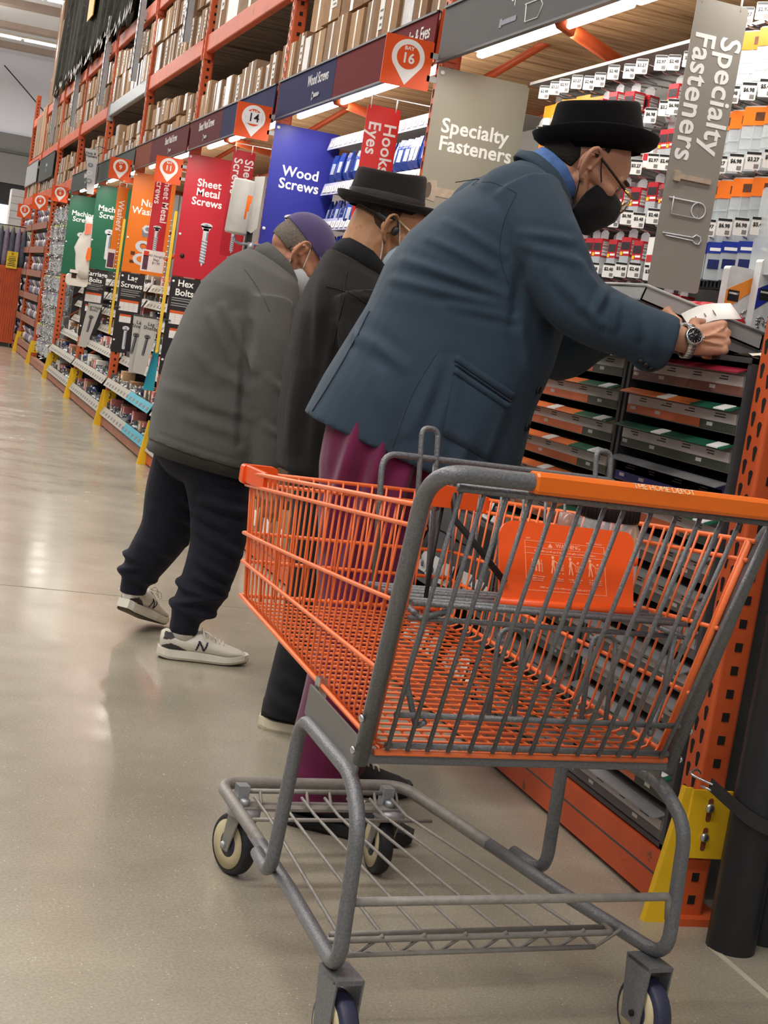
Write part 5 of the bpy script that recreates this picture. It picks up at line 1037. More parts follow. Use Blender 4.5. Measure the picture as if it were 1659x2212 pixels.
# ================================================================== shopping trolley, built along its own axes and turned into place
CA = math.radians(7.0); CO = Vector((1.066, 2.2, 0))
cart = thing('shopping_cart', 'orange wire shopping cart with grey frame in the foreground', 'shopping cart', CO, CA, world=False)
CORANGE = pm('cart_orange_wire', S(236, 116, 62), 0.38, 0, 0.06, 14, wear=(S(150, 70, 40), 22, 0.70))
CGREY = pm('cart_hammered_grey', S(112, 113, 116), 0.36, 0.35, 0.22, 260, 0.25, 320)
CGREY2 = pm('cart_dusty_grey', S(138, 134, 128), 0.5, 0.2, 0.12, 60, 0.15, 200, wear=(S(120, 84, 60), 14, 0.72))
GRIP = pm('cart_grip_orange', S(236, 112, 24), 0.32, 0, 0.03, 8, 0.03, 40, wear=(S(110, 52, 26), 26, 0.735)); FLAP = pm('cart_flap_orange', S(234, 84, 20), 0.35, 0, 0.03, 8)
RUB = pm('black_rubber', S(34, 34, 38), 0.6, 0, 0.1, 20); CREAM = pm('wheel_cream', S(196, 182, 146), 0.5, 0, 0.08, 14); RUBB = pm('wheel_blue_rubber', S(44, 46, 70), 0.5, 0, 0.1, 20)
def bend(pts, rad=0.04, n=6):
    """polyline with rounded corners"""
    p = [Vector(q) for q in pts]; out = [p[0]]
    for i in range(1, len(p) - 1):
        a = (p[i - 1] - p[i]); c = (p[i + 1] - p[i]); r = min(rad, a.length * 0.45, c.length * 0.45); A = p[i] + a.normalized() * r; C = p[i] + c.normalized() * r
        for t in range(n + 1):
            u = t / n; out.append(A * (1 - u) ** 2 + p[i] * 2 * u * (1 - u) + C * u * u)
    out.append(p[-1]); return out
# basket corners: rear/front, top/bottom
RT = (0.300, -0.05, 0.905); RB_ = (0.278, 0.055, 0.512); FT = (0.248, 0.885, 0.822); FB = (0.232, 0.86, 0.572)
def lerp(a, b, t): return tuple(a[i] + (b[i] - a[i]) * t for i in range(3))
def side(sx, u, v):     # u 0 rear..1 front, v 0 top..1 bottom
    p = lerp(lerp(RT, FT, u), lerp(RB_, FB, u), v); return (sx * p[0], p[1], p[2])
def bottom(u, t):       # t -1..1 across
    p = lerp(RB_, FB, u); return (t * p[0], p[1], p[2])
WR = 0.0024
for sx, nm in ((-1, 'left'), (1, 'right')):
    b = MB()
    for v0, v1, r in ((0, 0, 0.0042), (0.085, 0.10, 0.0040), (0.40, 0.49, 0.0040), (0.71, 0.72, 0.0040), (1.0, 1.0, 0.0045)):
        b.tube([side(sx, u / 8, v0 + (v1 - v0) * u / 8) for u in range(9)], r, 0, 8)
    n = 31
    for i in range(n):
        u = (i + 0.5) / n; P = [side(sx, u, v) for v in (0, 0.4, 0.72, 0.95)]
        q = side(sx, u, 1.0); P.append((q[0] - sx * 0.004, q[1], q[2] - 0.004)); P.append((q[0] - sx * 0.022, q[1], q[2] - 0.010)); b.tube([(p[0] - sx * 0.005, p[1], p[2]) for p in P], WR, 0, 6)
    b.tube([side(sx, 0.012, v) for v in (0, 1)], 0.006, 0, 8)
    b.build('basket_side', CORANGE, cart)
b = MB(); n = 31
for i in range(n):
    u = (i + 0.5) / n; a = bottom(u, -1); c = bottom(u, 1); b.tube([(a[0] + 0.018, a[1], a[2] - 0.010), (c[0] - 0.018, c[1], c[2] - 0.010)], WR, 0, 6)
for j in range(15):
    t = -0.93 + 1.86 * j / 14; P = [bottom(0.0, t), bottom(1.0, t)]; b.tube([(P[0][0], P[0][1] - 0.0, P[0][2] - 0.0155), (P[1][0], P[1][1], P[1][2] - 0.0155), (P[1][0], P[1][1] + 0.01, P[1][2] + 0.004)], WR, 0, 6)
a, c = bottom(0, -1), bottom(0, 1); b.tube([(a[0], a[1] - 0.008, a[2] - 0.012), (c[0], c[1] - 0.008, c[2] - 0.012)], 0.0055, 0, 8); b.build('basket_floor', CORANGE, cart)
b = MB()
for v, r in ((0.0, 0.0042), (0.09, 0.004), (0.49, 0.004), (0.72, 0.004), (1.0, 0.0042)):
    b.tube([side(-1, 1.0, v), side(1, 1.0, v)], r, 0, 8)
for j in range(15):
    t = -0.95 + 1.9 * j / 14; p, q = side(1, 1.0, 0), side(1, 1.0, 1.0); b.tube([(t * p[0], p[1] - 0.005, p[2]), (t * q[0], q[1] - 0.005, q[2] - 0.012)], WR, 0, 6)
b.build('basket_front', CORANGE, cart)
for sx in (-1, 1):
    b = MB(); p = side(sx, 1.0, 0.03); b.rbox((p[0] - sx * 0.025, p[1] - 0.0, p[2] + 0.004), (0.075, 0.02, 0.04), 0.008, 0, axis=1); b.rbox((p[0] + sx * 0.002, p[1] - 0.06, p[2] + 0.006), (0.012, 0.12, 0.036), 0.004, 0, axis=1); b.build('corner_guard', FLAP, cart)
# rear uprights and handle: one bent tube
HP = [(-0.318, -0.13, 0.967), (0.318, -0.13, 0.967)]
path = bend([(-0.293, 0.062, 0.478), (-0.316, -0.055, 0.93), (-0.322, -0.128, 0.967), (0.322, -0.128, 0.967), (0.316, -0.055, 0.93), (0.293, 0.062, 0.478)], 0.055, 7)
b = MB(); b.tube(path, 0.0132, 0, 14)
for sx in (-1, 1):
    for dz in (0.0, 0.055): b.lathe([(0.001, 0), (0.007, 0), (0.006, 0.004), (0.001, 0.005)], (sx * 0.298 + sx * 0.012, 0.055 - dz * 0.25, 0.50 + dz), (sx, 0, 0), 1, 10)
b.build('handle_frame', [CGREY, STEEL], cart)
b = MB(); n = 8
prof = [(-0.0105, -0.0158), (0.0105, -0.0158), (0.0158, -0.0105), (0.0158, 0.0105), (0.0105, 0.0158), (-0.0105, 0.0158), (-0.0158, 0.0105), (-0.0158, -0.0105)]
b.loft([[(x, -0.128 + p[0] * s, 0.967 + p[1] * s) for p in prof] for x, s in ((-0.182, 0.9), (-0.178, 1.0), (0.246, 1.0), (0.250, 0.9))], 0, smooth=False); g = b.build('grip', GRIP, cart)
Mg = Matrix.Translation((0.04, -0.128 - 0.0134, 0.967 + 0.0134)) @ Matrix.Rotation(math.radians(45), 4, 'X')
text('THE HOME DEPOT', 0.014, Mg, pm('worn_white_print', S(246, 200, 160), 0.6, 0, 0.3, 200), g, bold=0.0, width=0.95)
b = MB(); b.tube([(-0.29, -0.108, 0.945), (0.30, -0.108, 0.945)], 0.0065, 0, 8); b.build('gate_hinge_rod', CGREY, cart)
# hinged rear gate
b = MB(); top = Vector((0, -0.108, 0.942)); bot = Vector((0, 0.035, 0.508))
for x0 in (-0.268, -0.232, -0.196, -0.158, -0.118, -0.075, -0.035, -0.002, 0.045, 0.09, 0.132, 0.172, 0.205, 0.262):
    sxx = 1.03; b.tube([(x0 * 1.06, top.y, top.z), (x0 * 0.98, bot.y + 0.02 * 0, bot.z)], 0.0042, 0, 6)
for t, r in ((0.985, 0.005), (0.86, 0.005)):
    p = top.lerp(bot, t); b.tube([(-0.275 + 0.01 * t, p.y + 0.006, p.z), (0.272, p.y + 0.006, p.z)], r, 0, 8)
b.tube([(-0.262, top.y + 0.145, 0.72), (0.255, top.y + 0.145, 0.72)], 0.0045, 0, 8)
b.build('rear_gate', CGREY, cart)
# folding child seat: back frame with two loops, seat bars, leg wires
b = MB(); yb = 0.245
def loop(x, w, z0, z1, y0, y1): return bend([(x - w, y0, z0), (x - w, y1, z1), (x + w, y1, z1), (x + w, y0, z0)], w * 0.98, 6)
b.tube(bend([(-0.238, yb - 0.02, 0.72), (-0.238, yb + 0.03, 0.948), (0.238, yb + 0.03, 0.948), (0.238, yb - 0.02, 0.72)], 0.03), 0.0055, 0, 8)
for x in (-0.152, 0.200): b.tube(loop(x, 0.0155, 0.72, 0.998, yb - 0.02, yb + 0.04), 0.0048, 0, 8)
for x in (-0.14, -0.095, -0.05, -0.005, 0.04, 0.085, 0.125, 0.2): b.tube([(x, yb - 0.02, 0.72), (x, yb + 0.03, 0.946)], 0.0028, 0, 6)
for j, y in enumerate((0.215, 0.18, 0.145, 0.105, 0.065, 0.03)): b.tube([(-0.262, y, 0.735 + 0.002 * j), (0.255, y, 0.733 + 0.002 * j)], 0.0045, 0, 8)
b.build('child_seat_frame', CGREY, cart)
for sx in (-1, 1):
    b = MB(); b.tube(bend([(sx * 0.235, 0.03, 0.73), (sx * 0.245, 0.045, 0.62), (sx * 0.222, 0.03, 0.548), (sx * 0.212, 0.02, 0.56)], 0.015), 0.0052, 0, 8); b.tube([(sx * 0.20, 0.03, 0.735), (sx * 0.245, 0.03, 0.722), (sx * 0.26, 0.05, 0.735)], 0.005, 0, 6); b.build('seat_strut', CGREY, cart)
for x in (-0.06, 0.118):
    b = MB(); b.tube(loop(x, 0.024, 0.56, 0.708, 0.05, 0.06), 0.0045, 0, 8); b.build('wire_loop', CGREY, cart)
# orange seat flap with its warning print
A_ = Vector((-0.084, 0.075, 0.748)); B_ = Vector((0.176, 0.075, 0.748)); up = Vector((0.0, 0.055, 0.128)); C_ = A_ + up + Vector((0.008, 0, 0)); D_ = B_ + up + Vector((0.012, 0, 0))
ux = (B_ - A_).normalized(); uy = up.normalized(); uz = ux.cross(uy); O_ = (A_ + B_) / 2
MF = Matrix(((ux.x, uy.x, uz.x, O_.x), (ux.y, uy.y, uz.y, O_.y), (ux.z, uy.z, uz.z, O_.z), (0, 0, 0, 1))); Lh = up.length
out = [(-0.13, 0.0)] + [(0.13, 0.0)] + [(0.14 - 0.018 + 0.018 * math.cos(a), Lh - 0.018 + 0.018 * math.sin(a)) for a in [PI / 2 * i / 5 for i in range(6)]] + [(-0.124 + 0.028 - 0.028 * math.sin(a), Lh - 0.028 + 0.028 * math.cos(a)) for a in [PI / 2 * i / 6 for i in range(7)]]
b = MB(); b.poly([(p[0], p[1], -0.006) for p in out], 0.006, (0, 0, 1), 0, MF); b.tube([tuple(MF @ Vector((-0.133, 0.0, -0.003))), tuple(MF @ Vector((0.133, 0.0, -0.003)))], 0.0095, 0, 10); b.tube([tuple(MF @ Vector((0.0, -0.006, 0.0))), tuple(MF @ Vector((0.0, 0.01, 0.004)))], 0.006, 0, 8); b.ell(tuple(MF @ Vector((0.142, Lh - 0.05, -0.003))), (0.006, 0.005, 0.009), 0, seg=10, rows=6)
fp = b.build('seat_flap', FLAP, cart)
FPR = pm('flap_print', S(250, 176, 140), 0.5, 0, 0.05)
b = MB(); fw = 0.0007
def frect(x0, y0, x1, y1): 
    for p in ((x0, y0, x1, y0 + fw), (x0, y1 - fw, x1, y1), (x0, y0, x0 + fw, y1), (x1 - fw, y0, x1, y1)): b.bbox((p[0], p[1], 0), (p[2], p[3], 0.0005), 0, MF)
frect(-0.078, 0.024, 0.078, 0.108); b.bbox((-0.078, 0.096, 0), (0.078, 0.0967, 0.0005), 0, MF); b.bbox((-0.078, 0.086, 0), (0.078, 0.0867, 0.0005), 0, MF)
b.poly([(-0.0335, 0.0985, 0), (-0.0245, 0.0985, 0), (-0.029, 0.106, 0)], 0.0005, (0, 0, 1), 0, MF)
def pict(cx, mode):
    y = 0.058
    if mode == 0:
        b.poly([(cx + 0.0035 * math.cos(a), y + 0.023 + 0.0035 * math.sin(a), 0) for a in [2 * PI * i / 10 for i in range(10)]], 0.0005, (0, 0, 1), 0, MF); b.poly([(cx - 0.005, y + 0.01, 0), (cx + 0.005, y + 0.01, 0), (cx + 0.0035, y + 0.019, 0), (cx - 0.0035, y + 0.019, 0)], 0.0005, (0, 0, 1), 0, MF)
        for s in (-1, 1): b.bbox((cx + s * 0.0085 - 0.0006, y - 0.002, 0), (cx + s * 0.0085 + 0.0006, y + 0.012, 0.0005), 0, MF); b.bbox((cx + s * 0.003 - 0.0012, y - 0.001, 0), (cx + s * 0.003 + 0.0012, y + 0.01, 0.0005), 0, MF); b.bbox((cx + s * 0.009 - 0.001, y + 0.014, 0), (cx + s * 0.006 + 0.001, y + 0.019, 0.0005), 0, MF)
        b.bbox((cx - 0.009, y + 0.0115, 0), (cx + 0.009, y + 0.0127, 0.0005), 0, MF)
    else:
        b.poly([(cx - 0.009 + 0.0026 * math.cos(a), y + 0.024 + 0.0026 * math.sin(a), 0) for a in [2 * PI * i / 10 for i in range(10)]], 0.0005, (0, 0, 1), 0, MF); b.poly([(cx - 0.012, y + 0.01, 0), (cx - 0.007, y + 0.01, 0), (cx - 0.006, y + 0.020, 0), (cx - 0.010, y + 0.021, 0)], 0.0005, (0, 0, 1), 0, MF)
        b.poly([(cx - 0.007, y + 0.018, 0), (cx + 0.001, y + 0.013, 0), (cx + 0.001, y + 0.0145, 0), (cx - 0.007, y + 0.0205, 0)], 0.0005, (0, 0, 1), 0, MF)
        for s in (-1, 1): b.poly([(cx - 0.0095 + s * 0.001, y + 0.011, 0), (cx - 0.0095 + s * 0.0035, y - 0.003, 0), (cx - 0.0095 + s * 0.0035 + 0.002, y - 0.003, 0), (cx - 0.0075 + s * 0.001, y + 0.011, 0)], 0.0005, (0, 0, 1), 0, MF)
        for t in range(4): b.bbox((cx + 0.001 + 0.003 * t, y + 0.003 + 0.0, 0), (cx + 0.0016 + 0.003 * t, y + 0.0125, 0.0005), 0, MF)
        b.bbox((cx, y + 0.012, 0), (cx + 0.012, y + 0.0128, 0.0005), 0, MF); b.bbox((cx + 0.002, y + 0.0028, 0), (cx + 0.011, y + 0.0036, 0.0005), 0, MF)
        for t in (0.003, 0.010): b.poly([(cx + t + 0.0013 * math.cos(a), y - 0.002 + 0.0013 * math.sin(a), 0) for a in [2 * PI * i / 8 for i in range(8)]], 0.0005, (0, 0, 1), 0, MF)
        if mode >= 2: b.ell(tuple(MF @ Vector((cx + 0.006, y + 0.017, 0))), (0.0025, 0.0004, 0.0035), 0, seg=8, rows=5)
pict(-0.055, 0); pict(-0.016, 1); pict(0.018, 2); pict(0.057, 3); b.build('warning_pictures', FPR, fp)
TF = lambda x, y: MF @ Matrix.Translation((x, y, 0.0002))
text('WARNING', 0.0105, TF(0.006, 0.1018), FPR, fp, bold=-0.005, width=0.95); text('Your child can fall out of the cart and suffer serious head injury.', 0.0052, TF(0, 0.091), FPR, fp, width=0.9)
text('MEETS ASTM F2372', 0.0042, TF(0.058, 0.1115), FPR, fp, width=0.9); text('2429', 0.0042, TF(-0.072, 0.1115), FPR, fp)
for cx, tx in ((-0.055, 'ALWAYS buckle up\nchild in seat and\nfasten securely.'), (-0.016, 'STAY with your\nchild at all times.'), (0.018, 'Do NOT allow child\nto ride in basket.'), (0.057, 'Do NOT use your\nown personal infant\ncarrier or car seat.')): text(tx, 0.0037, TF(cx, 0.045), FPR, fp, width=0.88, line=0.9)
text('ONLY use cart seat for children ages 6-48 months and 15-35 lbs.', 0.0044, TF(0, 0.030), FPR, fp, width=0.9)
# grey side plates under the basket
for sx in (-1, 1):
    b = MB(); P = [(sx * 0.286, 0.065, 0.508), (sx * 0.272, 0.34, 0.528), (sx * 0.272, 0.345, 0.475), (sx * 0.274, 0.30, 0.458), (sx * 0.289, 0.075, 0.442)]; b.poly(P, 0.004, (sx, 0, 0), 0); b.build('side_plate', pm('cart_plate_grey', S(112, 110, 106), 0.45, 0.25, 0.05, 10), cart)
    b = MB(); b.bbox((sx * 0.265 - 0.004, 0.315, 0.49), (sx * 0.265 + 0.012, 0.335, 0.545), 0); b.build('clamp', STEEL, cart)
b = MB(); b.rbox((0, 0.065, 0.488), (0.57, 0.03, 0.018), 0.004, 0, axis=0); b.build('rear_crossbar', CGREY, cart)
# tube undercarriage: front leg, rail under the basket, rear leg, base frame round the front
Rt = 0.0127
for sx in (-1, 1):
    b = MB(); b.tube(bend([(sx * 0.272, 0.47, 0.172), (sx * 0.286, 0.365, 0.168), (sx * 0.274, 0.355, 0.466), (sx * 0.296, 0.075, 0.452), (sx * 0.308, 0.0, 0.40), (sx * 0.31, -0.012, 0.166), (sx * 0.268, 0.30, 0.166), (sx * 0.240, 0.58, 0.168)], 0.05, 7), Rt, 0, 12)
    b.build('leg', CGREY, cart)
b = MB(); b.tube(bend([(-0.245, 0.52, 0.168), (-0.222, 0.845, 0.178), (0.200, 0.845, 0.178), (0.245, 0.52, 0.168)], 0.05, 7), Rt, 0, 12); b.build('base_frame', CGREY2, cart)
b = MB(); b.tube(bend([(-0.30, -0.004, 0.275), (0.298, -0.004, 0.275), (0.303, -0.006, 0.235)], 0.01), 0.0075, 0, 10); b.build('leg_crossbar', CGREY2, cart)
b = MB(); b.tube(bend([(-0.272, 0.13, 0.152), (-0.285, 0.085, 0.172), (0.262, 0.085, 0.172), (0.272, 0.13, 0.165)], 0.02), 0.0055, 0, 8); b.tube([(-0.27, 0.118, 0.168), (0.262, 0.118, 0.168)], 0.005, 0, 8); b.tube([(-0.262, 0.088, 0.145), (0.23, 0.088, 0.145)], 0.0048, 0, 8); b.tube([(-0.195, 0.80, 0.176), (0.165, 0.80, 0.176)], 0.0055, 0, 8); b.tube([(-0.205, 0.68, 0.158), (0.195, 0.68, 0.158)], 0.0042, 0, 8)
for j in range(7):
    xr = -0.235 + 0.078 * j; xf = -0.165 + 0.052 * j
    b.tube([(xr + 0.044, 0.082, 0.180), (xr + 0.004, 0.10, 0.138), (xr - 0.012 + (xf - xr) * 0.05, 0.15, 0.160), (xf, 0.70, 0.160), (xf - 0.004, 0.772, 0.172), (xf + 0.012, 0.768, 0.156), (xf + 0.016, 0.80, 0.178)], 0.0036, 0, 6)
b.build('bottom_rack', CGREY2, cart)
b = MB(); b.bbox((-0.20, 0.755, 0.148), (0.165, 0.80, 0.154), 0); b.build('caster_plate', CGREY2, cart)
def wheel(c, ax, tire, parent, R=0.0635, wd=0.03):
    b = MB(); b.lathe([(0.05, -wd / 2), (R - 0.004, -wd / 2), (R, -wd / 2 + 0.006), (R, wd / 2 - 0.006), (R - 0.004, wd / 2), (0.05, wd / 2)], c, ax, 0, 32)
    o = b.build('wheel', tire, parent)
    b = MB(); b.lathe([(0.026, -wd / 2 - 0.001), (0.051, -wd / 2 - 0.002), (0.049, -wd / 2 + 0.003), (0.03, -wd / 2 + 0.004), (0.03, wd / 2 - 0.004), (0.049, wd / 2 - 0.003), (0.051, wd / 2 + 0.002), (0.026, wd / 2 + 0.001)], c, ax, 0, 28); b.build('hub_ring', CREAM, o)
    b = MB(); b.lathe([(0.001, -wd / 2 - 0.003), (0.027, -wd / 2 - 0.001), (0.027, wd / 2 + 0.001), (0.001, wd / 2 + 0.003)], c, ax, 0, 20); b.build('hub_cap', RUBB, o)
for x, sw in ((-0.188, math.radians(14)), (0.142, math.radians(-8))):
    c = Vector((x, 0.80, 0.0635)); ax = Vector((math.cos(sw), math.sin(sw), 0)); tr = Vector((-ax.y, ax.x, 0))
    f = MB()
    for s in (-1, 1):
        p = c + ax * (s * 0.022); q = c + ax * (s * 0.020) + tr * 0.0 + Vector((0, -0.028, 0.075))
        f.loft([[tuple(p + tr * -0.012 + Vector((0, 0, -0.012))), tuple(p + tr * 0.012 + Vector((0, 0, -0.012))), tuple(p + tr * 0.012 + ax * 0.003 * s + Vector((0, 0, -0.012))), tuple(p + tr * -0.012 + ax * 0.003 * s + Vector((0, 0, -0.012)))], [tuple(q + tr * -0.02), tuple(q + tr * 0.02), tuple(q + tr * 0.02 + ax * 0.003 * s), tuple(q + tr * -0.02 + ax * 0.003 * s)]], 0, smooth=False)
        f.ell(tuple(p + ax * s * 0.004), (0.008, 0.008, 0.008), 1, seg=10, rows=6)
    f.lathe([(0.001, 0), (0.034, 0), (0.034, 0.012), (0.012, 0.016), (0.001, 0.016)], tuple(c + Vector((0, -0.028, 0.072))), (0, 0, 1), 1, 20); f.bbox((x - 0.012, 0.786, 0.15), (x + 0.012, 0.812, 0.19), 1); f.lathe([(0.001, 0), (0.011, 0), (0.011, 0.012), (0.001, 0.014)], (x, 0.775, 0.154), (0, 0, 1), 1, 8)
    fo = f.build('caster_fork', [CGREY2, GALV], cart); wheel(c, ax, RUB, fo)
for sx in (-1, 1):
    x = sx * 0.292; c = Vector((x, 0.0, 0.0635)); f = MB()
    for s in (-1, 1):
        px = x + s * 0.021
        f.add([(px, -0.022, 0.045), (px, 0.03, 0.045), (px, 0.045, 0.155), (px, -0.028, 0.155), (px + s * 0.003, -0.022, 0.045), (px + s * 0.003, 0.03, 0.045), (px + s * 0.003, 0.045, 0.155), (px + s * 0.003, -0.028, 0.155)], [(0, 1, 2, 3), (7, 6, 5, 4), (0, 4, 5, 1), (1, 5, 6, 2), (2, 6, 7, 3), (3, 7, 4, 0)], 0); f.lathe([(0.001, 0), (0.006, 0), (0.006, 0.004), (0.001, 0.005)], (px + s * 0.003, 0, 0.0635), (s, 0, 0), 1, 8)
    f.rbox((x, 0.008, 0.152), (0.048, 0.07, 0.008), 0.003, 0); fo = f.build('caster_fork', [CGREY, HOLE], cart); wheel(c, Vector((1, 0, 0)), RUBB, fo)
# black strap dangling inside the basket
b = MB(); b.tube([(-0.18, 0.12, 0.93), (-0.175, 0.10, 0.87), (-0.13, 0.09, 0.83), (-0.075, 0.085, 0.78)], 0.006, 0, 6); b.tube([(-0.185, 0.13, 0.93), (-0.20, 0.11, 0.80), (-0.205, 0.1, 0.74)], 0.004, 0, 6); b.rbox((-0.18, 0.115, 0.905), (0.09, 0.012, 0.035), 0.004, 1, axis=1); b.build('seat_belt', [BLACKP, FLAP], cart)

# ---------------------------------------------------------------- jar standing in the child seat
def CW(p): return tuple(Matrix.Translation(CO) @ Matrix.Rotation(CA, 4, 'Z') @ Vector(p))
jc = (0.176, 0.196, 0.742)
jar = thing('plastic_jar', 'clear plastic jar with black lid and yellow cords, behind the orange seat flap', 'jar', CW(jc), CA, world=False)
b = MB(); R = 0.062
b.lathe([(0.001, 0), (R * .92, 0.0), (R, 0.008), (R, 0.105), (R * .98, 0.125), (R * .72, 0.155), (R * .70, 0.165)], (0, 0.0, 0.0), (0, 0, 1), 0, 32); b.build('jar_body', CLEAR, jar)
b = MB(); b.lathe([(0.001, 0.143), (R * .84, 0.145), (R * .84, 0.195), (R * .76, 0.199), (0.001, 0.199)], (0, 0, 0), (0, 0, 1), 0, 32)
for q in range(36): a = 2 * PI * q / 36; b.tube([(R * .84 * math.cos(a), R * .84 * math.sin(a), 0.148), (R * .84 * math.cos(a), R * .84 * math.sin(a), 0.193)], 0.0014, 0, 4)
b.build('lid', BLACKP, jar)
b = MB(); n = 24; Rl = R + 0.0006; vs = []
for q in range(n + 1): a = -PI * 0.95 + PI * 1.1 * q / n; vs += [(Rl * math.cos(a), Rl * math.sin(a), 0.018), (Rl * math.cos(a), Rl * math.sin(a), 0.034), (Rl * math.cos(a), Rl * math.sin(a), 0.108)]
b.add(vs, [f for q in range(n) for f in ((3 * q, 3 * q + 3, 3 * q + 4, 3 * q + 1),)], 1, True); b.add(vs, [(3 * q + 1, 3 * q + 4, 3 * q + 5, 3 * q + 2) for q in range(n)], 0, True); lb = b.build('paper_label', [pm('jar_label_white', S(226, 222, 226), 0.5, 0, 0.05, 10, wear=(S(30, 28, 30), 18, 0.62)), pm('jar_label_orange', S(226, 140, 40), 0.5)], jar)
a = math.radians(-62); Ml = Matrix.Translation((Rl * 1.01 * math.cos(a), Rl * 1.01 * math.sin(a), 0.026)) @ Matrix.Rotation(a + PI / 2, 4, 'Z') @ Matrix.Rotation(PI / 2, 4, 'X'); text('pack', 0.017, Ml, WHITE, lb, bold=0.02)
b = MB(); rq = random.Random(9)
for q in range(7):
    ph = rq.uniform(0, 6); pts = [(0.046 * math.cos(ph + t * 0.45) * (0.6 + 0.35 * rq.random()), 0.046 * math.sin(ph + t * 0.45) * 0.8, 0.012 + 0.013 * q + 0.012 * math.sin(t * 0.7 + q)) for t in range(12)]; b.tube(smooth_path(pts, 3), 0.0046, (0, 0, 1, 0, 2, 0, 0)[q], 6)
b.tube(smooth_path([(0.0, -0.03, 0.11), (0.03, -0.03, 0.14), (0.045, -0.02, 0.125), (0.04, -0.03, 0.09)], 5), 0.0038, 0, 6); b.build('coiled_cords', [pm('amber_cord', S(238, 176, 40), 0.5), pm('red_cord', S(170, 34, 40), 0.5), BLACKP], jar)
sm = thing('small_bottle', 'small clear bottle beside the jar in the cart seat', 'bottle', CW((0.094, 0.20, 0.744)), CA, world=False)
b = MB(); b.lathe([(0.001, 0), (0.019, 0), (0.020, 0.10), (0.016, 0.125), (0.015, 0.145), (0.001, 0.147)], (0, 0, 0), (0, 0, 1), 0, 20); b.build('bottle_body', pm('tinted_plastic', S(170, 130, 118), 0.2, 0, 0.15, 30, alpha=0.75), sm)
# ================================================================== people
from mathutils.bvhtree import BVHTree
def remesh(b, name, mat, parent, voxel=0.006, it=6, post=None, fac=0.6):
    """fuse overlapping closed shapes into one continuous skin"""
    o = b.build(name + '_raw', mat)
    m = o.modifiers.new('fuse', 'REMESH'); m.mode = 'VOXEL'; m.voxel_size = voxel; m.use_smooth_shade = True
    s = o.modifiers.new('soft', 'SMOOTH'); s.factor = fac; s.iterations = it
    dg = bpy.context.evaluated_depsgraph_get(); dg.update()
    me = bpy.data.meshes.new_from_object(o.evaluated_get(dg)); me.name = name
    bpy.data.objects.remove(o)
    n = len(me.vertices); co = np.empty(n * 3); me.vertices.foreach_get('co', co); co = co.reshape(-1, 3)
    if post is not None:
        no = np.empty(n * 3); me.vertices.foreach_get('normal', no); no = no.reshape(-1, 3)
        co = post(co, no); me.vertices.foreach_set('co', co.ravel())
    me.materials.clear(); me.materials.append(mat)
    me.polygons.foreach_set('use_smooth', [True] * len(me.polygons)); me.update()
    q = bpy.data.objects.new(name, me); COL.objects.link(q); adopt(q, parent)
    return q
def bvh(o):
    me = o.data; return BVHTree.FromPolygons([v.co for v in me.vertices], [tuple(p.vertices) for p in me.polygons])
def sease(e0, e1, x): t = np.clip((x - e0) / (e1 - e0), 0, 1); return t * t * (3 - 2 * t)
class Side:
    """sagittal frame of a figure: s forward, z up, l to the figure's left"""
    def __init__(s, c, yaw):
        a = math.radians(yaw); s.c = np.array([c[0], c[1], 0.0]); s.f = np.array([math.cos(a), math.sin(a), 0]); s.l = np.array([-math.sin(a), math.cos(a), 0]); s.yaw = yaw
    def P(s, x, z, l=0.0): return Vector(s.c + s.f * x + s.l * l + np.array([0, 0, z]))
    def sz(s, p): q = np.asarray(p) - s.c; return q @ s.f, q[..., 2]
def folds(frame, segs, side=-1):
    """raised or sunk creases: (s0,z0,s1,z1,width,height) on the figure's side facing the aisle"""
    def f(co, no):
        q = co - frame.c; s = q @ frame.f; z = q[:, 2]; w = sease(0.0, 0.35, (no @ frame.l) * side) ; d = np.zeros(len(co))
        for s0, z0, s1, z1, wd, h in segs:
            ax, az = s1 - s0, z1 - z0; L2 = ax * ax + az * az + 1e-9; t = ((s - s0) * ax + (z - z0) * az) / L2; tc = np.clip(t, 0, 1)
            dist = np.hypot(s - s0 - ax * tc, z - z0 - az * tc); taper = np.clip(1.25 - np.abs(tc - 0.5) * 1.6, 0.2, 1)
            g = np.exp(-(dist / wd) ** 2) - 0.45 * np.exp(-((dist - 1.7 * wd) / wd) ** 2)
            d += h * taper * g
        return co + no * (d * w)[:, None]
    return f
def nz3(co, f, seed=0):
    a = co * f; return (np.sin(a[:, 0] * 1.0 + 1.3 * np.sin(a[:, 1] * 1.1 + seed)) + np.sin(a[:, 1] * 1.2 + 1.7 * np.sin(a[:, 2] * 0.9 + seed * 2)) + np.sin(a[:, 2] * 1.1 + 1.5 * np.sin(a[:, 0] * 1.2 + seed * 3))) / 3
def soft_noise(amp, f, seed=0): return lambda co, no: co + no * (amp * nz3(co, f, seed))[:, None]
def chain(*fs):
    def g(co, no):
        for f in fs: co = f(co, no)
        return co
    return g
def sect(c, u, v, du, dv, e=2.4, n=36):
    """superellipse ring centred at c in the plane of u and v"""
    out = []
    for k in range(n):
        a = 2 * PI * k / n; ca, sa = math.cos(a), math.sin(a)
        out.append(Vector(c) + Vector(u) * du * math.copysign(abs(ca) ** (2 / e), ca) + Vector(v) * dv * math.copysign(abs(sa) ** (2 / e), sa))
    return out
def torso(b, frame, rows, e=2.3):
    """rows: back (s,z), front (s,z), half width"""
    rings = []
    for (bs, bz), (fs, fz), w in rows:
        c = frame.P((bs + fs) / 2, (bz + fz) / 2); u = frame.P(fs, fz) - frame.P(bs, bz); rings.append(sect(c, u.normalized(), frame.l, u.length / 2, w, e))
    b.loft(rings, 0)
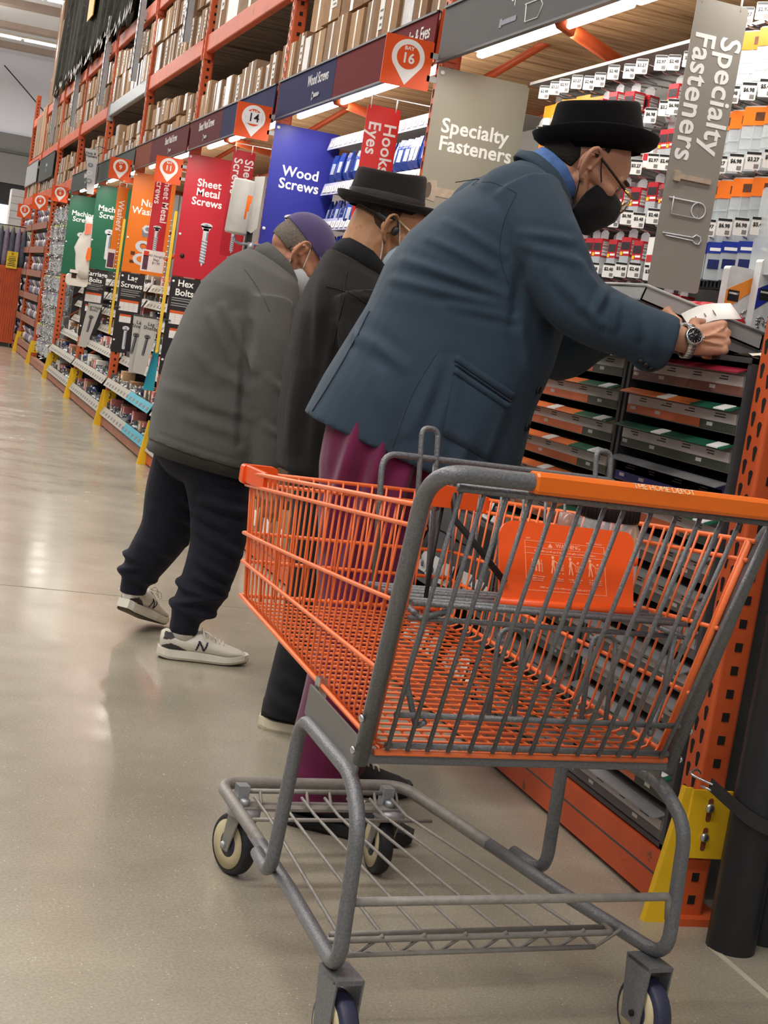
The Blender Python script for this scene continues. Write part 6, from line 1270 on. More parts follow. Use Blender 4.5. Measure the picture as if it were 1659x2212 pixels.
def limb(b, pts, rad, seg=18):
    """smooth tapered limb through points; rad per point"""
    P = smooth_path(pts, 5); R = []
    for i in range(len(P)):
        t = i / 5; k = min(int(t), len(rad) - 2); R.append(rad[k] + (rad[k + 1] - rad[k]) * (t - k))
    b.tube(P, R, 0, seg)
def frameM(loc, yaw, pitch, roll=0.0): return Matrix.Translation(loc) @ Matrix.Rotation(math.radians(yaw), 4, 'Z') @ Matrix.Rotation(math.radians(pitch), 4, 'Y') @ Matrix.Rotation(math.radians(roll), 4, 'X')
def head_shapes(b, M, k=1.0, ear_sides=(-1, 1)):
    T = lambda x, y, z: tuple(M @ Vector((x * k, y * k, z * k))); R3 = M.to_3x3()
    E = lambda c, r, rot=None, **kw: b.ell(T(*c), tuple(q * k for q in r), 0, rot=R3 @ (rot if rot is not None else Matrix.Identity(3)), **kw)
    E((-0.008, 0, 0.038), (0.096, 0.075, 0.088), seg=28, rows=18); E((-0.045, 0, 0.01), (0.058, 0.064, 0.07)); E((0.05, 0, 0.03), (0.046, 0.058, 0.062))
    E((0.045, 0, -0.04), (0.048, 0.054, 0.07)); E((0.072, 0, -0.088), (0.026, 0.028, 0.024)); E((0.078, 0, -0.058), (0.024, 0.03, 0.02))
    for s in (-1, 1):
        b.cap(T(0.004, s * 0.054, -0.035), T(0.06, s * 0.024, -0.088), 0.018 * k, 0.020 * k); b.cap(T(0.016, s * 0.056, -0.005), T(0.07, s * 0.042, -0.012), 0.017 * k, 0.018 * k)
        b.cap(T(0.078, s * 0.04, 0.022), T(0.092, s * 0.012, 0.026), 0.011 * k, 0.012 * k); E((0.074, s * 0.032, 0.004), (0.014, 0.015, 0.012)); E((0.082, s * 0.014, -0.066), (0.016, 0.016, 0.009))
    b.cap(T(0.092, 0, 0.012), T(0.112, 0, -0.028), 0.009 * k, 0.0135 * k); 
    for s in (-1, 1): E((0.100, s * 0.011, -0.031), (0.010, 0.009, 0.009))
    for s in ear_sides:
        # ear: rim, inner fold, bowl and lobe, turned out a little from the skull
        Er = Matrix.Rotation(math.radians(s * -30), 4, 'Z') @ Matrix.Rotation(math.radians(-10), 4, 'Y'); C = Matrix.Translation((-0.008, s * 0.082, -0.004)) @ Matrix.Scale(1.15, 4)
        Q = lambda x, y, z: tuple(M @ Matrix.Scale(k, 4) @ C @ Er @ Vector((x, y * s, z)))
        rim = [(0.014, -0.002, 0.004), (0.016, 0.004, 0.020), (0.008, 0.010, 0.032), (-0.006, 0.013, 0.035), (-0.018, 0.014, 0.026), (-0.021, 0.014, 0.010), (-0.018, 0.012, -0.008), (-0.010, 0.009, -0.022), (-0.001, 0.006, -0.030)]
        P = smooth_path([Q(*p) for p in rim], 4); b.tube(P, [0.0052 * k] * len(P), 0, 10); 
        b.cap(Q(0.0, 0.005, -0.027), Q(0.006, 0.002, -0.031), 0.0075 * k, 0.006 * k)
        inner = [(0.002, 0.006, 0.022), (-0.008, 0.008, 0.018), (-0.012, 0.009, 0.004), (-0.008, 0.008, -0.010), (0.0, 0.006, -0.016)]
        P = smooth_path([Q(*p) for p in inner], 4); b.tube(P, [0.0038 * k] * len(P), 0, 8)
        b.ell(Q(-0.004, -0.003, 0.003), (0.019 * k, 0.0045 * k, 0.030 * k), 0, rot=(M @ Er).to_3x3(), seg=16, rows=10); b.cap(Q(0.010, 0.004, -0.006), Q(0.012, 0.002, 0.0), 0.0042 * k, 0.004 * k)
def hand_shapes(b, M, curls, spread=0.0, thumb=0.3, k=1.0, mir=1):
    """right hand: x along the fingers, y towards the thumb side, z out of the back of the hand; curls in degrees per finger (index to little)"""
    T = lambda p: tuple(M @ Vector((p[0] * k, p[1] * k * mir, p[2] * k)))
    for (x0, y0, x1, y1, r0, r1) in ((0.0, 0.012, 0.088, 0.030, 0.021, 0.0125), (0.0, 0.004, 0.092, 0.010, 0.021, 0.0125), (0.0, -0.006, 0.087, -0.011, 0.020, 0.012), (0.0, -0.014, 0.078, -0.029, 0.018, 0.0115)): b.cap(T((x0, y0, -0.004)), T((x1, y1, 0.0)), r0 * k, r1 * k, 12)
    b.cap(T((0.02, 0.02, -0.012)), T((0.075, 0.024, -0.010)), 0.016 * k, 0.012 * k, 12); b.cap(T((0.02, -0.015, -0.012)), T((0.07, -0.02, -0.010)), 0.015 * k, 0.012 * k, 12)
    tips = []
    for i, (x, y, ls, r) in enumerate(((0.090, 0.030, (0.042, 0.026, 0.021), 0.0098), (0.095, 0.0095, (0.047, 0.030, 0.022), 0.0100), (0.090, -0.011, (0.043, 0.028, 0.021), 0.0095), (0.080, -0.030, (0.033, 0.021, 0.019), 0.0085))):
        a = math.radians(curls[i][0]); p = Vector((x, y, 0.0)); sp = math.radians(spread * (1.5 - i)); tot = a
        b.ell(T(p + Vector((0, 0, 0.003))), (0.0115 * k,) * 3, 0, seg=12, rows=8)
        for j, L in enumerate(ls):
            d = Vector((math.cos(tot) * math.cos(sp), math.cos(tot) * math.sin(sp), -math.sin(tot))); q = p + d * L; b.cap(T(p), T(q), (r - 0.0006 * j) * k, (r - 0.0006 * (j + 1) - 0.0004) * k, 12); p = q
            if j < 2: tot += math.radians(curls[i][j + 1])
        tips.append(p)
    p = Vector((0.018, 0.024, -0.008))
    for d, L, r0, r1 in zip(thumb, (0.044, 0.034, 0.028), (0.0165, 0.0125, 0.0108), (0.0128, 0.0112, 0.009)):
        q = p + Vector(d).normalized() * L; b.cap(T(p), T(q), r0 * k, r1 * k, 12); p = q
    return tips
def skin(name, c, c2):
    m = pm(name, c, 0.5, 0, 0.10, 22, 0.12, 160, spec=0.4, wear=(c2, 14, 0.60)); b = m.node_tree.nodes['Principled BSDF']; b.inputs['Subsurface Weight'].default_value = 0.08; b.inputs['Subsurface Radius'].default_value = (0.01, 0.004, 0.002); return m
def cloth(name, c, rough=0.85, var=0.08, sc=18, bump=0.18, bs=900, sheen=0.15, spec=0.25): return pm(name, c, rough, 0, var, sc, bump, bs, sheen=sheen, spec=spec)
def felt_hat(parent, M, crown, brim, mat, bandmat, curl=0.02, h=0.095, pinch=0.012, top_dip=0.02, taper=0.93):
    """crown (half length, half width), brim (half length, half width)"""
    def ring(a, c, z, dz=None): return [tuple(M @ Vector((a * math.cos(t), c * math.sin(t), z + (dz(t) if dz else 0)))) for t in [2 * PI * i / 48 for i in range(48)]]
    a, c = crown; A, C = brim; up = lambda t: curl * (0.35 + 0.65 * abs(math.sin(t)) ** 1.5) if curl > 0.012 else curl * math.cos(2 * t) * 0.5
    R = [ring(a * 0.97, c * 0.97, -0.012), ring(a * 1.0, c * 1.0, 0.0), ring(a + (A - a) * 0.5, c + (C - c) * 0.5, -0.004, lambda t: up(t) * 0.15), ring(a + (A - a) * 0.86, c + (C - c) * 0.86, 0.002, lambda t: up(t) * 0.6), ring(A, C, 0.012, lambda t: up(t)), ring(A * 1.004, C * 1.004, 0.016, lambda t: up(t)), ring(A - 0.003, C - 0.003, 0.017, lambda t: up(t)),
         ring(a + (A - a) * 0.84, c + (C - c) * 0.84, 0.007, lambda t: up(t) * 0.6), ring(a + (A - a) * 0.45, c + (C - c) * 0.45, 0.001, lambda t: up(t) * 0.15), ring(a * 1.03, c * 1.03, 0.003)]
    b = MB(); b.loft(R, 0, caps=False); b.build('brim', mat, parent)
    dz = lambda t: -pinch * (math.sin(t) ** 2) * 0.3 + 0.006 * math.cos(t)
    R = [ring(a * 1.03, c * 1.03, 0.0), ring(a * 1.02, c * 1.02, 0.03), ring(a * (1 + taper) / 2, c * (1 + taper) / 2, h * 0.6, dz), ring(a * taper, c * taper, h - 0.012, dz), ring(a * taper * 0.97, c * taper * 0.97, h - 0.003, dz), ring(a * taper * 0.92, c * taper * 0.92, h, dz), ring(a * taper * 0.84, c * taper * 0.82, h - 0.004, dz), ring(a * taper * 0.66, c * taper * 0.55, h - top_dip * 0.8), ring(a * taper * 0.35, c * taper * 0.25, h - top_dip), ring(0.002, 0.002, h - top_dip)]
    b = MB(); b.loft(R, 0); o = b.build('crown', mat, parent)
    b = MB(); b.loft([ring(a * 1.032, c * 1.032, 0.001), ring(a * 1.04, c * 1.04, 0.004), ring(a * 1.036, c * 1.036, 0.030), ring(a * 1.025, c * 1.025, 0.033)], 0, caps=False); b.loft([[tuple(M @ Vector((x, -c * 1.045 - dy, z))) for x, z in ((-a * 0.0 + a * .45, 0.004), (a * .62, 0.004), (a * .62, 0.031), (a * .45, 0.031))] for dy in (0.0, 0.0)] if False else [ring(a * 1.041, c * 1.041, 0.012), ring(a * 1.043, c * 1.043, 0.0155), ring(a * 1.041, c * 1.041, 0.019)], 0, caps=False); b.build('hat_band', bandmat, parent)
def shoe(M, parent, upper, sole, accent, L=0.29, logo=None, laces=True, toe_sole=None):
    """heel at x=0, toe at x=L, ground at z=0"""
    ws = [(0.0, 0.016), (0.012, 0.027), (0.04, 0.034), (0.09, 0.036), (0.14, 0.040), (0.19, 0.047), (0.225, 0.048), (0.26, 0.040), (0.28, 0.027), (0.29, 0.012)]
    tops = [(0.0, 0.085), (0.012, 0.094), (0.04, 0.088), (0.09, 0.083), (0.125, 0.098), (0.16, 0.082), (0.20, 0.064), (0.24, 0.052), (0.27, 0.044), (0.29, 0.030)]
    def ip(tab, x):
        for (a, va), (b_, vb) in zip(tab, tab[1:]):
            if x <= b_: return va + (vb - va) * (x - a) / (b_ - a)
        return tab[-1][1]
    k = L / 0.29; xs = [0.0, 0.006, 0.015, 0.03, 0.05, 0.07, 0.09, 0.11, 0.13, 0.15, 0.17, 0.19, 0.21, 0.23, 0.25, 0.265, 0.278, 0.286, 0.29]
    zb = lambda x: 0.024 - 0.006 * sease(0.1, 0.25, x)
    lift = lambda x: 0.010 * sease(0.21, 0.29, x) + 0.005 * (1 - sease(0.0, 0.03, x))
    b = MB(); rings = []
    for x in xs:
        w = ip(ws, x); t = ip(tops, x); z0 = zb(x) + lift(x); ring = []
        for q in range(20):
            a = -PI / 2 + 2 * PI * q / 20; cy = math.cos(a); sz_ = math.sin(a); e = 0.75 if sz_ < 0 else 1.0; prof = 1 - 0.45 * max(0, sz_) ** 1.5
            ring.append(M @ Vector((x * k, w * math.copysign(abs(cy) ** e, cy) * prof * k, ((z0 + t) / 2 + (t - z0) / 2 * sz_) * k)))
        rings.append(ring)
    b.loft(rings, 0); up_o = b.build('shoe_upper', upper, parent)
    b = MB(); rings = []
    for x in xs:
        w = ip(ws, x) + 0.0045; z0 = lift(x); z1 = zb(x) + lift(x) + 0.006; rings.append([M @ Vector((x * k if 0 < x < 0.29 else (x + (0.004 if x else -0.004)) * k, y * k, z * k)) for y, z in ((-w * .92, z0), (w * .92, z0), (w * 1.04, z0 + 0.008), (w, z1), (-w, z1), (-w * 1.04, z0 + 0.008))])
    b.loft(rings, 0, smooth=False); b.build('shoe_sole', sole, up_o)
    b = MB(); rings = []
    for x in xs:
        w = ip(ws, x) * 0.95 + 0.004; z0 = lift(x) - 0.004; rings.append([M @ Vector((x * k, y * k, z * k)) for y, z in ((-w * .92, z0), (w * .92, z0), (w * .95, z0 + 0.006), (-w * .95, z0 + 0.006))])
    b.loft(rings, 0, smooth=False); b.build('tread', toe_sole or accent, up_o)
    def patch(pts, mat, nm, off=0.0014, step=0.0022):
        tr = bvh(up_o); R3 = M.to_3x3(); b = MB(); xs_ = [p[0] for p in pts]; zs_ = [p[1] for p in pts]; nx = int((max(xs_) - min(xs_)) / step) + 1; nz = int((max(zs_) - min(zs_)) / step) + 1
        def inside(x, z):
            c = False
            for (x0, z0), (x1, z1) in zip(pts, pts[1:] + pts[:1]):
                if (z0 > z) != (z1 > z) and x < (x1 - x0) * (z - z0) / (z1 - z0) + x0: c = not c
            return c
        for s in (-1, 1):
            V = {}
            def vert(i, j):
                if (i, j) not in V:
                    x = min(xs_) + i * step; z = min(zs_) + j * step; h = tr.ray_cast(M @ Vector((x * k, s * 0.2, z * k)), (R3 @ Vector((0, -s, 0))).normalized()); V[(i, j)] = (h[0] + (R3 @ Vector((0, s, 0))).normalized() * off) if h[0] is not None else None
                return V[(i, j)]
            for i in range(nx):
                for j in range(nz):
                    if inside(min(xs_) + (i + .5) * step, min(zs_) + (j + .5) * step):
                        q = [vert(i, j), vert(i + 1, j), vert(i + 1, j + 1), vert(i, j + 1)]
                        if all(p is not None for p in q): b.add([tuple(p) for p in q], [(0, 1, 2, 3)] if s < 0 else [(3, 2, 1, 0)], 0, True)
        if b.f: b.build(nm, mat, up_o)
    if accent: patch([(0.004, 0.04), (0.03, 0.052), (0.055, 0.045), (0.085, 0.031), (0.05, 0.030), (0.006, 0.030)], accent, 'heel_stripe'); patch([(0.006, 0.062), (0.01, 0.086), (0.03, 0.084), (0.045, 0.072), (0.03, 0.064)], accent, 'heel_collar')
    if logo:
        patch([(0.112, 0.036), (0.118, 0.036), (0.126, 0.068), (0.119, 0.068)], logo, 'logo_mark', 0.0018); patch([(0.119, 0.068), (0.126, 0.068), (0.144, 0.036), (0.137, 0.036)], logo, 'logo_mark', 0.0018); patch([(0.137, 0.036), (0.143, 0.036), (0.152, 0.066), (0.146, 0.066)], logo, 'logo_mark', 0.0018)
    if laces:
        b = MB(); tr = bvh(up_o)
        for q in range(6):
            x = 0.135 + 0.014 * q; P = []
            for y in (-0.022, -0.011, 0.0, 0.011, 0.022):
                h = tr.ray_cast(M @ Vector((x * k, y * k, 0.25)), (M.to_3x3() @ Vector((0, 0, -1))).normalized()); P.append((h[0] if h[0] is not None else M @ Vector((x * k, y * k, 0.08))) + (M.to_3x3() @ Vector((0, 0, 0.003))))
            b.tube(P, 0.0026 * k, 0, 6)
        p0 = M @ Vector((0.128 * k, -0.01 * k, 0.098 * k)); b.tube(smooth_path([p0, p0 + M.to_3x3() @ Vector((0.02, -0.03, 0.0)), p0 + M.to_3x3() @ Vector((0.045, -0.026, -0.02)), p0 + M.to_3x3() @ Vector((0.02, -0.012, -0.004))], 4), 0.002, 0, 5); b.tube(smooth_path([p0, p0 + M.to_3x3() @ Vector((0.0, -0.02, 0.012)), p0 + M.to_3x3() @ Vector((0.01, -0.035, -0.02))], 4), 0.002, 0, 5)
        b.build('laces', pm('shoe_lace', S(226, 220, 206), 0.8), up_o)
    return up_o
def face_bits(M, parent, k=1.0):
    for s in (-1, 1):
        b = MB(); b.ell(tuple(M @ Vector((0.078, s * 0.030, 0.004))), (0.0115,) * 3, 0, seg=14, rows=10); b.ell(tuple(M @ Vector((0.0875, s * 0.0305, 0.003))), (0.0035, 0.0055, 0.0055), 1, rot=M.to_3x3(), seg=10, rows=8); b.build('eye', [pm('eye_white', S(214, 206, 200), 0.3), pm('eye_iris', S(50, 34, 26), 0.3)], parent)
        b = MB(); b.cap(tuple(M @ Vector((0.091, s * 0.045, 0.028))), tuple(M @ Vector((0.104, s * 0.016, 0.031))), 0.004, 0.005, 8); b.build('eyebrow', pm('dark_brow', S(52, 40, 34), 0.9), parent)
def mask_on(M, parent, mat, strap, z0=-0.115, z1=-0.015, sides=(-1, 1), loops=True, k=1.0, fold=True):
    """face mask standing a little off the lower face"""
    b = MB(); rings = []; n = 19
    for j, z in enumerate((z0 - 0.006, z0, z0 + 0.02, (z0 + z1) / 2 - 0.012, (z0 + z1) / 2 + 0.01, z1 - 0.012, z1)):
        nose = (0.098, 0.107, 0.114, 0.127, 0.136, 0.133, 0.122)[j]; back = (0.050, 0.040, 0.036, 0.034, 0.035, 0.044, 0.056)[j]; hw = (0.034, 0.047, 0.055, 0.062, 0.063, 0.061, 0.054)[j]; row = []
        for i in range(n):
            t = -1 + 2 * i / (n - 1); y = hw * math.sin(t * PI / 2); x = back + (nose - back) * (1 - abs(t) ** 1.25); row.append((x, y, z))
        rings.append(row)
    vs = [tuple(M @ Vector(p)) for r in rings for p in r]; vi = [tuple(M @ Vector((p[0] - 0.004, p[1] * 0.96, p[2]))) for r in rings for p in r]; m = len(rings)
    fs = [(a * n + i, a * n + i + 1, (a + 1) * n + i + 1, (a + 1) * n + i) for a in range(m - 1) for i in range(n - 1)]; N = len(vs)
    edge = [i for i in range(n)] + [a * n + n - 1 for a in range(1, m)] + [(m - 1) * n + i for i in range(n - 2, -1, -1)] + [a * n for a in range(m - 2, 0, -1)]
    b.add(vs + vi, fs + [tuple(N + i for i in f[::-1]) for f in fs] + [(edge[i], N + edge[i], N + edge[(i + 1) % len(edge)], edge[(i + 1) % len(edge)]) for i in range(len(edge))], 0, True)
    o = b.build('face_mask', mat, parent)
    if loops:
        b = MB()
        for s in sides:
            Pu = [(0.045, s * 0.0655, z1 - 0.004), (0.025, s * 0.074, 0.008), (0.010, s * 0.079, 0.028), (-0.006, s * 0.084, 0.034)]; Pl = [(0.026, s * 0.060, z0 + 0.02), (0.012, s * 0.068, -0.06), (-0.002, s * 0.077, -0.036), (-0.014, s * 0.082, -0.016)]
            for P in (Pu, Pl): b.tube(smooth_path([M @ Vector(p) for p in P], 4), 0.0017, 0, 6)
        b.build('ear_loop', strap, o)
    return o
def hair_cap(M, parent, mat, rule, k=1.03, name='hair', c=(-0.008, 0, 0.038), r=(0.096, 0.075, 0.088)):
    b = MB(); n, m = 100, 64; vs = []; ok = []
    for i in range(m + 1):
        a = PI * i / m
        for j in range(n):
            t = 2 * PI * j / n; d = Vector((math.sin(a) * math.cos(t), math.sin(a) * math.sin(t), math.cos(a))); p = Vector((c[0] + d.x * r[0] * k, c[1] + d.y * r[1] * k, c[2] + d.z * r[2] * k)); vs.append(p); ok.append(rule(p))
    fs = [(i * n + j, i * n + (j + 1) % n, (i + 1) * n + (j + 1) % n, (i + 1) * n + j) for i in range(m) for j in range(n) if ok[i * n + j] and ok[i * n + (j + 1) % n] and ok[(i + 1) * n + j] and ok[(i + 1) * n + (j + 1) % n]]
    used = sorted({q for f in fs for q in f}); mp = {q: i for i, q in enumerate(used)}
    b.add([tuple(M @ vs[q]) for q in used], [tuple(mp[q] for q in f) for f in fs], 0, True); o = b.build(name, mat, parent); sd = o.modifiers.new('thick', 'SOLIDIFY'); sd.thickness = 0.004; sd.offset = 0.0; return o
def nape(M, parent, mat, zmin=-0.035, name='nape_hair'): return hair_cap(M, parent, mat, lambda p: p.x < -0.030 and p.z > zmin, 1.035, name, (-0.045, 0, 0.01), (0.058, 0.064, 0.07))
SKIN1 = skin('skin_warm', S(186, 138, 112), S(170, 116, 94)); SKIN2 = skin('skin_tan', S(178, 132, 98), S(164, 116, 84)); SKIN3 = skin('skin_ruddy', S(190, 134, 106), S(176, 112, 88))
# ---------------------------------------------------------------- person in the blue jacket
F1 = Side((1.15, 3.40), -12)
p1 = thing('person', 'person in blue jacket and maroon trousers bending over the cabinet, black pork pie hat', 'person', (1.12, 3.4, 0))
H1 = frameM((1.468, 3.352, 1.590), -13, 29)
b = MB(); head_shapes(b, H1, 1.0)
b.cap(H1 @ Vector((-0.03, 0, -0.03)), F1.P(0.215, 1.50), 0.057, 0.062); b.cap(F1.P(0.20, 1.42), F1.P(0.03, 1.0), 0.075, 0.11); b.cap(F1.P(0.03, 1.0), F1.P(-0.02, 0.85), 0.13, 0.12)
for l, hem in ((-0.11, F1.P(-0.08, 0.07, -0.145)), (0.11, F1.P(-0.02, 0.07, 0.15))): b.cap(F1.P(-0.03, 0.85, l), F1.P(-0.04, 0.48, l * 1.15), 0.075, 0.055); b.cap(F1.P(-0.04, 0.48, l * 1.15), hem, 0.05, 0.035)
b.cap((1.29, 3.24, 1.46), (1.395, 3.105, 1.275), 0.05, 0.04); b.cap((1.395, 3.105, 1.275), (1.645, 3.035, 1.228), 0.04, 0.0275); b.cap((1.33, 3.58, 1.45), (1.575, 3.60, 1.16), 0.05, 0.04); b.cap((1.575, 3.60, 1.16), (1.610, 3.24, 1.283), 0.04, 0.0275)
def axes(x, z):
    x = Vector(x).normalized(); z = Vector(z); z = (z - x * z.dot(x)).normalized(); y = z.cross(x); return x, y, z
def basisM(o, x, z): x, y, z = axes(x, z); return Matrix(((x.x, y.x, z.x, o[0]), (x.y, y.y, z.y, o[1]), (x.z, y.z, z.z, o[2]), (0, 0, 0, 1)))
HR1 = basisM((1.642, 3.034, 1.230), (0.97, -0.05, 0.22), (-0.05, -0.92, 0.38)); hand_shapes(b, HR1, ((58, 72, 40), (72, 76, 40), (78, 78, 40), (80, 76, 40)), 2, ((0.5, 0.62, -0.55), (0.85, 0.1, -0.55), (0.9, -0.25, -0.4)), 0.98)
HL1 = basisM((1.608, 3.235, 1.277), (0.62, -0.78, 0.02), (0.25, 0.28, 0.92)); hand_shapes(b, HL1, ((30, 42, 25), (40, 45, 25), (48, 48, 25), (52, 46, 25)), 3, ((0.8, 0.5, -0.4), (0.95, -0.05, -0.3), (0.95, -0.25, -0.2)), 0.96, -1)
# raised veins on the back of the right hand
for P in (((0.02, 0.0, 0.021), (0.05, 0.004, 0.0175), (0.085, 0.02, 0.0135)), ((0.05, 0.004, 0.0175), (0.085, -0.002, 0.0135)), ((0.025, -0.008, 0.020), (0.075, -0.02, 0.0125))): b.tube(smooth_path([HR1 @ Vector(p) for p in P], 4), 0.0026, 0, 6)
body1 = remesh(b, 'body', SKIN1, p1, 0.0031, 3, soft_noise(0.0006, 60, 2)); face_bits(H1, p1)
JB = cloth('jacket_slate_blue', S(44, 61, 76), 0.72, 0.05, 6, 0.2, 1100, 0.05)
b = MB()
torso(b, F1, [((-0.237, 0.935), (0.265, 0.795), 0.235), ((-0.203, 1.026), (0.28, 0.905), 0.238), ((-0.163, 1.118), (0.29, 1.012), 0.23), ((-0.128, 1.204), (0.318, 1.12), 0.222), ((-0.103, 1.299), (0.328, 1.222), 0.222), ((-0.062, 1.38), (0.325, 1.308), 0.225), ((0.0, 1.452), (0.318, 1.392), 0.222), ((0.084, 1.530), (0.308, 1.455), 0.185), ((0.15, 1.572), (0.296, 1.497), 0.12), ((0.185, 1.588), (0.288, 1.518), 0.08)], 2.5)
limb(b, [(1.285, 3.235, 1.480), (1.325, 3.155, 1.385), (1.392, 3.105, 1.278), (1.50, 3.068, 1.238), (1.605, 3.038, 1.219)], [0.092, 0.083, 0.074, 0.066, 0.060]); b.ell((1.285, 3.26, 1.468), (0.105, 0.09, 0.095)); b.ell((1.560, 3.045, 1.198), (0.05, 0.042, 0.05))
limb(b, [(1.335, 3.57, 1.46), (1.45, 3.60, 1.30), (1.575, 3.60, 1.165), (1.595, 3.44, 1.212), (1.606, 3.295, 1.262)], [0.09, 0.080, 0.074, 0.064, 0.055]); b.ell((1.33, 3.555, 1.46), (0.105, 0.09, 0.095))
seg1 = [(0.15, 1.263, -0.074, 1.308, .011, .008), (0.163, 1.240, -0.088, 1.262, .011, .008), (0.177, 1.218, 0.03, 1.228, .010, .006), (0.111, 1.315, -0.031, 1.362, .010, .006), (0.13, 1.35, 0.0, 1.405, .010, .005), (-0.149, 1.138, -0.048, 1.079, .014, .007), (-0.172, 1.153, -0.13, 1.10, .012, .006), (0.184, 1.218, 0.238, 1.10, .012, .006), (0.065, 1.10, 0.046, 0.95, .014, .006), (0.201, 1.025, 0.17, 0.895, .012, .006), (0.03, 1.093, -0.01, 0.943, .016, .006), (0.167, 1.36, 0.178, 1.206, .012, -.007), (-0.09, 1.05, -0.05, 0.93, .018, .006), (0.12, 0.95, 0.1, 0.86, .016, .007),
        (0.348, 1.309, 0.33, 1.262, .010, .009), (0.372, 1.290, 0.375, 1.235, .010, .008), (0.405, 1.285, 0.43, 1.225, .011, .007), (0.346, 1.234, 0.299, 1.267, .009, .006), (0.299, 1.267, 0.239, 1.317, .012, .006), (0.345, 1.294, 0.272, 1.362, .011, .006), (0.158, 1.40, 0.262, 1.40, .010, .006), (0.17, 1.372, 0.29, 1.355, .010, .005), (0.45, 1.26, 0.47, 1.20, .012, .005), (0.262, 1.44, 0.31, 1.36, .012, .005)]
jk = remesh(b, 'jacket', JB, p1, 0.0065, 5, chain(folds(F1, seg1, -1), folds(F1, [(-0.1, 1.1, 0.1, 0.98, .02, .006)], 1), soft_noise(0.0022, 16, 1)), 0.55)
jb = bvh(jk)
def snap(frame, s, z, l=-0.5, off=0.0015):
    """point of the jacket's flank met from the aisle side"""
    o = frame.P(s, z, l); h = jb.ray_cast(o, Vector(frame.l)); q = h[0] if h[0] is not None else frame.P(s, z, -0.22); n = h[1] if h[0] is not None else Vector(-frame.l); 
    if n.dot(Vector(frame.l)) > 0: n = -n
    return q + n * off, n
def ribbon(frame, pts, wd, mat, name, parent, off=0.002, r=None):
    b = MB(); P = smooth_path([Vector((x, 0, z)) for x, z in pts], 6); Q = [snap(frame, p.x, p.z, off=off)[0] for p in P]
    if r: b.tube(Q, r, 0, 6)
    else:
        rings = []
        for i, p in enumerate(P):
            t = (P[min(i + 1, len(P) - 1)] - P[max(i - 1, 0)]).normalized(); nn = Vector((-t.z, 0, t.x)); a = snap(frame, p.x + nn.x * wd / 2, p.z + nn.z * wd / 2, off=off); c = snap(frame, p.x - nn.x * wd / 2, p.z - nn.z * wd / 2, off=off); m = snap(frame, p.x, p.z, off=off + 0.0015)
            rings.append([a[0], m[0], c[0], c[0] - c[1] * 0.003, a[0] - a[1] * 0.003])
        b.loft(rings, 0)
    return b.build(name, mat, parent)
JD = cloth('jacket_dark_seam', S(34, 47, 60), 0.8, 0.04, 8)  # darker blue for the seams, pocket mouth and back vent
pk = []
for i in range(9):
    row = []
    for j in range(9):
        u, v = i / 8, j / 8; top = (0.064 + 0.136 * u, 1.092 - 0.062 * u); bt = (0.058 + 0.118 * u, 0.945 - 0.045 * u); row.append(snap(F1, top[0] + (bt[0] - top[0]) * v, top[1] + (bt[1] - top[1]) * v, off=0.003 + 0.004 * math.sin(PI * v) * math.sin(PI * u)))
    pk.append(row)
b = MB(); b.add([tuple(q[0]) for r_ in pk for q in r_] + [tuple(q[0] - q[1] * 0.006) for r_ in pk for q in r_], [(i * 9 + j, i * 9 + j + 1, i * 9 + j + 10, i * 9 + j + 9) for i in range(8) for j in range(8)] + [(81 + i * 9 + j + 9, 81 + i * 9 + j + 10, 81 + i * 9 + j + 1, 81 + i * 9 + j) for i in range(8) for j in range(8)] + [f for i in range(8) for f in ((i * 9, i * 9 + 9, 81 + i * 9 + 9, 81 + i * 9), (i * 9 + 17, i * 9 + 8, 81 + i * 9 + 8, 81 + i * 9 + 17), (i + 1, i, 81 + i, 82 + i), (72 + i, 73 + i, 154 + i, 153 + i))], 0, True); b.build('patch_pocket', JB, jk)
ribbon(F1, [(0.062, 1.088), (0.13, 1.056), (0.198, 1.026)], 0.013, JB, 'pocket_welt', jk, 0.006); ribbon(F1, [(0.061, 1.116), (0.13, 1.083), (0.206, 1.050)], 0.016, JB, 'pocket_welt', jk, 0.004); ribbon(F1, [(0.062, 1.102), (0.13, 1.070), (0.20, 1.038)], 0.004, JD, 'pocket_mouth', jk, 0.0015, 0.003)
ribbon(F1, [(0.0, 1.485), (0.05, 1.500), (0.09, 1.503), (0.135, 1.484)], 0, JD, 'seam', jk, 0.0, 0.0011); ribbon(F1, [(0.135, 1.484), (0.118, 1.42), (0.120, 1.35), (0.15, 1.29)], 0, JD, 'seam', jk, 0.0, 0.0011); ribbon(F1, [(0.02, 1.12), (-0.02, 1.02), (-0.045, 0.90)], 0, JD, 'seam', jk, 0.0, 0.0009); ribbon(F1, [(-0.222, 0.945), (-0.196, 1.007), (-0.160, 1.096), (-0.128, 1.186)], 0, JD, 'back_vent', jk, 0.0006, 0.0026);
for (s, z) in ((0.268, 1.072), (0.258, 0.985)):
    q, n = snap(F1, s, z, off=0.002); b = MB(); b.lathe([(0.001, 0), (0.0105, 0), (0.0105, 0.003), (0.008, 0.0045), (0.001, 0.0035)], q, n, 0, 16); b.build('button', BLACKP, jk)
for i in range(3):
    q, n = snap(F1, 0.452 + 0.013 * i, 1.170 - 0.006 * i, off=0.001); b = MB(); b.lathe([(0.001, 0), (0.0075, 0), (0.0075, 0.003), (0.001, 0.0035)], q, n, 0, 14); b.build('cuff_button', BLACKP, jk)
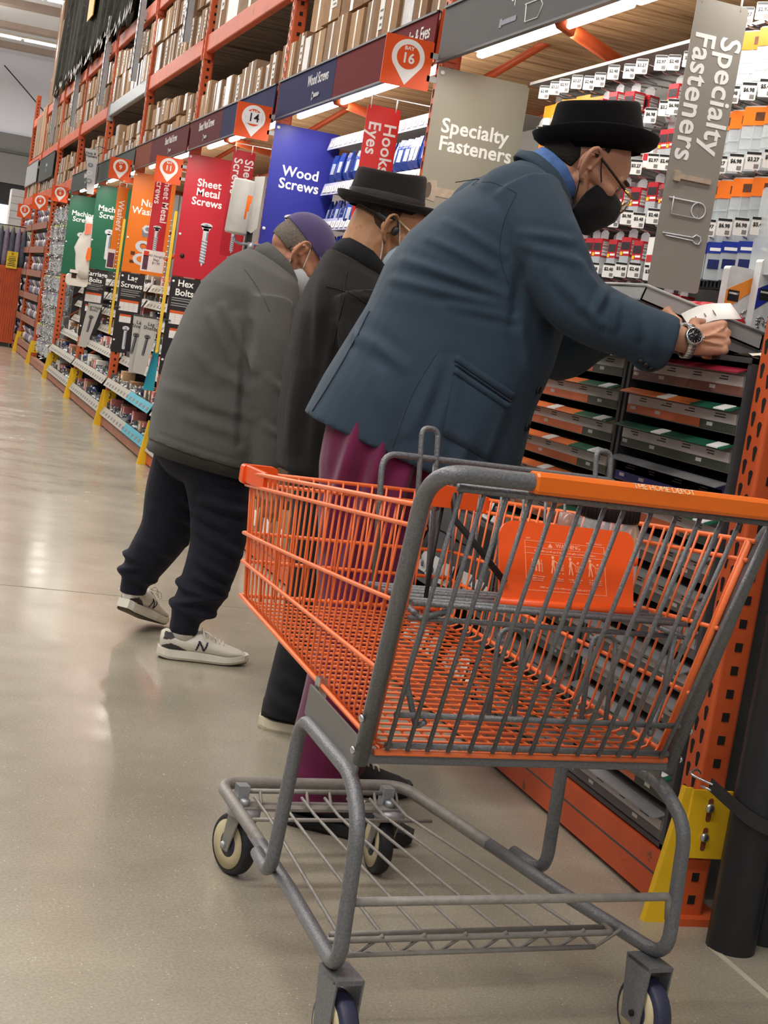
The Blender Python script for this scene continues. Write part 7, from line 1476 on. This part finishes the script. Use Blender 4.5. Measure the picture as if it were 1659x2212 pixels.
def collar(frame, c, ax, du, dv, h, mat, name, parent, th=0.005, flare=1.12, openf=True, n=40):
    """standing collar round the neck, ax along the neck in (s,z)"""
    a = Vector(frame.P(ax[0], ax[1]) - frame.P(0, 0)).normalized(); u = Vector(frame.P(ax[1], -ax[0]) - frame.P(0, 0)).normalized(); C = frame.P(*c); l = Vector(frame.l); b = MB(); rings = []
    for k in range(n):
        t = 2 * PI * k / n
        if openf and abs(((t + PI) % (2 * PI)) - PI) < 0.22: continue
        hh = h * (1 - 0.35 * max(0, math.cos(t))); r0 = Vector(u) * du * math.cos(t) + l * dv * math.sin(t); rings.append([C + r0 * flare, C + r0 * flare * 1.02 + a * hh * 0.5, C + r0 + a * hh, C + r0 * 0.94 + a * (hh + 0.001), C + r0 * 0.93 + a * hh * 0.5, C + r0 * (flare - 0.07)])
    rings = [rings[(i + (len(rings) // 2 if False else 0)) % len(rings)] for i in range(len(rings))]
    b.loft(rings, 0) if openf else b.loft(rings + [rings[0]], 0, caps=False); return b.build(name, mat, parent)
collar(F1, (0.226, 1.533), (0.60, 0.80), 0.074, 0.078, 0.034, JB, 'jacket_collar', jk, flare=1.25)
PLAID = pm('plaid_blue_shirt', S(70, 104, 160), 0.8, 0, 0.28, 46, 0.1, 600)
collar(F1, (0.238, 1.545), (0.60, 0.80), 0.066, 0.068, 0.042, PLAID, 'shirt_collar', p1, flare=1.06)
MAR = cloth('trousers_maroon', S(96, 22, 62), 0.8, 0.1, 8, 0.2, 900, 0.2)
def trousers(name, frame, parent, mat, pelvis, legs, sg, voxel=0.0075, extra=None):
    b = MB(); b.ell(frame.P(*pelvis[0]), pelvis[1], 0, rot=Matrix.Rotation(math.radians(frame.yaw), 3, 'Z'), seg=28, rows=16)
    for pts, rad in legs: limb(b, pts, rad, 22)
    if extra: extra(b)
    return remesh(b, name, mat, parent, voxel, 4, chain(folds(frame, sg, -1), soft_noise(0.003, 14, 3)))
trousers('trousers', F1, p1, MAR, ((0.0, 0.87), (0.175, 0.195, 0.15)), [([F1.P(-0.06, 1.0, -0.08), F1.P(-0.065, 0.84, -0.095), F1.P(-0.055, 0.65, -0.115), F1.P(-0.05, 0.42, -0.13), F1.P(-0.078, 0.2, -0.145), F1.P(-0.082, 0.055, -0.148)], [0.12, 0.128, 0.112, 0.095, 0.082, 0.076]), ([F1.P(-0.04, 1.0, 0.08), F1.P(-0.045, 0.84, 0.095), F1.P(-0.03, 0.65, 0.115), F1.P(-0.02, 0.42, 0.13), F1.P(-0.02, 0.055, 0.15)], [0.12, 0.128, 0.112, 0.095, 0.076])],
         [(-0.12, 0.95, -0.16, 0.66, .016, .018), (-0.06, 0.95, -0.10, 0.62, .015, .02), (0.01, 0.95, -0.04, 0.64, .016, .018), (0.08, 0.92, 0.03, 0.66, .016, .014), (-0.13, 0.52, 0.02, 0.46, .02, .008), (-0.12, 0.25, -0.03, 0.2, .02, .008), (-0.14, 0.14, -0.02, 0.1, .018, .010)])
SOCKD = cloth('sock_black', S(28, 28, 30)); MESHS = pm('black_mesh_shoe', S(46, 45, 48), 0.7, 0, 0.35, 420, 0.4, 500); SOLED = pm('black_sole', S(24, 24, 26), 0.6)
for lc, yw in (((0.975, 3.318, 0), -27), ((1.06, 3.575, 0), -6)): shoe(Matrix.Translation(lc) @ Matrix.Rotation(math.radians(yw), 4, 'Z'), p1, MESHS, SOLED, None, 0.305, None, True, SOLED)
FELT1 = cloth('black_felt', S(15, 14, 15), 0.95, 0.1, 30, 0.25, 500, 0.03, 0.1); BAND1 = pm('hat_ribbon_black', S(22, 21, 22), 0.6, 0, 0.06, 60, 0.1, 300)
felt_hat(p1, frameM((1.487, 3.352, 1.643), -13, -5.0), (0.110, 0.090), (0.148, 0.126), FELT1, BAND1, 0.024, 0.100, 0.014, 0.022, 0.90)
hair_cap(H1, p1, pm('dark_hair', S(30, 24, 22), 0.75, 0, 0.2, 60, 0.5, 300), lambda p: (p.z > 0.0 and p.x < 0.02 or (p.x < -0.045 and p.z > -0.03)) and ((p.x + 0.006) ** 2 + (p.z - 0.004) ** 2 > 0.043 ** 2), 1.02)
nape(H1, p1, pm('dark_hair', S(30, 24, 22)), -0.03)
mask_on(H1, p1, cloth('black_face_mask', S(24, 24, 25), 0.9, 0.06, 30, 0.1, 600), BLACKP, -0.112, -0.008)
TORT = pm('dark_tortoise', S(34, 24, 18), 0.25, 0, 0.5, 60); GOLD = pm('gold_frame', S(196, 154, 70), 0.25, 0.9, 0.05)
gl = MB()
for s in (-1, 1): gl.tube(smooth_path([H1 @ Vector(p) for p in ((-0.015, s * 0.080, 0.012), (0.0, s * 0.081, 0.026), (0.05, s * 0.080, 0.017), (0.098, s * 0.074, 0.006))], 4), 0.0030, 0, 8); gl.tube([H1 @ Vector((0.098, s * 0.074, 0.006)), H1 @ Vector((0.124, s * 0.070, 0.002))], 0.0034, 1, 8); gl.tube(smooth_path([H1 @ Vector((0.124 + 0.004 * abs(math.sin(t)), s * (0.042 + 0.027 * math.cos(t)), -0.014 + 0.0185 * math.sin(t))) for t in [2 * PI * i / 16 for i in range(17)]], 2), 0.0016, 1, 6)
gl.tube(smooth_path([H1 @ Vector(p) for p in ((0.126, -0.016, -0.008), (0.130, 0, -0.003), (0.126, 0.016, -0.008))], 4), 0.0018, 1, 6); g = gl.build('eyeglasses', [TORT, GOLD], p1)
for s in (-1, 1):
    b = MB(); b.poly([H1 @ Vector((0.125, s * (0.042 + 0.026 * math.cos(t)), -0.014 + 0.0178 * math.sin(t))) for t in [2 * PI * i / 20 for i in range(20)]], 0.0015, H1.to_3x3() @ Vector((1, 0, 0)), 0); b.build('lens', CLEAR, g)
# wrist watch
WC = Vector((1.640, 3.034, 1.229)); wx = Vector((0.97, -0.10, 0.02)).normalized(); wn = Vector((-0.10, -0.94, 0.34)); wn = (wn - wx * wn.dot(wx)).normalized(); wy = wn.cross(wx)
w_ = None; b = MB(); b.loft([[WC + wx * dx + wn * (0.0305 * math.cos(t)) * k + wy * (0.034 * math.sin(t)) * k for dx, k in ((-0.009, 1.0), (-0.009, 1.09), (0.009, 1.09), (0.009, 1.0))] for t in [2 * PI * i / 36 for i in range(37)]], 0, caps=False)
for i in range(26):
    t = 0.5 + (2 * PI - 1.0) * i / 25; c = WC + wn * (0.0335 * math.cos(t)) + wy * (0.0373 * math.sin(t)); b.tube([c - wx * 0.009, c + wx * 0.009], 0.0016, 0, 5)
ws = b.build('watch_strap', STEEL, p1); b = MB(); wc = WC + wn * 0.033
b.lathe([(0.001, -0.003), (0.0195, -0.003), (0.0205, 0.001), (0.0205, 0.005), (0.0175, 0.0078), (0.0168, 0.0078), (0.0168, 0.006), (0.001, 0.006)], wc, wn, 0, 32); b.lathe([(0.001, 0), (0.003, 0), (0.003, 0.005), (0.001, 0.005)], wc + wx * 0.0205 + wn * 0.002, wx, 0, 10); wcase = b.build('watch_case', STEEL, ws)
b = MB(); b.lathe([(0.001, 0.0061), (0.0166, 0.0061), (0.0166, 0.0066), (0.001, 0.0066)], wc, wn, 0, 32)
for i in range(12): a = 2 * PI * i / 12; d = wx * math.cos(a) + wy * math.sin(a); b.tube([wc + wn * 0.0068 + d * 0.012, wc + wn * 0.0068 + d * 0.015], 0.0006, 1, 5)
for a, L in ((0.6, 0.008), (2.2, 0.011)): d = wx * math.cos(a) + wy * math.sin(a); b.tube([wc + wn * 0.0072, wc + wn * 0.0072 + d * L], 0.0006, 1, 5)
b.build('watch_face', [pm('watch_dial', S(20, 22, 26), 0.15), STEEL], wcase)
# bag with white label held in the hands
hb = thing('label_bag', 'small clear bag with white paper label held in the bending person hands', 'bag', (1.71, 3.13, 1.27))
b = MB(); rings = []
for i in range(8):
    t = i / 7; c = Vector((1.672 + 0.112 * t, 3.115 - 0.012 * t, 1.272 + 0.048 * t + 0.008 * math.sin(t * 4))); rings.append([c + Vector((0, 0.028, 0.018)), c + Vector((0, 0.029, 0.017)), c + Vector((0.004, -0.026, -0.016)), c + Vector((0.004, -0.026, -0.0145))])
b.loft(rings, 0); b.build('paper_label', PAPER, hb)
b = MB()
for q, ww in enumerate((0.7, 0.5, 0.8)):
    P = [Vector((1.690 + 0.02 * q, 3.112, 1.282 + 0.010 * q)), Vector((1.690 + 0.02 * q, 3.112 - 0.022 * ww, 1.282 + 0.010 * q - 0.013 * ww))]; b.tube([p + Vector((0, -0.004, 0.006)) for p in P], 0.0012, 0, 4)
b.build('label_print', INK, hb)
b = MB(); b.ell((1.672, 3.10, 1.262), (0.022, 0.02, 0.010), 0, seg=14, rows=8); b.build('clear_pouch', MILKY, hb); b = MB()
for q in range(6): a = Vector((1.665 + 0.006 * q, 3.092 + 0.006 * (q % 2), 1.262 + 0.003 * (q % 3))); b.tube([a, a + Vector((0.012, 0.006 * (-1) ** q, 0.006))], 0.002, 0, 5)
b.build('screws', STEEL, hb)

# ---------------------------------------------------------------- person in black between the two
F2 = Side((1.25, 4.15), -8)
p2 = thing('person', 'person in black jacket and brown-grey fedora standing between the other two', 'person', (1.24, 4.15, 0))
H2 = frameM((1.262, 4.148, 1.424), -10, 24)
b = MB(); head_shapes(b, H2, 1.0); b.cap(H2 @ Vector((-0.028, 0, -0.02)), F2.P(-0.06, 1.27), 0.064, 0.070); b.cap(H2 @ Vector((-0.05, 0, 0.0)), F2.P(-0.07, 1.30), 0.055, 0.06); b.cap(F2.P(-0.05, 1.22), F2.P(-0.03, 0.8), 0.11, 0.12)
for l, q in ((-0.1, -0.06), (0.1, 0.0)): b.cap(F2.P(-0.03, 0.8, l), F2.P(-0.035 + 0.3 * (q + 0.06), 0.42, l), 0.07, 0.05); b.cap(F2.P(-0.035 + 0.3 * (q + 0.06), 0.42, l), F2.P(q, 0.07, l), 0.045, 0.036)
b.cap(F2.P(-0.03, 1.2, -0.17), F2.P(0.02, 0.96, -0.23), 0.05, 0.04); b.cap(F2.P(0.02, 0.96, -0.23), F2.P(0.27, 1.0, -0.17), 0.04, 0.028); b.cap(F2.P(-0.03, 1.2, 0.17), F2.P(0.03, 0.95, 0.22), 0.05, 0.04); b.cap(F2.P(0.03, 0.95, 0.22), F2.P(0.27, 1.0, 0.14), 0.04, 0.028)
hand_shapes(b, basisM(F2.P(0.28, 1.0, -0.168), F2.f * 0.9 + np.array([0, 0, 0.1]), (-0.1, -0.9, 0.4)), ((35, 40, 25), (40, 45, 25), (45, 45, 25), (50, 45, 25)), 3, ((0.5, 0.7, -0.45), (0.85, 0.3, -0.4), (0.9, 0.1, -0.3)))
hand_shapes(b, basisM(F2.P(0.28, 1.0, 0.138), F2.f * 0.9 + np.array([0, 0, 0.1]), (0.0, 0.6, 0.8)), ((35, 40, 25), (40, 45, 25), (45, 45, 25), (50, 45, 25)), 3, ((0.5, 0.7, -0.45), (0.85, 0.3, -0.4), (0.9, 0.1, -0.3)), 1.0, -1)
remesh(b, 'body', SKIN2, p2, 0.0042, 4, soft_noise(0.0005, 60, 4)); face_bits(H2, p2)
BJ = cloth('jacket_black_cotton', S(25, 23, 23), 0.85, 0.15, 9, 0.22, 900, 0.04)
b = MB(); torso(b, F2, [((-0.196, 0.73), (0.155, 0.735), 0.21), ((-0.208, 0.892), (0.165, 0.90), 0.215), ((-0.213, 1.02), (0.165, 1.03), 0.215), ((-0.205, 1.165), (0.145, 1.15), 0.215), ((-0.178, 1.25), (0.125, 1.21), 0.20), ((-0.155, 1.315), (0.09, 1.25), 0.145), ((-0.140, 1.35), (0.06, 1.275), 0.095)], 2.6)
limb(b, [F2.P(-0.04, 1.22, -0.175), F2.P(-0.02, 1.08, -0.225), F2.P(0.03, 0.955, -0.235), F2.P(0.16, 0.985, -0.2), F2.P(0.26, 1.0, -0.175)], [0.09, 0.08, 0.072, 0.06, 0.052]); limb(b, [F2.P(-0.04, 1.22, 0.175), F2.P(-0.02, 1.08, 0.22), F2.P(0.03, 0.955, 0.22), F2.P(0.16, 0.985, 0.18), F2.P(0.26, 1.0, 0.142)], [0.09, 0.08, 0.072, 0.06, 0.052])
jk2 = remesh(b, 'jacket', BJ, p2, 0.007, 4, chain(folds(F2, [(-0.123, 1.144, -0.117, 0.946, .014, .011), (-0.085, 1.224, 0.03, 1.223, .010, .006), (-0.087, 1.075, -0.02, 1.131, .012, .009), (-0.166, 1.26, -0.148, 1.02, .014, .009), (-0.1, 1.0, -0.02, 1.06, .012, .008), (-0.19, 1.0, -0.18, 0.8, .02, .008), (-0.13, 0.92, -0.12, 0.76, .018, .008), (-0.02, 1.17, 0.05, 1.10, .012, .008), (-0.03, 0.97, 0.08, 0.98, .012, .008)], -1), soft_noise(0.003, 20, 5)))
jb = bvh(jk2); ribbon(F2, [(-0.15, 1.24), (-0.1, 1.232), (-0.04, 1.205)], 0, pm('black_seam', S(16, 15, 15), 0.9), 'seam', jk2, 0.0005, 0.002); ribbon(F2, [(-0.1, 1.29), (-0.11, 1.2), (-0.115, 1.08)], 0, pm('black_seam', S(16, 15, 15)), 'seam', jk2, 0.0005, 0.0018)
collar(F2, (-0.052, 1.298), (0.40, 0.92), 0.080, 0.082, 0.062, cloth('collar_black_cord', S(21, 21, 23), 0.9, 0.1, 30, 0.3, 300, 0.04), 'jacket_collar', jk2, flare=1.16)
BPANT = cloth('trousers_black', S(27, 27, 32), 0.85, 0.1, 10, 0.2, 900, 0.05)
trousers('trousers', F2, p2, BPANT, ((-0.02, 0.80), (0.165, 0.19, 0.15)), [([F2.P(-0.045, 0.8, -0.095), F2.P(-0.04, 0.55, -0.1), F2.P(-0.04, 0.33, -0.1), F2.P(-0.06, 0.15, -0.1), F2.P(-0.07, 0.04, -0.1)], [0.115, 0.10, 0.085, 0.076, 0.074]), ([F2.P(-0.03, 0.8, 0.095), F2.P(0.0, 0.55, 0.1), F2.P(0.0, 0.04, 0.1)], [0.115, 0.10, 0.074])], [(-0.1, 0.16, 0.0, 0.12, .016, .010), (-0.13, 0.1, -0.02, 0.06, .015, .010), (-0.1, 0.3, 0.0, 0.24, .02, .006)])
for lc, yw in (((1.098, 4.088, 0), -20), ((1.19, 4.27, 0), -4)): shoe(Matrix.Translation(lc) @ Matrix.Rotation(math.radians(yw), 4, 'Z'), p2, pm('black_canvas_shoe', S(34, 32, 34), 0.8, 0, 0.2, 60, 0.2, 300), pm('offwhite_sole', S(206, 196, 172), 0.6, 0, 0.06, 20), None, 0.29, None, True, pm('offwhite_sole', S(206, 196, 172)))
FELT2 = cloth('brown_grey_felt', S(36, 32, 32), 0.9, 0.16, 14, 0.25, 400, 0.1, 0.1)
felt_hat(p2, frameM((1.247, 4.148, 1.484), -10, 3), (0.104, 0.088), (0.140, 0.122), FELT2, pm('hat_ribbon_brown', S(32, 28, 28), 0.6, 0, 0.06, 60), 0.010, 0.098, 0.03, 0.028, 0.95)
hair_cap(H2, p2, pm('cropped_brown_hair', S(78, 58, 44), 0.9, 0, 0.25, 200, 0.4, 500), lambda p: p.x < 0.01 and p.z > -0.02, 1.012); nape(H2, p2, pm('cropped_brown_hair', S(78, 58, 44)), 0.0)
mask_on(H2, p2, cloth('pale_blue_mask', S(168, 190, 200), 0.8, 0.04, 30, 0.1, 300), pm('white_elastic', S(226, 222, 216), 0.8), -0.112, -0.018)
b = MB()
for s in (-1, 1):
    b.tube(smooth_path([H2 @ Vector(p) for p in ((-0.024, s * 0.083, 0.022), (-0.005, s * 0.081, 0.030), (0.05, s * 0.077, 0.022), (0.105, s * 0.068, 0.014))], 4), 0.0030, 0, 8); b.tube(smooth_path([H2 @ Vector((0.108, s * (0.036 + 0.026 * math.cos(t)), 0.0 + 0.018 * math.sin(t))) for t in [2 * PI * i / 16 for i in range(17)]], 2), 0.0016, 0, 6)
b.tube([H2 @ Vector((0.112, -0.012, 0.004)), H2 @ Vector((0.112, 0.012, 0.004))], 0.0016, 0, 6); b.build('eyeglasses', pm('pale_horn', S(196, 172, 142), 0.4, 0, 0.1, 30), p2)
b = MB(); b.tube(smooth_path([H2 @ Vector(p) for p in ((-0.004, -0.088, 0.024), (-0.03, -0.09, 0.020), (-0.075, -0.072, 0.012), (-0.115, -0.02, 0.016), (-0.12, 0.0, 0.018), (-0.115, 0.02, 0.016), (-0.075, 0.072, 0.012), (-0.03, 0.09, 0.020), (-0.004, 0.088, 0.024))], 5), 0.0019, 0, 8)
for s in (-1, 1): b.cap(H2 @ Vector((-0.048, s * 0.0835, 0.015)), H2 @ Vector((-0.026, s * 0.089, 0.012)), 0.0075, 0.0085, 10); b.ell(H2 @ Vector((0.014, s * 0.083, 0.0)), (0.010, 0.007, 0.014), 0, rot=H2.to_3x3(), seg=14, rows=10); b.tube(smooth_path([H2 @ Vector(p) for p in ((-0.026, s * 0.089, 0.018), (-0.004, s * 0.089, 0.034), (0.014, s * 0.085, 0.012))], 4), 0.0022, 0, 6)
b.build('headphones', pm('headphone_black', S(36, 38, 44), 0.4), p2)

# ---------------------------------------------------------------- person in the grey fleece
F3 = Side((1.1, 4.9), -5)
p3 = thing('person', 'person in grey fleece and navy joggers stepping forward, purple cap, head bowed', 'person', (1.05, 4.9, 0))
H3 = frameM((1.203, 4.893, 1.350), -6, 46)
b = MB(); head_shapes(b, H3, 0.99); b.cap(H3 @ Vector((-0.022, 0, -0.03)), F3.P(0.045, 1.24), 0.050, 0.058); b.cap(F3.P(0.0, 1.18), F3.P(-0.09, 0.75), 0.10, 0.12); b.cap((1.10, 4.745, 1.17), (1.118, 4.69, 0.94), 0.045, 0.038); b.cap((1.118, 4.69, 0.94), (1.164, 4.70, 0.66), 0.036, 0.027); b.cap(F3.P(-0.02, 1.17, 0.16), F3.P(0.06, 0.9, 0.2), 0.045, 0.038); b.cap(F3.P(0.06, 0.9, 0.2), F3.P(0.3, 0.95, 0.14), 0.036, 0.027)
hand_shapes(b, basisM((1.166, 4.70, 0.655), (0.12, 0.0, -1.0), (-0.25, -0.95, 0.0)), ((14, 18, 12), (18, 22, 12), (22, 24, 14), (26, 26, 14)), 2, ((0.75, 0.5, -0.35), (0.95, 0.15, -0.3), (1, 0, -0.2)), 0.96)
hand_shapes(b, basisM(F3.P(0.305, 0.95, 0.138), F3.f + np.array([0, 0, 0.1]), (0.0, 0.6, 0.8)), ((35, 40, 25), (40, 45, 25), (45, 45, 25), (50, 45, 25)), 3, ((0.5, 0.7, -0.45), (0.85, 0.3, -0.4), (0.9, 0.1, -0.3)), 0.96, -1)
b.cap(F3.P(-0.09, 0.75, -0.06), (1.055, 4.85, 0.40), 0.085, 0.055); b.cap((1.055, 4.85, 0.40), (1.01, 4.825, 0.18), 0.05, 0.038); b.cap((1.01, 4.825, 0.18), (0.996, 4.822, 0.07), 0.036, 0.030); b.cap(F3.P(-0.12, 0.75, 0.1), (0.942, 5.07, 0.38), 0.085, 0.055); b.cap((0.942, 5.07, 0.38), (0.900, 5.11, 0.27), 0.05, 0.042); b.cap((0.900, 5.11, 0.27), (0.868, 5.122, 0.175), 0.040, 0.032); b.cap((0.868, 5.122, 0.175), (0.866, 5.124, 0.125), 0.031, 0.030)
remesh(b, 'body', SKIN3, p3, 0.0042, 4, soft_noise(0.0006, 55, 6)); face_bits(H3, p3)
FLE = cloth('fleece_grey', S(94, 93, 90), 0.95, 0.10, 7, 0.4, 420, 0.1, 0.1)
b = MB(); torso(b, F3, [((-0.291, 0.69), (0.072, 0.636), 0.205), ((-0.288, 0.789), (0.125, 0.765), 0.21), ((-0.267, 0.957), (0.13, 0.965), 0.212), ((-0.228, 1.112), (0.13, 1.115), 0.21), ((-0.184, 1.218), (0.125, 1.185), 0.20), ((-0.108, 1.308), (0.122, 1.235), 0.15), ((-0.055, 1.340), (0.112, 1.262), 0.10)], 2.5)
limb(b, [(1.095, 4.745, 1.175), (1.10, 4.70, 1.06), (1.115, 4.692, 0.94), (1.145, 4.698, 0.78), (1.163, 4.70, 0.668)], [0.082, 0.068, 0.060, 0.054, 0.049]); limb(b, [F3.P(-0.03, 1.18, 0.16), F3.P(0.06, 0.92, 0.2), F3.P(0.27, 0.945, 0.148)], [0.085, 0.068, 0.055])
jk3 = remesh(b, 'fleece_jacket', FLE, p3, 0.0075, 4, chain(folds(F3, [(-0.165, 1.111, -0.08, 0.98, .016, .009), (-0.132, 1.141, -0.02, 0.973, .014, .010), (-0.085, 1.119, -0.010, 0.96, .014, .010), (-0.198, 0.788, -0.018, 0.755, .016, .007), (-0.267, 0.865, -0.031, 0.841, .018, .006), (-0.119, 0.945, -0.025, 0.9, .016, .008), (-0.169, 0.836, 0.002, 0.816, .014, .007), (-0.048, 1.10, -0.02, 0.728, .014, -.012), (0.03, 0.95, 0.09, 0.9, .012, .006), (0.04, 0.8, 0.1, 0.77, .012, .006), (-0.2, 1.0, -0.12, 0.92, .02, .006), (-0.27, 0.72, -0.02, 0.675, .006, -.004)], -1), soft_noise(0.004, 13, 7)))
collar(F3, (0.030, 1.268), (0.62, 0.78), 0.085, 0.086, 0.060, cloth('fleece_collar', S(86, 85, 82), 0.95, 0.1, 20, 0.4, 420, 0.12, 0.1), 'fleece_collar', jk3, flare=1.14)
jb = bvh(jk3); ribbon(F3, [(-0.08, 1.27), (-0.03, 1.21), (0.005, 1.15)], 0, cloth('fleece_seam', S(70, 69, 67)), 'seam', jk3, 0.0004, 0.0015)
b = MB(); torso(b, F3, [((-0.288, 0.655), (0.066, 0.604), 0.198), ((-0.284, 0.70), (0.07, 0.65), 0.196), ((-0.25, 0.74), (0.06, 0.70), 0.18)], 2.5); b.build('shirt_hem', cloth('dark_undershirt', S(56, 52, 48), 0.95, 0.12, 14), p3)
NAVY = cloth('joggers_navy', S(24, 25, 37), 0.85, 0.14, 9, 0.2, 800, 0.05)
def ext(b):
    for (x, y, z, r, t) in ((1.038, 4.83, 0.235, 0.094, 0.5), (1.034, 4.828, 0.198, 0.096, -0.7), (1.018, 4.828, 0.168, 0.084, 0.5), (0.890, 5.115, 0.265, 0.084, 0.4), (0.880, 5.12, 0.232, 0.084, -0.6), (0.874, 5.12, 0.205, 0.074, 0.5)): b.ell((x, y, z), (r, r * 0.92, 0.021), 0, rot=Euler((0.25 * t, 0.3 * t, 0)).to_matrix(), seg=24, rows=10)
trousers('joggers', F3, p3, NAVY, ((-0.115, 0.70), (0.16, 0.185, 0.14)), [([F3.P(-0.09, 0.68, -0.075), (1.055, 4.85, 0.55), (1.073, 4.85, 0.39), (1.045, 4.835, 0.24), (1.01, 4.825, 0.165), (0.999, 4.822, 0.130), (0.996, 4.822, 0.086)], [0.112, 0.104, 0.092, 0.082, 0.062, 0.047, 0.045]), ([F3.P(-0.14, 0.68, 0.09), (0.948, 5.05, 0.52), (0.94, 5.075, 0.38), (0.900, 5.11, 0.27), (0.876, 5.12, 0.205), (0.868, 5.122, 0.175), (0.866, 5.122, 0.138)], [0.112, 0.10, 0.088, 0.076, 0.058, 0.046, 0.044])],
         [(-0.1, 0.53, 0.06, 0.50, .014, .012), (-0.12, 0.44, 0.05, 0.36, .014, .013), (-0.14, 0.50, -0.02, 0.45, .012, .011), (-0.1, 0.34, 0.03, 0.28, .014, .012), (-0.09, 0.28, 0.03, 0.245, .012, .010), (-0.23, 0.46, -0.1, 0.42, .014, .007), (-0.26, 0.33, -0.14, 0.30, .014, .006)], 0.0065, ext)
SOCKW = cloth('sock_white', S(214, 210, 202), 0.9, 0.04, 30); LEA = pm('white_leather', S(212, 206, 194), 0.5, 0, 0.08, 14, 0.1, 60, wear=(S(170, 160, 140), 16, 0.66)); SOLW = pm('white_sole', S(216, 210, 196), 0.55, 0, 0.08, 20, wear=(S(160, 148, 126), 14, 0.6)); DKG = pm('dark_heel_grey', S(58, 54, 56), 0.6, 0, 0.1, 30); NAVYL = pm('logo_navy', S(36, 34, 48), 0.5); TREAD = pm('tread_brown', S(70, 62, 46), 0.8, 0, 0.3, 40)
shoe(Matrix.Translation((0.925, 4.822, 0.004)) @ Matrix.Rotation(math.radians(-3), 4, 'Z'), p3, LEA, SOLW, DKG, 0.288, NAVYL, True, TREAD)
shoe(Matrix.Translation((0.832, 5.085, 0.092)) @ Matrix.Rotation(math.radians(50), 4, 'Z') @ Matrix.Rotation(math.radians(18), 4, 'Y'), p3, LEA, SOLW, DKG, 0.288, NAVYL, True, TREAD)
b = MB(); b.tube([(1.0, 4.822, 0.12), (0.990, 4.822, 0.07)], [0.042, 0.038], 0, 18); b.build('sock', SOCKW, p3); b = MB(); b.tube([(0.869, 5.122, 0.165), (0.868, 5.126, 0.14)], [0.041, 0.037], 0, 18); b.build('sock', SOCKW, p3)
hair_cap(H3, p3, pm('cropped_grey_hair', S(112, 102, 94), 0.9, 0, 0.3, 200, 0.5, 500), lambda p: p.x < 0.012 and p.z > -0.025, 1.014); nape(H3, p3, pm('cropped_grey_hair', S(112, 102, 94)), -0.03)
CAPM = cloth('cap_purple', S(74, 64, 104), 0.85, 0.1, 14, 0.25, 500, 0.2)
M3 = H3 @ Matrix.Scale(0.99, 4); hair_cap(M3, p3, CAPM, lambda p: p.z > 0.034, 1.075, 'cap')
b = MB(); rings = []
for i in range(13):
    t = -1.1 + 2.2 * i / 12; ce, se = math.cos(t), math.sin(t); rings.append([M3 @ Vector((0.096 * ce, 0.079 * se, 0.046)), M3 @ Vector((0.098 * ce + 0.07 * max(0, ce) ** 0.7, 0.082 * se, 0.036 - 0.012 * se * se)), M3 @ Vector((0.098 * ce + 0.07 * max(0, ce) ** 0.7, 0.082 * se, 0.0335 - 0.012 * se * se)), M3 @ Vector((0.096 * ce, 0.079 * se, 0.0425))])
b.loft(rings, 0); b.build('cap_peak', CAPM, p3); b = MB(); b.lathe([(0.001, 0), (0.008, 0.0), (0.006, 0.005), (0.001, 0.006)], M3 @ Vector((-0.008, 0, 0.132)), M3.to_3x3() @ Vector((0, 0, 1)), 0, 12); b.build('cap_button', CAPM, p3)
mask_on(H3, p3, cloth('white_face_mask', S(206, 208, 212), 0.8, 0.04, 30), pm('white_elastic', S(226, 222, 216)), -0.112, -0.018)
